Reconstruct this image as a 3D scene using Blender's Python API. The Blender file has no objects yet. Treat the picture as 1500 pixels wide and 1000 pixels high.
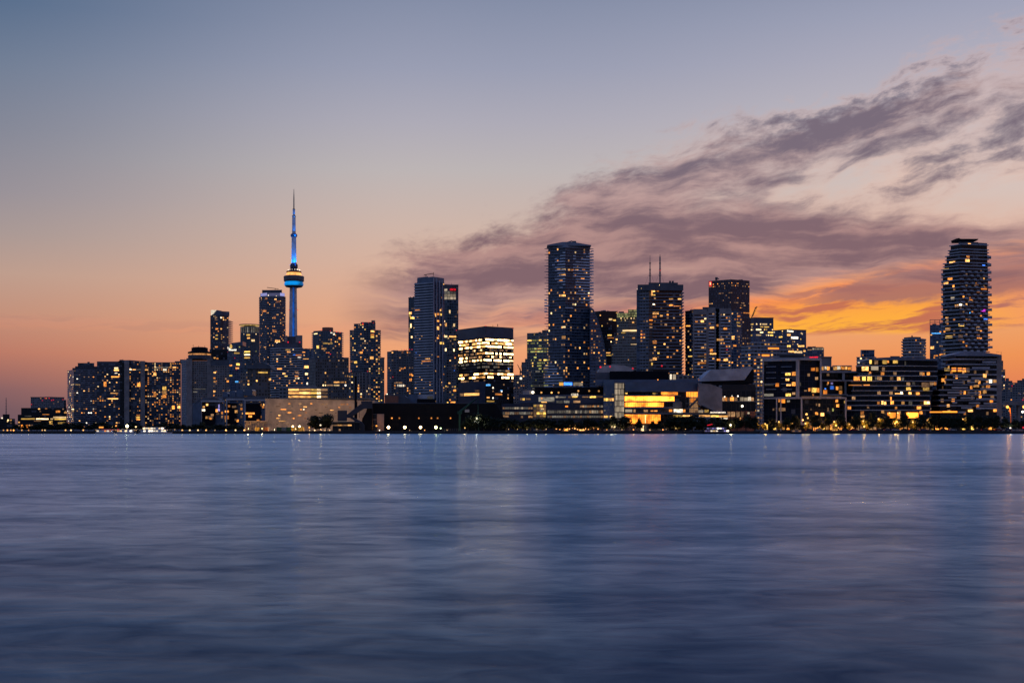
import bpy, bmesh, math, random
from mathutils import Vector
R = math.radians
random.seed(7)
scene = bpy.context.scene
COL = scene.collection

# ------------------------------------------------------------------ camera
F = 1875.0          # focal length in pixels of a 1500 px wide frame
HOR = 628.0         # row of the horizon
CAMH = 3.0
cd = bpy.data.cameras.new('camera')
cam = bpy.data.objects.new('camera', cd)
COL.objects.link(cam)
cam.location = (0, 0, CAMH)
cam.rotation_euler = (R(90), 0, 0)
cd.sensor_width = 36.0
cd.lens = 36.0 * F / 1500.0
cd.shift_y = (HOR - 500.0) / 1500.0
cd.clip_start = 0.5
cd.clip_end = 80000.0
scene.camera = cam

scene.view_settings.view_transform = 'Standard'
scene.view_settings.look = 'None'
scene.view_settings.exposure = 0.0
scene.view_settings.gamma = 1.0
scene.view_settings.use_curve_mapping = False
scene.cycles.use_denoising = True
scene.cycles.sample_clamp_indirect = 4.0
scene.cycles.max_bounces = 6
scene.cycles.caustics_reflective = False
scene.cycles.caustics_refractive = False

def lin(c):
    return tuple(((v / 255.0) / 12.92 if v <= 10.3 else ((v / 255.0 + 0.055) / 1.055) ** 2.4) for v in c) + (1.0,)

# ------------------------------------------------------------------ world: dusk sky with a bank of cloud
W = bpy.data.worlds.new("World")
scene.world = W
W.use_nodes = True
NT = W.node_tree
NT.nodes.clear()

class G:
    """small expression helper that writes shader nodes"""
    def __init__(s, nt): s.nt = nt
    def n(s, t, **k):
        o = s.nt.nodes.new(t)
        for a, b in k.items(): setattr(o, a, b)
        return o
    def put(s, sock, v):
        if hasattr(v, 'links'): s.nt.links.new(v, sock)
        else: sock.default_value = v
    def m(s, op, a, b=None, c=None, clamp=False):
        o = s.n('ShaderNodeMath', operation=op, use_clamp=clamp)
        s.put(o.inputs[0], a)
        if b is not None: s.put(o.inputs[1], b)
        if c is not None: s.put(o.inputs[2], c)
        return o.outputs[0]
    def add(s, a, b): return s.m('ADD', a, b)
    def sub(s, a, b): return s.m('SUBTRACT', a, b)
    def mul(s, a, b): return s.m('MULTIPLY', a, b)
    def mad(s, a, b, c): return s.m('MULTIPLY_ADD', a, b, c)
    def step(s, a, lo, hi, o0=0.0, o1=1.0):
        o = s.n('ShaderNodeMapRange', interpolation_type='SMOOTHSTEP')
        s.put(o.inputs['Value'], a)
        s.put(o.inputs['From Min'], lo); s.put(o.inputs['From Max'], hi)
        s.put(o.inputs['To Min'], o0); s.put(o.inputs['To Max'], o1)
        return o.outputs[0]
    def mix(s, f, a, b, blend='MIX'):
        o = s.n('ShaderNodeMix', data_type='RGBA', blend_type=blend)
        s.put(o.inputs[0], f); s.put(o.inputs[6], a); s.put(o.inputs[7], b)
        return o.outputs[2]
    def xyz(s, x, y, z=0.0):
        o = s.n('ShaderNodeCombineXYZ')
        s.put(o.inputs[0], x); s.put(o.inputs[1], y); s.put(o.inputs[2], z)
        return o.outputs[0]
    def noise(s, v, scale=1.0, detail=4.0, rough=0.5, lac=2.0, dist=0.0):
        o = s.n('ShaderNodeTexNoise')
        s.put(o.inputs['Vector'], v)
        o.inputs['Scale'].default_value = scale
        o.inputs['Detail'].default_value = detail
        o.inputs['Roughness'].default_value = rough
        o.inputs['Lacunarity'].default_value = lac
        o.inputs['Distortion'].default_value = dist
        return o.outputs[0]
    def ramp(s, f, stops, interp='LINEAR'):
        o = s.n('ShaderNodeValToRGB')
        s.put(o.inputs[0], f)
        cr = o.color_ramp
        cr.interpolation = interp
        while len(cr.elements) > 1: cr.elements.remove(cr.elements[-1])
        for i, (p, c) in enumerate(stops):
            e = cr.elements[0] if i == 0 else cr.elements.new(p)
            e.position = p; e.color = c
        return o.outputs[0]
    def curve(s, v, pts, x0, x1, y0, y1):
        """piecewise curve through (x, y) points"""
        o = s.n('ShaderNodeFloatCurve')
        s.put(o.inputs['Value'], s.m('MULTIPLY_ADD', v, 1.0 / (x1 - x0), -x0 / (x1 - x0), clamp=True))
        c = o.mapping.curves[0]
        P = [((x - x0) / (x1 - x0), (y - y0) / (y1 - y0)) for x, y in pts]
        c.points[0].location = P[0]; c.points[1].location = P[-1]
        for p in P[1:-1]: c.points.new(*p)
        for p in c.points: p.handle_type = 'AUTO'
        o.mapping.update()
        return s.mad(o.outputs[0], y1 - y0, y0)

g = G(NT)
tc = g.n('ShaderNodeTexCoord')
sx = g.n('ShaderNodeSeparateXYZ')
NT.links.new(tc.outputs['Generated'], sx.inputs[0])
DX, DY, DZ = sx.outputs
AZ = g.m('ARCTAN2', DX, DY)                     # azimuth from the middle of the bay view, radians
EL = g.m('ARCSINE', DZ)                         # elevation, radians
def azp(px): return math.atan((px - 750.0) / F)
def elp(px, py):
    x = (px - 750.0) / F
    return math.atan((HOR - py) / F / math.sqrt(1 + x * x))
U = g.mul(AZ, 1000.0)                           # milliradians
V = g.mul(EL, 1000.0)
def up(px): return azp(px) * 1000.0
def vp(px, py): return elp(px, py) * 1000.0

VMAX = 1571.0
def sky_ramp(px, rows, high):
    st = [(max(0.0, vp(px, y) / 400.0), lin(c)) for y, c in rows]
    st = sorted(st, key=lambda q: q[0])
    st += [(v / 400.0, lin(c)) for v, c in high]
    return g.ramp(g.m('MULTIPLY', V, 1 / 400.0, clamp=True), st)
left = sky_ramp(0, [(628, (96, 82, 96)), (600, (106, 86, 97)), (570, (130, 95, 100)), (545, (158, 106, 100)), (515, (184, 120, 103)), (460, (193, 143, 122)),
                    (400, (188, 156, 141)), (341, (167, 151, 148)), (280, (149, 143, 151)), (186, (129, 133, 149)), (93, (110, 124, 147)), (0, (85, 108, 138))],
                [(390, (70, 94, 130))])
midc = sky_ramp(700, [(628, (206, 122, 94)), (560, (232, 149, 106)), (510, (238, 164, 118)), (450, (228, 171, 138)), (385, (216, 178, 158)), (330, (206, 181, 169)),
                      (250, (189, 181, 181)), (180, (174, 171, 183)), (100, (154, 158, 179)), (0, (133, 142, 167))],
                [(390, (88, 108, 142))])
right = sky_ramp(1500, [(628, (205, 112, 80)), (560, (228, 131, 85)), (520, (238, 147, 86)), (480, (238, 160, 103)), (420, (234, 165, 126)), (340, (222, 187, 169)),
                        (260, (212, 194, 188)), (200, (204, 191, 191)), (130, (188, 182, 191)), (60, (174, 172, 188)), (0, (160, 163, 184))],
                [(390, (104, 120, 152))])
base = g.mix(g.step(U, up(-140), up(640)), left, midc)
base = g.mix(g.step(U, up(720), up(1540)), base, right)
# overhead and behind the viewer the sky is brightened blue to light facades and water
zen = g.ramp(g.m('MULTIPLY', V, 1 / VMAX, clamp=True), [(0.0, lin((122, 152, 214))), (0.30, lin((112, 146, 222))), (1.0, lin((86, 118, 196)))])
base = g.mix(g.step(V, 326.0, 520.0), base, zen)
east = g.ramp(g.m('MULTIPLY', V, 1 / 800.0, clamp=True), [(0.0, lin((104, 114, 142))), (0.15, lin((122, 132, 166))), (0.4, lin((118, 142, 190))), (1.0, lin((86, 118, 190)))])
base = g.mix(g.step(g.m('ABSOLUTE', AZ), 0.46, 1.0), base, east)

# --- cloud bank
vec = g.xyz(g.mul(U, 1.0), g.mul(V, 1.0))
wv = g.noise(vec, 0.006, 3.0, 0.5)
wv2 = g.noise(g.xyz(g.add(U, 531.0), V, 7.0), 0.011, 3.0, 0.55)
Uw = g.mad(g.sub(wv, 0.5), 60.0, U)
Vw = g.mad(g.sub(wv2, 0.5), 30.0, V)
ca, sa = math.cos(R(11)), math.sin(R(11))
Us = g.add(g.mul(Uw, ca), g.mul(Vw, sa))        # along the streaks
Vs = g.sub(g.mul(Vw, ca), g.mul(Uw, sa))        # across them
n1 = g.noise(g.xyz(g.mul(Us, 0.42), Vs, 3.0), 0.026, 9.0, 0.57)
n2 = g.noise(g.xyz(g.mul(Us, 0.26), Vs, 11.0), 0.040, 9.0, 0.60)
n3 = g.noise(g.xyz(g.mul(Uw, 0.12), Vw, 21.0), 0.055, 8.0, 0.60)   # level streaks near the horizon
nf = g.noise(g.xyz(g.mul(Us, 0.45), Vs, 31.0), 0.13, 6.0, 0.65)     # small wisps
edge_px = [(480, 452), (560, 418), (610, 398), (700, 374), (770, 348), (815, 318), (850, 292), (905, 274), (960, 254), (1010, 243),
           (1100, 218), (1200, 198), (1280, 180), (1350, 146), (1420, 118), (1500, 92), (1620, 60)]
EDGE = g.curve(U, [(up(x), vp(x, y)) for x, y in edge_px], up(480), up(1620), 0.0, 400.0)
d = g.sub(EDGE, V)
dn = g.add(d, g.mad(g.sub(n1, 0.5), 84.0, g.mul(g.sub(nf, 0.5), 44.0)))
m_edge = g.step(dn, -30.0, 4.0)
m_far = g.mul(g.step(U, up(470), up(620)), 1.0)
# how closed the cover is: closed in the low left of the bank, torn to shreds at the upper right
openr = g.mul(g.step(U, up(880), up(1180)), g.step(V, vp(1200, 330), vp(1200, 235)))
thr_c = g.mad(openr, 0.0, 0.37)
thr_c = g.sub(thr_c, g.mul(g.step(U, up(1080), up(880)), 0.09))      # the left of the bank is closed
low = g.step(V, vp(1100, 260), vp(1100, 350))
mix12 = g.add(g.mul(g.add(g.mul(n2, g.sub(1.0, g.mul(low, 0.6))), g.mul(n3, g.mul(low, 0.6))), 0.6), g.mul(n1, 0.4))
mix12 = g.add(mix12, g.mul(g.sub(nf, 0.5), 0.10))
# where the bank opens: a pale gap between the upper lobe and the long mauve band, and torn wisps at the upper right
lobe_b = g.curve(U, [(up(700), vp(700, 352)), (up(860), vp(860, 330)), (up(1000), vp(1000, 296)), (up(1100), vp(1100, 264)), (up(1200), vp(1200, 234)), (up(1290), vp(1290, 212)), (up(1400), vp(1400, 176)), (up(1620), vp(1620, 110))], up(700), up(1620), 0.0, 400.0)
band_t = g.curve(U, [(up(700), vp(700, 330)), (up(900), vp(900, 318)), (up(1050), vp(1050, 312)), (up(1150), vp(1150, 318)), (up(1300), vp(1300, 326)), (up(1620), vp(1620, 326))], up(700), up(1620), 0.0, 400.0)
nw = g.add(g.mul(g.sub(n1, 0.5), 60.0), g.mul(g.sub(nf, 0.5), 26.0))
gap = g.mul(g.mul(g.step(g.add(g.sub(V, band_t), nw), -14.0, 14.0), g.step(g.add(g.sub(lobe_b, V), nw), -10.0, 14.0)), g.step(U, up(930), up(1060)))
torn = g.mul(g.step(U, up(1230), up(1320)), g.step(V, vp(1300, 335), vp(1300, 300)))
band = g.mul(g.step(g.m('ABSOLUTE', g.add(g.sub(V, g.sub(band_t, 34.0)), g.mul(nw, 0.5))), 46.0, 12.0), g.step(U, up(620), up(800)))
lobe = g.mul(g.mul(g.step(V, lobe_b, g.add(lobe_b, 20.0)), g.step(d, 0.0, 22.0)), g.step(U, up(1270), up(1200)))
thr_c = g.add(thr_c, g.add(g.mul(gap, 0.10), g.mul(torn, 0.0)))
thr_c = g.sub(thr_c, g.add(g.mul(band, 0.09), g.mul(lobe, 0.07)))
cover = g.step(g.sub(mix12, thr_c), -0.06, 0.15)
lowfade = g.curve(U, [(up(480), vp(480, 484)), (up(700), vp(700, 478)), (up(900), vp(900, 466)), (up(1100), vp(1100, 440)), (up(1300), vp(1300, 424)), (up(1620), vp(1620, 410))],
                  up(480), up(1620), 0.0, 400.0)
dl = g.add(g.sub(V, lowfade), g.mul(g.sub(n3, 0.5), 110.0))
m_low = g.step(dl, -14.0, 16.0)
dens = g.mul(g.mul(m_edge, m_far), g.mul(cover, m_low))
# colours of the bank: thin parts warm pink, thick parts mauve grey, warmer low down
thick = g.step(g.add(mix12, g.mul(g.sub(n3, 0.5), 0.25)), 0.40, 0.58)
c_lo = g.mix(thick, lin((178, 138, 134)), lin((124, 96, 106)))
c_hi = g.mix(thick, lin((196, 168, 165)), lin((116, 102, 117)))
ccol = g.mix(g.step(V, vp(1200, 360), vp(1200, 200)), c_lo, c_hi)
warm_edge = g.mul(g.step(dens, 0.75, 0.15), g.step(U, up(800), up(1250)))
ccol = g.mix(g.mul(warm_edge, 0.75), ccol, lin((236, 186, 164)))
sky = g.mix(g.mul(dens, 0.95), base, ccol)
# thin peach veil inside the bank where it opens
veil = g.mul(g.mul(g.mul(g.step(d, -5.0, 40.0), m_far), m_low), g.step(n1, 0.40, 0.70))
sky = g.mix(g.mul(g.mul(veil, g.sub(1.0, dens)), g.mul(g.step(U, up(760), up(1100)), 0.55)), sky, lin((234, 194, 174)))
# --- afterglow band of lit cloud, with a clean lower edge
bot = g.curve(U, [(up(480), vp(480, 492)), (up(700), vp(700, 484)), (up(1000), vp(1000, 486)), (up(1200), vp(1200, 489)), (up(1400), vp(1400, 486)), (up(1620), vp(1620, 470))],
              up(480), up(1620), 0.0, 400.0)
topb = g.curve(U, [(up(480), vp(480, 470)), (up(700), vp(700, 452)), (up(900), vp(900, 440)), (up(1080), vp(1080, 428)), (up(1250), vp(1250, 396)), (up(1380), vp(1380, 376)), (up(1620), vp(1620, 354))],
               up(480), up(1620), 0.0, 400.0)
hb = g.m('DIVIDE', g.sub(V, bot), g.m('MAXIMUM', g.sub(topb, bot), 4.0))       # 0 at the lower edge, 1 at the upper
gl_in = g.mul(g.step(g.add(g.sub(V, bot), g.mul(g.sub(n3, 0.5), 8.0)), -1.5, 3.5), g.step(g.add(hb, g.mul(g.sub(n3, 0.5), 1.2)), 1.08, 0.55))
gl_az = g.mul(g.step(U, up(620), up(1060)), 1.0)
n4 = g.noise(g.xyz(g.mul(g.add(Uw, g.mul(Vw, 0.6)), 0.14), g.sub(Vw, g.mul(Uw, 0.09)), 41.0), 0.105, 8.0, 0.64)
g_str = g.step(g.sub(n4, g.mul(g.step(hb, 0.2, 0.9), 0.04)), 0.34, 0.62)
hot = g.mul(g.step(U, up(900), up(1120)), g.step(U, up(1620), up(1340)))
g_hot = g.mix(g.step(hb, 0.1, 0.95), lin((255, 176, 62)), lin((246, 130, 82)))
g_cold = g.mix(g.step(hb, 0.0, 0.8), lin((240, 146, 106)), lin((226, 146, 122)))
gcol = g.mix(hot, g_cold, g_hot)
gdark = g.mix(hot, lin((166, 114, 114)), lin((196, 112, 84)))
gcol = g.mix(g.step(g_str, 0.0, 0.7), gdark, gcol)
# a mauve wedge of unlit cloud that thickens to the right, and the bright rim along its top
wl = g.curve(U, [(up(1040), vp(1040, 450)), (up(1160), vp(1160, 441)), (up(1260), vp(1260, 428)), (up(1400), vp(1400, 408)), (up(1620), vp(1620, 392))], up(1040), up(1620), 0.0, 400.0)
wv4 = g.add(g.sub(V, wl), g.add(g.mul(g.sub(n4, 0.5), 26.0), g.mul(g.sub(nf, 0.5), 12.0)))
wh = g.step(U, up(1130), up(1420), 2.0, 15.0)
wedge = g.mul(g.step(g.m('DIVIDE', g.m('ABSOLUTE', wv4), wh), 1.25, 0.55), g.step(U, up(1120), up(1240)))
rim = g.mul(g.step(g.m('ABSOLUTE', g.sub(wv4, g.add(wh, 6.0))), 10.0, 1.0), g.step(U, up(1060), up(1180)))
gcol = g.mix(g.mul(rim, 0.7), gcol, lin((252, 158, 84)))
gcol = g.mix(g.mul(wedge, 0.85), gcol, lin((160, 108, 104)))
sky = g.mix(g.mul(gl_in, g.mad(gl_az, 0.82, 0.15)), sky, gcol)
# thin level streaks far left of the bank
st = g.mul(g.step(g.m('ABSOLUTE', g.sub(V, vp(560, 452))), 10.0, 0.0), g.mul(g.step(n3, 0.52, 0.68), g.mul(g.step(U, up(470), up(560)), g.step(U, up(660), up(600)))))
sky = g.mix(g.mul(st, 0.5), sky, lin((150, 118, 122)))

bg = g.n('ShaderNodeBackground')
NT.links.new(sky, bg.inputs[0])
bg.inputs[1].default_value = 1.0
# physical twilight component (sun just under the horizon, same bearing as the lamp)
nis = g.n('ShaderNodeTexSky', sky_type='NISHITA', sun_disc=False)
SUN_AZ, SUN_EL = azp(1250), R(1.0)
nis.sun_elevation = SUN_EL
nis.sun_rotation = SUN_AZ
bg2 = g.n('ShaderNodeBackground')
NT.links.new(nis.outputs[0], bg2.inputs[0])
bg2.inputs[1].default_value = 0.0
ad = g.n('ShaderNodeAddShader')
NT.links.new(bg.outputs[0], ad.inputs[0]); NT.links.new(bg2.outputs[0], ad.inputs[1])
wo = g.n('ShaderNodeOutputWorld')
NT.links.new(ad.outputs[0], wo.inputs[0])
W.cycles.sampling_method = 'AUTOMATIC'


# ------------------------------------------------------------------ materials
def newmat(name):
    m = bpy.data.materials.new(name); m.use_nodes = True
    nt = m.node_tree; nt.nodes.clear()
    q = G(nt)
    out = q.n('ShaderNodeOutputMaterial')
    p = q.n('ShaderNodeBsdfPrincipled')
    nt.links.new(p.outputs[0], out.inputs[0])
    return m, q, p

def X(px, D): return (px - 750.0) / F * D
def Z(py, D): return CAMH + (HOR - py) / F * D

# water: a long exposure has smoothed the ripples into soft bands
def water_mat():
    m, q, p = newmat('water')
    nt = q.nt
    tcn = q.n('ShaderNodeTexCoord'); s = q.n('ShaderNodeSeparateXYZ')
    nt.links.new(tcn.outputs['Object'], s.inputs[0])
    x, y = s.outputs[0], s.outputs[1]
    a = q.noise(q.xyz(q.mul(x, 0.75), y, 0.0), 0.85, 4.0, 0.6, dist=0.6)
    b = q.noise(q.xyz(q.mul(x, 0.6), y, 4.0), 0.17, 4.0, 0.6, dist=0.6)
    c = q.noise(q.xyz(q.mul(x, 0.35), y, 9.0), 0.022, 4.0, 0.6, dist=0.4)
    h = q.add(q.mul(a, 0.30), q.add(q.mul(b, 1.6), q.mul(c, 6.0)))
    bp = q.n('ShaderNodeBump'); bp.inputs['Strength'].default_value = 1.0; bp.inputs['Distance'].default_value = 0.045
    nt.links.new(h, bp.inputs['Height'])
    mot = q.add(q.mul(q.sub(a, 0.5), 0.9), q.add(q.mul(q.sub(b, 0.5), 0.9), q.mul(q.sub(c, 0.5), 0.9)))     # patches of choppier and calmer water
    p.inputs['Base Color'].default_value = (0.006, 0.020, 0.045, 1)
    p.inputs['Specular IOR Level'].default_value = 0.0
    p.inputs['Roughness'].default_value = 1.0
    wide = q.n('ShaderNodeBsdfGlossy')
    wide.distribution = 'MULTI_GGX'; wide.inputs['Color'].default_value = (0.36, 0.56, 0.64, 1)
    q.put(wide.inputs['Roughness'], q.mad(mot, 0.22, 0.50))
    nt.links.new(bp.outputs[0], wide.inputs['Normal'])
    tight = q.n('ShaderNodeBsdfGlossy'); tight.distribution = 'MULTI_GGX'; tight.inputs['Color'].default_value = (0.66, 0.84, 0.94, 1)
    q.put(tight.inputs['Roughness'], q.mad(mot, 0.08, 0.195))
    nt.links.new(bp.outputs[0], tight.inputs['Normal'])
    sp = q.n('ShaderNodeMixShader'); q.put(sp.inputs[0], q.mad(mot, 0.6, 0.47))
    nt.links.new(wide.outputs[0], sp.inputs[1]); nt.links.new(tight.outputs[0], sp.inputs[2])
    fr = q.n('ShaderNodeFresnel'); fr.inputs['IOR'].default_value = 1.33
    ms = q.n('ShaderNodeMixShader')
    q.put(ms.inputs[0], q.m('MULTIPLY', q.m('POWER', fr.outputs[0], 1.25), q.mad(mot, 1.45, 0.93), clamp=True))
    nt.links.new(p.outputs[0], ms.inputs[1]); nt.links.new(sp.outputs[0], ms.inputs[2])
    out = [n for n in nt.nodes if n.type == 'OUTPUT_MATERIAL'][0]
    nt.links.new(ms.outputs[0], out.inputs[0])
    return m

class MB:
    """collects polygons; build() links them as ONE mesh object"""
    def __init__(s): s.v = []; s.f = []; s.uv = []; s.mi = []
    def face(s, pts, uvs=None, mi=0):
        i = len(s.v); s.v += [tuple(p) for p in pts]; s.f.append(tuple(range(i, i + len(pts))))
        s.uv.append(uvs if uvs else [(0, 0)] * len(pts)); s.mi.append(mi)
    def box(s, x0, x1, y0, y1, z0, z1, mi=0):
        a, b, c, d = (x0, y0), (x1, y0), (x1, y1), (x0, y1)
        s.prism([a, b, c, d], z0, z1, mi)
    def prism(s, poly, z0, z1, mi=0, top=None, uvn=None, bottom=True):
        """poly counter-clockwise seen from above; uvn = per-edge (columns) and rows for the cell UVs"""
        n = len(poly); top = top or poly
        for i in range(n):
            a, b = poly[i], poly[(i + 1) % n]; a2, b2 = top[i], top[(i + 1) % n]
            L = math.hypot(b[0] - a[0], b[1] - a[1])
            nu, nv = (uvn[0][i], uvn[1]) if uvn else (L, z1 - z0)
            s.face([(a[0], a[1], z0), (b[0], b[1], z0), (b2[0], b2[1], z1), (a2[0], a2[1], z1)],
                   [(0, 0), (nu, 0), (nu, nv), (0, nv)], mi)
        s.face([(p[0], p[1], z1) for p in top], None, mi)
        if bottom: s.face([(p[0], p[1], z0) for p in reversed(poly)], None, mi)
    def tube(s, path, rad, n=8, mi=0, cap=True):
        """path of 3-D points with a radius (number or list)"""
        rad = rad if isinstance(rad, (list, tuple)) else [rad] * len(path)
        rings = []
        for k, p in enumerate(path):
            p = Vector(p)
            t = (Vector(path[min(k + 1, len(path) - 1)]) - Vector(path[max(k - 1, 0)])).normalized()
            u = t.cross(Vector((0, 1, 0)) if abs(t.y) < 0.9 else Vector((1, 0, 0))).normalized(); w = t.cross(u)
            rings.append([p + (u * math.cos(2 * math.pi * i / n) + w * math.sin(2 * math.pi * i / n)) * rad[k] for i in range(n)])
        for k in range(len(rings) - 1):
            for i in range(n):
                j = (i + 1) % n
                s.face([rings[k][i], rings[k][j], rings[k + 1][j], rings[k + 1][i]], None, mi)
        if cap:
            s.face(list(reversed(rings[0])), None, mi); s.face(rings[-1], None, mi)
    def lathe(s, c, prof, n=24, mi=0):
        """profile of (radius, z) turned about the vertical through c"""
        for k in range(len(prof) - 1):
            (r0, z0), (r1, z1) = prof[k], prof[k + 1]
            for i in range(n):
                a0, a1 = 2 * math.pi * i / n, 2 * math.pi * (i + 1) / n
                s.face([(c[0] + r0 * math.cos(a0), c[1] + r0 * math.sin(a0), z0), (c[0] + r0 * math.cos(a1), c[1] + r0 * math.sin(a1), z0),
                        (c[0] + r1 * math.cos(a1), c[1] + r1 * math.sin(a1), z1), (c[0] + r1 * math.cos(a0), c[1] + r1 * math.sin(a0), z1)], None, mi)
        s.face([(c[0] + prof[-1][0] * math.cos(2 * math.pi * i / n), c[1] + prof[-1][0] * math.sin(2 * math.pi * i / n), prof[-1][1]) for i in range(n)], None, mi)
    def ball(s, c, r, n=8, mi=0, sz=1.0):
        s.lathe((c[0], c[1]), [(max(0.001, r * math.cos(a)), c[2] + r * sz * math.sin(a)) for a in [math.pi * (k / (n // 2 + 1) - 0.5) for k in range(n // 2 + 2)]], n, mi)
    def mesh(s, name, mats, off=(0, 0, 0)):
        me = bpy.data.meshes.new(name)
        me.from_pydata([(a - off[0], b - off[1], c - off[2]) for a, b, c in s.v], [], s.f)
        ul = me.uv_layers.new(name='UVMap')
        ul.data.foreach_set('uv', [t for f in s.uv for uv in f for t in uv])
        for m in (mats if isinstance(mats, (list, tuple)) else [mats]): me.materials.append(m)
        me.polygons.foreach_set('material_index', s.mi)
        me.update()
        return me
    def build(s, name, mats, parent=None, off=None):
        off = off if off is not None else (tuple(parent['_o']) if parent is not None else (0, 0, 0))
        return link(name, s.mesh(name, mats, off), parent)

def link(name, me, parent=None, loc=None):
    o = bpy.data.objects.new(name, me); COL.objects.link(o)
    if parent is not None: o.parent = parent
    if loc is not None: o.location = loc
    return o
ROOTS = []
def thing(name, label, cat, loc, group=None):
    o = bpy.data.objects.new(name, None); COL.objects.link(o)
    o.location = loc; o.empty_display_size = 1.0
    o['label'] = label; o['category'] = cat
    if group: o['group'] = group
    o['_o'] = tuple(loc); ROOTS.append(o)
    return o
def tag(o, label=None, cat=None, group=None, kind=None):
    for k, v in (('label', label), ('category', cat), ('group', group), ('kind', kind)):
        if v: o[k] = v
    return o

def plain(name, col, rough=0.7, metal=0.0, spec=0.5, var=0.25, scale=0.15):
    m, q, p = newmat(name)
    tcn = q.n('ShaderNodeTexCoord')
    n = q.noise(tcn.outputs['Object'], scale, 5.0, 0.6)
    c = q.mix(q.step(n, 0.3, 0.7), tuple(v * (1 - var) for v in col) + (1,), tuple(min(1, v * (1 + var)) for v in col) + (1,))
    q.nt.links.new(c, p.inputs['Base Color'])
    p.inputs['Roughness'].default_value = rough
    p.inputs['Metallic'].default_value = metal
    p.inputs['Specular IOR Level'].default_value = spec
    return m

# ------------------------------------------------------------------ setting
SHORE = 785.0
GZ = 1.7
mb = MB()
mb.face([(-9000, -400, 0), (9000, -400, 0), (9000, SHORE + 6, 0), (-9000, SHORE + 6, 0)])
w = mb.build('water', water_mat()); tag(w, kind='structure')
mb = MB()
mb.face([(-40000, SHORE + 3, GZ), (40000, SHORE + 3, GZ), (40000, 60000, GZ), (-40000, 60000, GZ)])
gr = mb.build('ground', plain('asphalt', (0.045, 0.045, 0.048), 0.9)); tag(gr, kind='structure')

# ------------------------------------------------------------------ facade and lamp materials
def facade(name, wall, glass, wf=0.8, hf=0.7, wall_rough=0.75, glass_rough=0.12, var=0.5, blinds=0.25, spec=0.34):
    """cells of glass in a wall; one UV unit is one window bay by one storey"""
    m, q, p = newmat(name)
    tcn = q.n('ShaderNodeTexCoord'); s = q.n('ShaderNodeSeparateXYZ')
    q.nt.links.new(tcn.outputs['UV'], s.inputs[0])
    fu, fv = q.m('FRACT', s.outputs[0]), q.m('FRACT', s.outputs[1])
    inx = q.m('LESS_THAN', q.m('ABSOLUTE', q.sub(fu, 0.5)), wf / 2)
    iny = q.m('LESS_THAN', q.m('ABSOLUTE', q.sub(fv, 0.5)), hf / 2)
    isg = q.mul(inx, iny)
    wn = q.n('ShaderNodeTexWhiteNoise', noise_dimensions='3D')
    q.nt.links.new(q.xyz(q.m('FLOOR', s.outputs[0]), q.m('FLOOR', s.outputs[1]), 3.0), wn.inputs['Vector'])
    rnd = wn.outputs['Value']
    dirt = q.noise(tcn.outputs['Object'], 0.08, 5.0, 0.6)
    wc = q.mix(q.step(dirt, 0.3, 0.7), tuple(v * 0.82 for v in wall) + (1,), tuple(min(1, v * 1.15) for v in wall) + (1,))
    g0 = q.mix(rnd, tuple(v * (1 - var) for v in glass) + (1,), tuple(v * (1 + var) for v in glass) + (1,))
    bl = q.m('GREATER_THAN', rnd, 1.0 - blinds)
    g1 = q.mix(q.mul(bl, 0.5), g0, (0.16, 0.17, 0.19, 1))
    q.nt.links.new(q.mix(isg, wc, g1), p.inputs['Base Color'])
    q.nt.links.new(q.mad(isg, glass_rough - wall_rough, wall_rough), p.inputs['Roughness'])
    p.inputs['Specular IOR Level'].default_value = spec
    return m

def emis(name, col, strength, var=0.6, tex=0.0):
    """a lit pane; every pane has its own brightness"""
    m, q, p = newmat(name)
    oi = q.n('ShaderNodeObjectInfo')
    st = q.mad(q.m('POWER', oi.outputs['Random'], 1.8), strength * var * 2.6, strength * (1 - var) * 0.7)
    tcn = q.n('ShaderNodeTexCoord'); va = q.n('ShaderNodeVectorMath', operation='ADD')
    q.nt.links.new(tcn.outputs['Object'], va.inputs[0]); q.nt.links.new(q.xyz(q.mul(oi.outputs['Random'], 91.0), q.mul(oi.outputs['Random'], 37.0)), va.inputs[1])
    n = q.noise(va.outputs[0], tex or 2.4, 3.0, 0.6)          # curtains, lamps and furniture behind the pane
    st = q.mul(st, q.step(n, 0.28, 0.70, 0.25, 1.45))
    p.inputs['Base Color'].default_value = (0.02, 0.02, 0.02, 1)
    p.inputs['Emission Color'].default_value = col + (1,)
    q.nt.links.new(st, p.inputs['Emission Strength'])
    p.inputs['Roughness'].default_value = 0.3
    return m

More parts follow.
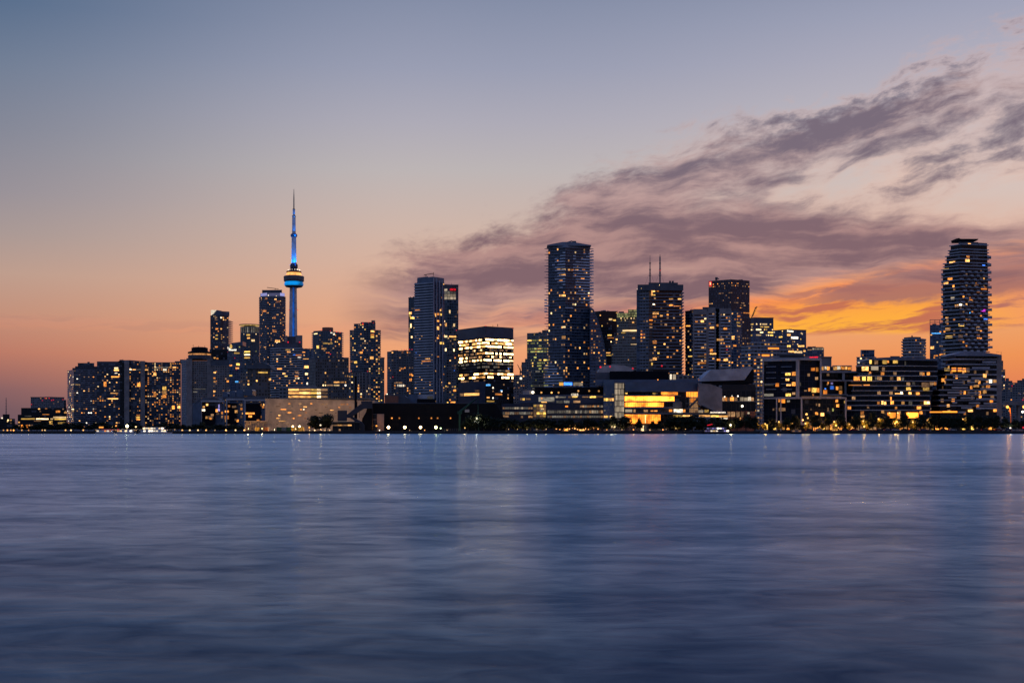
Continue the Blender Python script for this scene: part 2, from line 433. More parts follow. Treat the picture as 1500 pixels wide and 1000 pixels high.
E = {
    'a': emis('lit_amber', (1.0, 0.33, 0.05), 1.35),
    'w': emis('lit_warm', (1.0, 0.46, 0.12), 1.6),
    'c': emis('lit_cream', (1.0, 0.66, 0.30), 2.1),
    'h': emis('lit_white', (1.0, 0.84, 0.62), 2.7),
    'C': emis('office_cream', (1.0, 0.58, 0.23), 8.5, 0.6),
    'H': emis('office_pale', (1.0, 0.62, 0.27), 11.0, 0.6),
    'd': emis('lit_dim', (1.0, 0.52, 0.22), 0.30),
    'g': emis('lit_grey', (0.85, 0.75, 0.58), 0.16),
    'y': emis('lit_yellow', (1.0, 0.58, 0.11), 1.3),
    'l': emis('lit_lime', (0.80, 0.78, 0.20), 0.60),
    'o': emis('lit_orange', (1.0, 0.28, 0.025), 2.0, 0.25, 0.2),
    'O': emis('lit_gold', (1.0, 0.25, 0.022), 5.2, 0.2, 0.16),
    'B': emis('lit_blue', (0.05, 0.22, 1.0), 1.6),
    'k': emis('lit_cyan', (0.10, 0.45, 1.0), 1.4),
    'P': emis('lit_violet', (0.50, 0.42, 1.0), 0.5),
    'm': emis('lit_magenta', (0.9, 0.05, 0.9), 1.3),
    'r': emis('lit_red', (1.0, 0.012, 0.03), 1.5, 0.3),
    'v': emis('crown_light', (0.42, 0.42, 0.85), 0.55, 0.2, 0.10),
    'q': emis('crown_glow', (0.62, 0.60, 0.22), 0.42, 0.3, 0.15),
    's': emis('stair_glow', (1.0, 0.78, 0.52), 0.42, 0.2, 0.12),
}
M = {
    'navy': facade('navy_glass', (0.042, 0.053, 0.074), (0.014, 0.022, 0.038), 0.86, 0.78),
    'blue': facade('blue_glass', (0.085, 0.115, 0.160), (0.028, 0.050, 0.085), 0.84, 0.72),
    'teal': facade('teal_glass', (0.070, 0.098, 0.118), (0.020, 0.040, 0.052), 0.80, 0.72),
    'deep': facade('deep_blue_glass', (0.008, 0.013, 0.028), (0.003, 0.006, 0.015), 0.86, 0.80, blinds=0.05, spec=0.12),
    'dark': facade('dark_glass', (0.018, 0.019, 0.022), (0.005, 0.006, 0.009), 0.82, 0.7, blinds=0.1, spec=0.2),
    'conc': facade('concrete_bays', (0.21, 0.175, 0.155), (0.012, 0.016, 0.022), 0.62, 0.5),
    'brown': facade('brown_bays', (0.11, 0.096, 0.088), (0.010, 0.012, 0.015), 0.62, 0.6),
    'grey': facade('grey_bays', (0.17, 0.168, 0.172), (0.014, 0.020, 0.028), 0.72, 0.55),
    'granite': facade('granite_bays', (0.085, 0.055, 0.058), (0.010, 0.012, 0.018), 0.55, 0.62),
    'olive': facade('olive_bays', (0.18, 0.175, 0.15), (0.020, 0.024, 0.024), 0.86, 0.45),
    'slabg': plain('balcony_grey', (0.30, 0.30, 0.315), 0.6),
    'slabd': plain('balcony_dark', (0.13, 0.155, 0.20), 0.35),
    'slabb': plain('balcony_blue', (0.15, 0.18, 0.23), 0.30),
    'slabw': plain('balcony_pale', (0.32, 0.30, 0.29), 0.6),
    'rail': plain('railing_glass', (0.46, 0.48, 0.52), 0.4),
    'con': plain('concrete', (0.225, 0.185, 0.165), 0.85),
    'conl': plain('pale_concrete', (0.40, 0.33, 0.29), 0.85),
    'cond': plain('dark_concrete', (0.12, 0.115, 0.115), 0.85),
    'mech': plain('mechanical_cladding', (0.055, 0.060, 0.072), 0.6),
    'black': plain('black_steel', (0.006, 0.006, 0.008), 0.8, 0.0, 0.12),
    'steel': plain('grey_steel', (0.12, 0.12, 0.13), 0.45, 0.6),
    'navyp': plain('navy_panel', (0.022, 0.038, 0.072), 0.35),
    'bluep': plain('blue_panel', (0.052, 0.082, 0.125), 0.35),
    'ink': plain('ink_cladding', (0.014, 0.019, 0.034), 0.7),
    'white': plain('white_paint', (0.62, 0.62, 0.62), 0.5),
    'brick': plain('rust_brick', (0.24, 0.085, 0.045), 0.85),
    'beige': plain('beige_cladding', (0.42, 0.29, 0.19), 0.8),
    'red': plain('red_paint', (0.45, 0.02, 0.02), 0.5),
    'orange': plain('orange_paint', (0.60, 0.20, 0.03), 0.5),
    'green': plain('green_paint', (0.010, 0.042, 0.030), 0.6, 0.0, 0.2),
    'yellow': plain('yellow_paint', (0.65, 0.38, 0.04), 0.5),
    'lawn': plain('grass', (0.04, 0.07, 0.02), 0.9),
}

UNIT = {}
def unit_box(mat):
    if mat.name not in UNIT:
        b = MB(); b.box(-0.5, 0.5, -0.5, 0.5, 0.0, 1.0); UNIT[mat.name] = b.mesh('pane_' + mat.name, mat)
    return UNIT[mat.name]

def offset_poly(P, d):
    n = len(P); out = []
    for i in range(n):
        a, b, c = P[i - 1], P[i], P[(i + 1) % n]
        def nrm(p, q_):
            dx, dy = q_[0] - p[0], q_[1] - p[1]; L = math.hypot(dx, dy) or 1
            return dy / L, -dx / L
        n1_, n2_ = nrm(a, b), nrm(b, c)
        k = 1 + n1_[0] * n2_[0] + n1_[1] * n2_[1]
        k = max(k, 0.35)
        out.append((b[0] + d * (n1_[0] + n2_[0]) / k, b[1] + d * (n1_[1] + n2_[1]) / k))
    return out

class Bld:
    """one building: an Empty at its base that parents walls, roofs, balconies, windows"""
    def __init__(s, name, label, cat, px, D, group=None, base=GZ):
        s.D = D; s.base = base
        s.root = thing(name, label, cat, (X(px, D), D, base), group)
        s.lits = []; s.face = None
        s.rng = random.Random(sum(ord(ch) * (i + 3) for i, ch in enumerate(label)))
    def foot(s, front, dep):
        P = [(X(px, s.D + dd), s.D + dd) for px, dd in front]
        if len(P) == 3: back = [(P[2][0] + P[0][0] - P[1][0], P[2][1] + P[0][1] - P[1][1])]
        else:       # flanks taper along the sightlines, hiding side walls that mirror the orange sky
            yb = max(P[-1][1], P[0][1]) + dep; w = 0.04 * (front[-1][0] - front[0][0])
            back = [(X(front[-1][0] - w, yb), yb), (X(front[0][0] + w, yb), yb)]
        return P, P + back
    def block(s, front, top, bottom=None, dep=28, mat='navy', fh=3.0, pw=3.2, slab=None, lit=None, name='wall', roof=0.0, skip=1, edges=None):
        """front: (px, extra depth) corners left to right; top/bottom: pixel rows at depth D"""
        Pf, poly = s.foot(front, dep)
        z1 = Z(top, s.D); z0 = s.base if bottom is None else Z(bottom, s.D)
        nf = max(1, round((z1 - z0) / fh)); fh = (z1 - z0) / nf
        cols = []
        for i in range(len(poly)):
            a, b = poly[i], poly[(i + 1) % len(poly)]
            cols.append(max(1, round(math.hypot(b[0] - a[0], b[1] - a[1]) / pw)))
        mb = MB(); mb.prism(poly, z0, z1, 0, uvn=(cols, nf))
        wall = mb.build(name, M[mat], s.root)
        if z1 > getattr(s, 'ztop', 0) and z1 - z0 > 12: s.ztop = z1; s.topP = poly
        s.cur = dict(P=Pf, poly=poly, z0=z0, z1=z1, nf=nf, fh=fh, cols=cols)
        if slab:
            ov, th, smat = slab[:3]
            zs = MB(); zs.prism(offset_poly(poly, ov), 0, th)
            me = zs.mesh('balcony', M[smat], (s.root['_o'][0], s.root['_o'][1], 0))
            for k in range(skip, nf + 1):
                link('balcony', me, s.root, (0, 0, z0 + k * fh - th * 0.6 - s.base))
        if roof:
            mb = MB(); mb.prism(offset_poly(poly, 0.25), z1 - 0.15, z1 + roof); mb.build('roof_parapet', M['mech'], s.root)
        if lit: s.light(**lit)
        return s
    def light(s, p=0.1, pal='aawwcdd', lo=1.0, hi=1.0, rows=None, run=1, hf=0.44, wf=0.54, out=0.12, maxf=None, minf=1, seg=None, cluster=0.6):
        """light windows bay by bay: p chance of a bay, lo/hi weights for the bottom and the top"""
        c = s.cur; r = s.rng
        for i in range(len(c['P']) - 1):
            if seg is not None and i not in seg: continue
            a, b = c['P'][i], c['P'][i + 1]; n = c['cols'][i]
            p_ = p * 1.35
            colw = [0.35 + 1.3 * r.random() if r.random() < cluster else 1.0 for _ in range(n)]
            fw = [0.5 + r.random() for _ in range(c['nf'])]
            for j in range(minf, c['nf'] if maxf is None else min(maxf, c['nf'])):
                t = j / max(1, c['nf'] - 1)
                pr = p_ * (lo + (hi - lo) * t) * fw[j]
                rw = rows.get(c['nf'] - 1 - j) if rows else None      # rows are counted from the top
                if rw is not None: pr = rw[0]
                k = 0
                while k < n:
                    pp = pr if rw is not None else pr * colw[k]
                    if r.random() < pp:
                        L = min(n - k, r.randint(1, run if rw is None else (rw[2] if len(rw) > 2 else 3)))
                        ch = r.choice(rw[1]) if rw is not None else ('d' if r.random() < 0.32 else r.choice(pal))
                        u0, u1 = (k + (1 - wf) / 2) / n, (k + L - (1 - wf) / 2) / n
                        s.pane(a, b, u0, u1, c['z0'] + (j + 0.5 - hf / 2) * c['fh'], c['z0'] + (j + 0.5 + hf / 2) * c['fh'], ch, out)
                        k += L
                    else: k += 1
    def pane(s, a, b, u0, u1, z0, z1, ch, out=0.12, name='lit_window'):
        dx, dy = b[0] - a[0], b[1] - a[1]; L = math.hypot(dx, dy)
        um = (u0 + u1) / 2
        nx, ny = dy / L, -dx / L
        s.lits.append(((a[0] + dx * um + nx * (out - 0.05), a[1] + dy * um + ny * (out - 0.05), z0), (L * (u1 - u0), 0.2, z1 - z0), math.atan2(dy, dx), ch, name))
    def rect(s, px0, px1, py0, py1, ch, name='lit_window', out=0.15):
        """a lit opening on the current front, given where it shows"""
        pm = (px0 + px1) / 2; P = s.cur['P']
        k = (pm - 750.0) / F
        for i in range(len(P) - 1):
            a, b = P[i], P[i + 1]
            pa, pb = a[0] / a[1] * F + 750, b[0] / b[1] * F + 750
            if pm <= pb or i == len(P) - 2: break
        dx, dy = b[0] - a[0], b[1] - a[1]
        def uat(px):
            kk = (px - 750.0) / F
            return (kk * a[1] - a[0]) / (dx - kk * dy)
        u0, u1 = max(-0.02, uat(px0)), min(1.02, uat(px1))
        Dm = a[1] + dy * (u0 + u1) / 2
        s.pane(a, b, u0, u1, Z(py1, Dm), Z(py0, Dm), ch, out, name)
        return s
    def rects(s, lst, name='lit_window'):
        for t in lst: s.rect(*t, name=name)
        return s
    def box(s, name, px0, px1, top, bottom, mat, dd=0.0, dep=10.0, skew=0.0):
        D = s.D + dd; mb = MB()
        z0 = s.base if bottom is None else Z(bottom, D)
        w = 0.03 * (px1 - px0); mb.prism([(X(px0, D), D), (X(px1, D), D + skew), (X(px1 - w, D + skew + dep), D + skew + dep), (X(px0 + w, D + dep), D + dep)], z0, Z(top, D))
        return mb.build(name, M[mat] if mat in M else E[mat], s.root)
    def lamp(s, px, py, ch='r', dd=-0.5, r=None, name='warning_light'):
        D = s.D + dd; r = r or 0.62 * D / F
        mb = MB(); mb.ball((X(px, D), D, Z(py, D)), r, 8)
        return mb.build(name, E[ch], s.root)
    def bar(s, name, p0, p1, r, mat, dd=0.0, r1=None):
        D = s.D + dd; mb = MB()
        mb.tube([(X(p0[0], D), D, Z(p0[1], D)), (X(p1[0], D), D, Z(p1[1], D))], [r, r1 if r1 is not None else r], 6)
        return mb.build(name, M[mat] if mat in M else E[mat], s.root)
    def poly(s, name, pts, mat, dd=0.0, dep=10.0):
        """a solid whose face outline is given where it shows, dep metres thick"""
        D = s.D + dd; mb = MB()
        pts = list(pts)
        ar = sum(pts[i - 1][0] * pts[i][1] - pts[i][0] * pts[i - 1][1] for i in range(len(pts)))
        if ar > 0: pts.reverse()          # pixel rows run downwards
        f = [(X(x, D), D, Z(y, D)) for x, y in pts]; bk = [(a, D + dep, c) for a, b_, c in f]
        n = len(f)
        mb.face(f); mb.face(list(reversed(bk)))
        for i in range(n): mb.face([f[i], bk[i], bk[(i + 1) % n], f[(i + 1) % n]])
        return mb.build(name, M[mat] if mat in M else E[mat], s.root)
    def done(s):
        """the 100 largest lit windows are parts; the rest are one part"""
        if s.root.get('group') == 'towers of the skyline':       # small plant on the flat roofs
            cx_, cy_ = sum(p[0] for p in s.topP) / len(s.topP), sum(p[1] for p in s.topP) / len(s.topP)
            for k in range(s.rng.randint(2, 4)):
                q0 = s.rng.choice(s.topP); t_ = s.rng.uniform(0.15, 0.7)
                x, y = cx_ + (q0[0] - cx_) * t_, cy_ + (q0[1] - cy_) * t_; w_, h_ = s.rng.uniform(0.8, 2.4), s.rng.uniform(0.8, 2.2)
                mb = MB(); mb.box(x - w_, x + w_, y - w_, y + w_, s.ztop - 0.2, s.ztop + h_); mb.build('rooftop_unit', M['mech'], s.root)
            mb = MB(); mb.tube([(cx_ + 2, cy_ - 3, s.ztop), (cx_ + 2, cy_ - 3, s.ztop + s.rng.uniform(2, 5))], 0.18, 5); mb.build('antenna', M['cond'], s.root)
        ls = sorted(s.lits, key=lambda q: -(q[1][0] * q[1][2]))
        ro = s.root['_o']
        for (x, y, z), sc, rot, ch, nm in ls[:100]:
            o = link(nm, unit_box(E[ch]), s.root, (x - ro[0], y - ro[1], z - ro[2]))
            o.scale = sc; o.rotation_euler = (0, 0, rot)
        rest = ls[100:]
        if rest:
            chs = sorted(set(q[3] for q in rest)); mb = MB()
            for (x, y, z), sc, rot, ch, nm in rest:
                ca_, sa_ = math.cos(rot), math.sin(rot)
                P = [(x + ca_ * u * sc[0] - sa_ * v * sc[1], y + sa_ * u * sc[0] + ca_ * v * sc[1]) for u, v in ((-.5, -.5), (.5, -.5), (.5, .5), (-.5, .5))]
                mb.prism(P, z, z + sc[2], chs.index(ch))
            o = mb.build('lit_window', [E[c_] for c_ in chs], s.root); o['kind'] = 'stuff'
        return s

def sign_text(parent, text, px, py, D, h_px, mat, name='sign_lettering', width_px=None, rot=0.0, italic=0.0):
    cu = bpy.data.curves.new('lettering', 'FONT')
    cu.body = text; cu.align_x = 'CENTER'; cu.align_y = 'CENTER'; cu.extrude = 0.08; cu.resolution_u = 2; cu.shear = italic
    t = bpy.data.objects.new('lettering', cu); COL.objects.link(t)
    bpy.context.view_layer.update()
    me = bpy.data.meshes.new_from_object(t.evaluated_get(bpy.context.evaluated_depsgraph_get()))
    bpy.data.objects.remove(t); bpy.data.curves.remove(cu)
    xs = [v.co.x for v in me.vertices]; ys = [v.co.y for v in me.vertices]
    k = h_px * D / F / (max(ys) - min(ys)); kx = k if width_px is None else width_px * D / F / (max(xs) - min(xs))
    for v in me.vertices: v.co = (v.co.x * kx, v.co.y * k, v.co.z * 3)
    me.materials.clear(); me.materials.append(mat)
    po = (0, 0, 0)
    r = parent
    while r is not None and '_o' not in r: r = r.parent
    o = link(name, me, parent); ro = r['_o']; pl = parent.location if parent is not r else Vector((0, 0, 0))
    o.location = (X(px, D) - ro[0] - pl[0], D - ro[1] - pl[1], Z(py, D) - ro[2] - pl[2])
    o.rotation_euler = (R(90), 0, rot)
    return o

# ------------------------------------------------------------------ left part of the skyline
SKY = 'towers of the skyline'
# far left low quarter
b = Bld('low_building', 'low dark building with a few white lamps at the far left end of the shore', 'building', 8, 1500)
b.block([(-6, 0), (22, 0)], 613, dep=40, mat='dark', fh=3.5, lit=dict(p=0.25, pal='wchd'))
b.block([(4, 0), (14, 0)], 606.5, bottom=613, dep=20, mat='dark'); b.lamp(3, 612, 'h', r=0.9); b.lamp(11, 617, 'c', r=0.8); b.done()
t = thing('lattice_mast', 'thin lattice radio mast at the far left edge', 'mast', (X(9, 2200), 2200, GZ))
mb = MB(); mb.tube([(X(9, 2200), 2200, GZ), (X(9, 2200), 2200, Z(582, 2200))], [1.1, 0.45], 4); mb.build('pole', M['steel'], t)
for k in range(7):
    z = Z(612, 2200) + k * 5; mb = MB(); mb.box(X(9, 2200) - 1.3, X(9, 2200) + 1.3, 2199, 2201, z, z + 0.3); mb.build('brace', M['steel'], t)

b = Bld('terraced_building', 'low stepped office building with two bright rows of windows at the far left', 'building', 60, 1600)
b.block([(26, 0), (98, 0)], 607, dep=50, mat='dark', fh=3.6, lit=dict(p=0.10, pal='awd'))
b.rects([(31, 51, 612.3, 614.2, 'y'), (53, 71, 612.5, 614.2, 'c'), (74, 78, 612.5, 614.2, 'c'), (78, 97, 610, 612, 'c'), (80, 97, 612.8, 614.6, 'y'),
         (72, 77, 616, 618, 'y'), (72, 77, 619, 621, 'y'), (85, 97, 618, 620.5, 'y'), (31, 41, 622, 626, 'o'), (36, 46, 608.6, 609.6, 'g'), (50, 60, 616, 617, 'd')])
b.block([(31, 12), (98, 12)], 597, bottom=607, dep=36, mat='dark', lit=dict(p=0.08, pal='awd')); b.rects([(56, 58.5, 598, 599.4, 'w'), (82, 88, 601, 604, 'a'), (66, 69, 597.5, 599, 'a'), (94, 98, 603, 605, 'w'), (62, 72, 606.5, 607.5, 'a')]); b.done()
b = Bld('apartment_block', 'dim flat apartment block with red roof lamps behind the stepped office', 'building', 70, 2300)
b.block([(45, 0), (80, 0), (94, 20)], 582, dep=40, mat='grey', lit=dict(p=0.05, pal='awd'), roof=1.0)
b.block([(80, 25), (97, 25)], 585, dep=40, mat='navy', lit=dict(p=0.05, pal='ad'))
b.rect(48, 56, 582.6, 584.2, 's')
for x, y in ((62, 586.3), (66, 583), (72, 583), (75.5, 586), (78, 585.5), (46, 592), (92, 585)): b.lamp(x, y, 'r', dd=-2)
b.box('rooftop_unit', 66, 77, 581, 583, 'mech', dd=5); b.done()

# harbour condominiums
b = Bld('stepped_condominium', 'dark condominium stepping up to a flat top, leftmost of the tall towers', 'building', 120, 1900, SKY)
b.block([(99, 40), (108, 0), (142, 6)], 541.5, dep=40, mat='navy', fh=3.0, pw=3.4, slab=(0.5, 0.9, 'slabd'), lit=dict(p=0.17, pal='aawwcddh', lo=1.3, hi=0.6))
b.rects([(104, 108.5, 562, 563.6, 'c'), (110, 117, 562, 563.6, 'y'), (105, 111, 598.5, 600.5, 'c'), (105, 111, 601.5, 603.5, 'y')])
b.block([(106, 4), (142, 8)], 538.5, bottom=541.5, dep=34, mat='navy'); b.block([(110, 6), (142, 9)], 536, bottom=538.5, dep=30, mat='navy')
b.block([(114, 8), (138, 8)], 531.5, bottom=536, dep=26, mat='navy', roof=0.4); b.box('rooftop_unit', 128, 131.5, 529.8, 531.5, 'mech', dd=12); b.done()
b = Bld('slab_condominium', 'long dark harbour slab with two pale concrete shafts and many amber windows', 'building', 200, 1900, SKY)
b.block([(142, 0), (176, 0)], 532, dep=45, mat='navy', fh=3.0, pw=3.4, lit=dict(p=0.15, pal='aawwcdd', lo=1.2, hi=0.8), roof=0)
b.rects([(167.5, 173, 538, 540, 'c'), (167, 174, 541, 543, 'w'), (168, 172, 545.5, 547, 'h'), (163, 174, 551, 552.6, 'a'), (162, 173, 575, 576.4, 'w'), (158, 173, 583, 584.4, 'w'), (152, 156, 559, 566, 'a')])
b.block([(142, 3), (176, 3)], 529, bottom=532, dep=36, mat='mech', name='roof_storey')
b.block([(176, -2), (182, -2)], 528.5, dep=30, mat='dark', name='stair_wall'); b.box('concrete_shaft', 182, 189.3, 527.5, None, 'con', dd=-5, dep=20)
b.block([(189.3, 0), (206, 0)], 529, dep=40, mat='navy', fh=3.0, pw=3.0, lit=dict(p=0.16, pal='aawwdd', lo=1.4, hi=0.7))
b.rects([(189.8, 193, 540.3, 541.8, 'h'), (194, 199, 540.5, 541.8, 'w'), (200, 206, 540.7, 541.8, 'g'), (201, 205.5, 561, 566, 'a'), (200, 205, 607, 609, 'a'), (200, 205, 610, 612, 'y'), (200, 205, 613, 615, 'a')])
b.box('concrete_shaft', 206, 212.3, 528.5, None, 'con', dd=-5, dep=20)
b.block([(212.3, 0), (265, 0)], 531, dep=40, mat='navy', fh=3.0, pw=3.4, lit=dict(p=0.24, pal='aaawwcdd', lo=1.0, hi=1.0), roof=0.6)
b.rects([(212.5, 217, 540.8, 542.2, 'w'), (226, 229, 537.2, 538.7, 'c'), (230, 246, 537.4, 538.6, 'g'), (247, 250.5, 537, 538.8, 'w'), (253, 258, 537, 538.8, 'w'), (239, 244, 540.2, 542.6, 'h'),
         (238, 243.5, 566, 571, 'y'), (238, 243.5, 572, 577, 'w'), (238, 243.5, 578, 582.5, 'a'), (225, 229, 546, 550, 'w'), (225, 229, 575, 581, 'a'), (252, 256, 594, 599, 'a'), (260, 264, 594, 598, 'w')])
b.poly('roof_fin', [(173, 529), (178, 527.4), (190, 527.2), (204, 528.4), (212, 529.5), (218, 531), (173, 531)], 'mech', dd=3, dep=25)
b.block([(256, 6), (266, 6)], 528.5, bottom=531, dep=30, mat='mech', name='roof_storey')
b.poly('podium_flare', [(265, 624), (272, 612), (273.5, 606), (276, 612), (276, 624)], 'con', dd=-40, dep=14); b.done()

# hotel
b = Bld('hotel_tower', 'grey concrete hotel tower crowned by a dark round restaurant with an orange strip', 'building', 290, 1650, SKY)
b.block([(265.5, 20), (273, 4)], 526, dep=30, mat='blue', fh=3.3, pw=2.6, name='glass_wall')
b.box('concrete_shaft', 273, 281.5, 525.5, None, 'con', dd=-1, dep=34)
b.block([(281.5, 2), (303.5, 2)], 528, dep=34, mat='conc', fh=3.0, pw=2.6, lit=dict(p=0.05, pal='dgg', lo=2.0, hi=0.2)); b.rects([(283, 301, 569, 570, 'g'), (283, 289, 573, 574.5, 'g')])
b.box('concrete_shaft', 303.5, 311.5, 526, None, 'con', dd=-1, dep=34)
b.box('roof_slab', 273, 311.5, 524.5, 525.8, 'cond', dd=2, dep=36)
c = (X(292.5, 1664), 1664); k = 1650 / F
mb = MB(); mb.lathe(c, [(13, Z(526, 1650)), (14.6, Z(525, 1650)), (14.8, Z(520, 1650)), (14.8, Z(519.6, 1650))], 28); mb.build('restaurant_drum', M['mech'], b.root)
mb = MB(); mb.lathe(c, [(14.2, Z(519.6, 1650)), (14.2, Z(517.2, 1650))], 28); mb.build('restaurant_glass', emis('restaurant_lit', (1.0, 0.42, 0.12), 0.55, 0.2, 0.3), b.root)
mb = MB(); mb.lathe(c, [(14.9, Z(517.2, 1650)), (15, Z(514.8, 1650)), (11, Z(513.4, 1650)), (10.4, Z(513, 1650)), (10.4, Z(508.5, 1650)), (8, Z(507.5, 1650))], 28); mb.build('restaurant_roof', M['black'], b.root)
for x in (283, 291, 300): b.bar('antenna', (x, 508), (x, 504.5 if x == 283 else 506), 0.25, 'black', dd=14)
b.done()
b = Bld('hotel_wing', 'lower grey hotel wing with scattered amber windows right of the round restaurant', 'building', 324, 1640, SKY)
b.block([(311.5, 0), (336, 0)], 535.5, dep=34, mat='conc', fh=3.0, pw=2.9, lit=dict(p=0.11, pal='aawd', lo=1.5, hi=0.6))
b.rects([(313, 316, 544.5, 546.5, 'w'), (312.5, 315.5, 552.5, 554.8, 'a'), (313, 316, 557.5, 560, 'w'), (312.5, 315.5, 572, 574, 'w'), (332, 335, 557, 559.5, 'a')])
b.block([(309, 6), (335, 6)], 527, bottom=535.5, dep=30, mat='mech', name='plant_storey', roof=0.3); b.done()

b = Bld('slant_top_tower', 'narrow blue tower with a glowing white slanted corner at its top', 'building', 322, 2000, SKY)
b.block([(308, 12), (323, 0), (335, 8)], 461, dep=30, mat='navy', fh=3.0, pw=3.2, lit=dict(p=0.07, pal='awwcd', lo=0.8, hi=1.2))
b.rects([(315, 318, 464, 466, 'd'), (321.5, 325, 464, 466.3, 'h'), (325.5, 328, 464, 466.3, 'w'), (316, 319.5, 480.5, 482.6, 'a'), (322, 325, 480.5, 482.6, 'w'), (316, 319, 490, 492, 'y'), (315.5, 319, 495.3, 497, 'y'), (316, 319, 507, 509, 'a'), (325, 330, 500, 502.5, 'g')])
b.block([(323, 1), (336, 9)], 455.5, bottom=461, dep=22, mat='blue')
b.poly('sloped_crown', [(317.5, 454), (324, 455), (324, 461), (310, 461.5)], 'bluep', dd=4, dep=18)
b.poly('lit_crown', [(309, 454), (317, 454), (312.5, 459.5), (309, 461.3)], 'h', dd=3, dep=14)
zs = MB(); P = [(X(327, 2002), 2001), (X(337.4, 2010), 2009), (X(337.4, 2010), 2030), (X(327, 2002), 2022)]; zs.prism(P, 0, 0.9); me = zs.mesh('balcony', M['slabd'], (b.root['_o'][0], b.root['_o'][1], 0))
for k in range(55): link('balcony', me, b.root, (0, 0, 8 + k * 3.0))
b.done()
b = Bld('plant_block', 'small dark flat block below the slant topped tower', 'building', 321, 1750)
b.block([(307, 0), (333, 0)], 512, dep=30, mat='dark', fh=3.4, lit=dict(p=0.05, pal='wcd'), roof=0.5); b.rects([(313, 316, 523, 525, 'w'), (317, 320, 524, 526, 'a')]); b.done()

b = Bld('sign_office', 'grey blue office with a white lettered sign under a yellow emblem', 'building', 345, 1900, SKY)
b.block([(333, 8), (340, 0), (355.5, 4)], 506, dep=30, mat='blue', fh=4.0, lit=dict(p=0.07, pal='wcl', hi=0.2))
b.poly('slanted_parapet', [(339, 502.3), (355.5, 500), (355.5, 506), (339, 506)], 'bluep', dd=2, dep=24)
b.rects([(343, 351, 516, 518, 'y'), (346, 351, 532, 535, 'y'), (345, 350, 538, 540, 'w'), (344.5, 349, 557.5, 560, 'k'), (335, 343, 549, 551, 'y'), (336, 340, 534, 536, 'a')])
for x, y in ((332.8, 515.3), (343.8, 524.2), (346, 538), (346.2, 541)): b.lamp(x, y, 'r', dd=-3)
pl = b.box('sign_panel', 333.5, 346, 504.5, 513.5, 'bluep', dd=-1.2, dep=1.0)
sign_text(b.root, 'Sun', 336, 509.6, 1898, 2.6, E['h'], width_px=6); sign_text(b.root, 'Financial', 340.8, 512.3, 1898, 2.4, E['h'], width_px=10.5, rot=0.0)
mb = MB(); mb.ball((X(338.3, 1897.5), 1897.5, Z(507.2, 1897.5)), 1.9, 10, sz=1.55); mb.build('sign_emblem', E['y'], b.root)
b.done()

b = Bld('disc_top_tower', 'glassy tower with a thin golden disc roof and bright yellow lower floors', 'building', 365, 2150, SKY)
b.block([(352, 8), (358, 1), (366, -2), (374, 1), (380, 8)], 487.5, dep=30, mat='teal', fh=3.6, pw=3.0, lit=dict(p=0.06, pal='wcyl'))
b.rects([(352, 379, 514, 516, 'y'), (354, 378, 518.5, 520.3, 'c'), (351.5, 379, 523, 524.8, 'y'), (361, 370, 489.5, 491.5, 'y'), (362, 366, 494, 496, 'w'), (368, 373, 497, 500, 'c')])
b.block([(352, 9), (358, 2), (366, -1), (374, 2), (380, 9)], 478, bottom=487.5, dep=28, mat='olive', fh=14, pw=2.0, name='crown_colonnade')
for x0 in range(353, 379, 3): b.rect(x0, x0 + 1.6, 479, 487, 'g')
c = (X(365.5, 2166), 2166)
mb = MB(); mb.lathe(c, [(14, Z(476, 2150)), (17.4, Z(475, 2150)), (17.4, Z(474.3, 2150)), (4, Z(473.6, 2150))], 28); mb.build('disc_roof', M['cond'], b.root)
mb = MB(); mb.lathe(c, [(15.5, Z(476.4, 2150)), (16.9, Z(475.4, 2150))], 28); mb.build('disc_light', emis('disc_glow', (1.0, 0.62, 0.2), 0.5, 0.2, 0.2), b.root)
mb = MB(); mb.lathe(c, [(9, Z(478, 2150)), (9, Z(475.5, 2150))], 20); mb.build('roof_core', M['cond'], b.root); b.done()

b = Bld('banded_tower', 'tall rounded condominium with a violet lit crown, left of the needle tower', 'building', 399, 2300, SKY)
b.block([(380.5, 12), (391.5, 0), (410, 0), (417.5, 8)], 434.5, dep=34, mat='navy', fh=3.05, pw=3.0, slab=(1.5, 0.95, 'slabb'), lit=dict(p=0.09, pal='aawwd', lo=1.1, hi=1.1))
b.rects([(389, 394, 436.5, 438, 'a'), (402, 405, 437, 440, 'w'), (405, 407.5, 440.5, 443, 'a'), (408, 411, 440.5, 443, 'a'), (400, 404, 463.5, 466.5, 'a'), (385, 390, 454, 456.5, 'a'), (405, 408, 460, 462, 'w'), (399, 404.5, 483, 487, 'a'), (403, 410, 498, 501, 'w')])
b.block([(381.3, 13), (391.5, 0.6), (410, 0.6), (417, 9)], 428.6, bottom=434.2, dep=32, mat='bluep', name='crown')
for sg, (x0, x1) in enumerate(((381.8, 391.2), (391.8, 409.8), (410.2, 416.8))): b.rect(x0, x1, 429.2, 433.6, 'v', name='crown_light')
b.block([(384, 16), (413, 12)], 424, bottom=428.6, dep=20, mat='mech', name='plant_room', roof=0.8)
b.lamp(393, 432.6, 'h', dd=-1.5); b.lamp(404.7, 433.3, 'h', dd=-1.5); b.lamp(405, 501, 'r', dd=-3)
b.bar('maintenance_arm', (391, 421), (408, 423.2), 0.5, 'black', dd=20); b.bar('arm_post', (403, 424), (403, 422.3), 0.6, 'black', dd=20); b.done()

# ---- needle tower
needle_con = plain('needle_concrete', (0.62, 0.50, 0.44), 0.85)
D = 2900.0; cx = X(430.5, D)
t = thing('observation_tower', 'slender concrete needle tower with blue lit shaft and a round golden pod', 'tower', (cx, D, GZ))
pp = D / F
def zz(py): return Z(py, D)
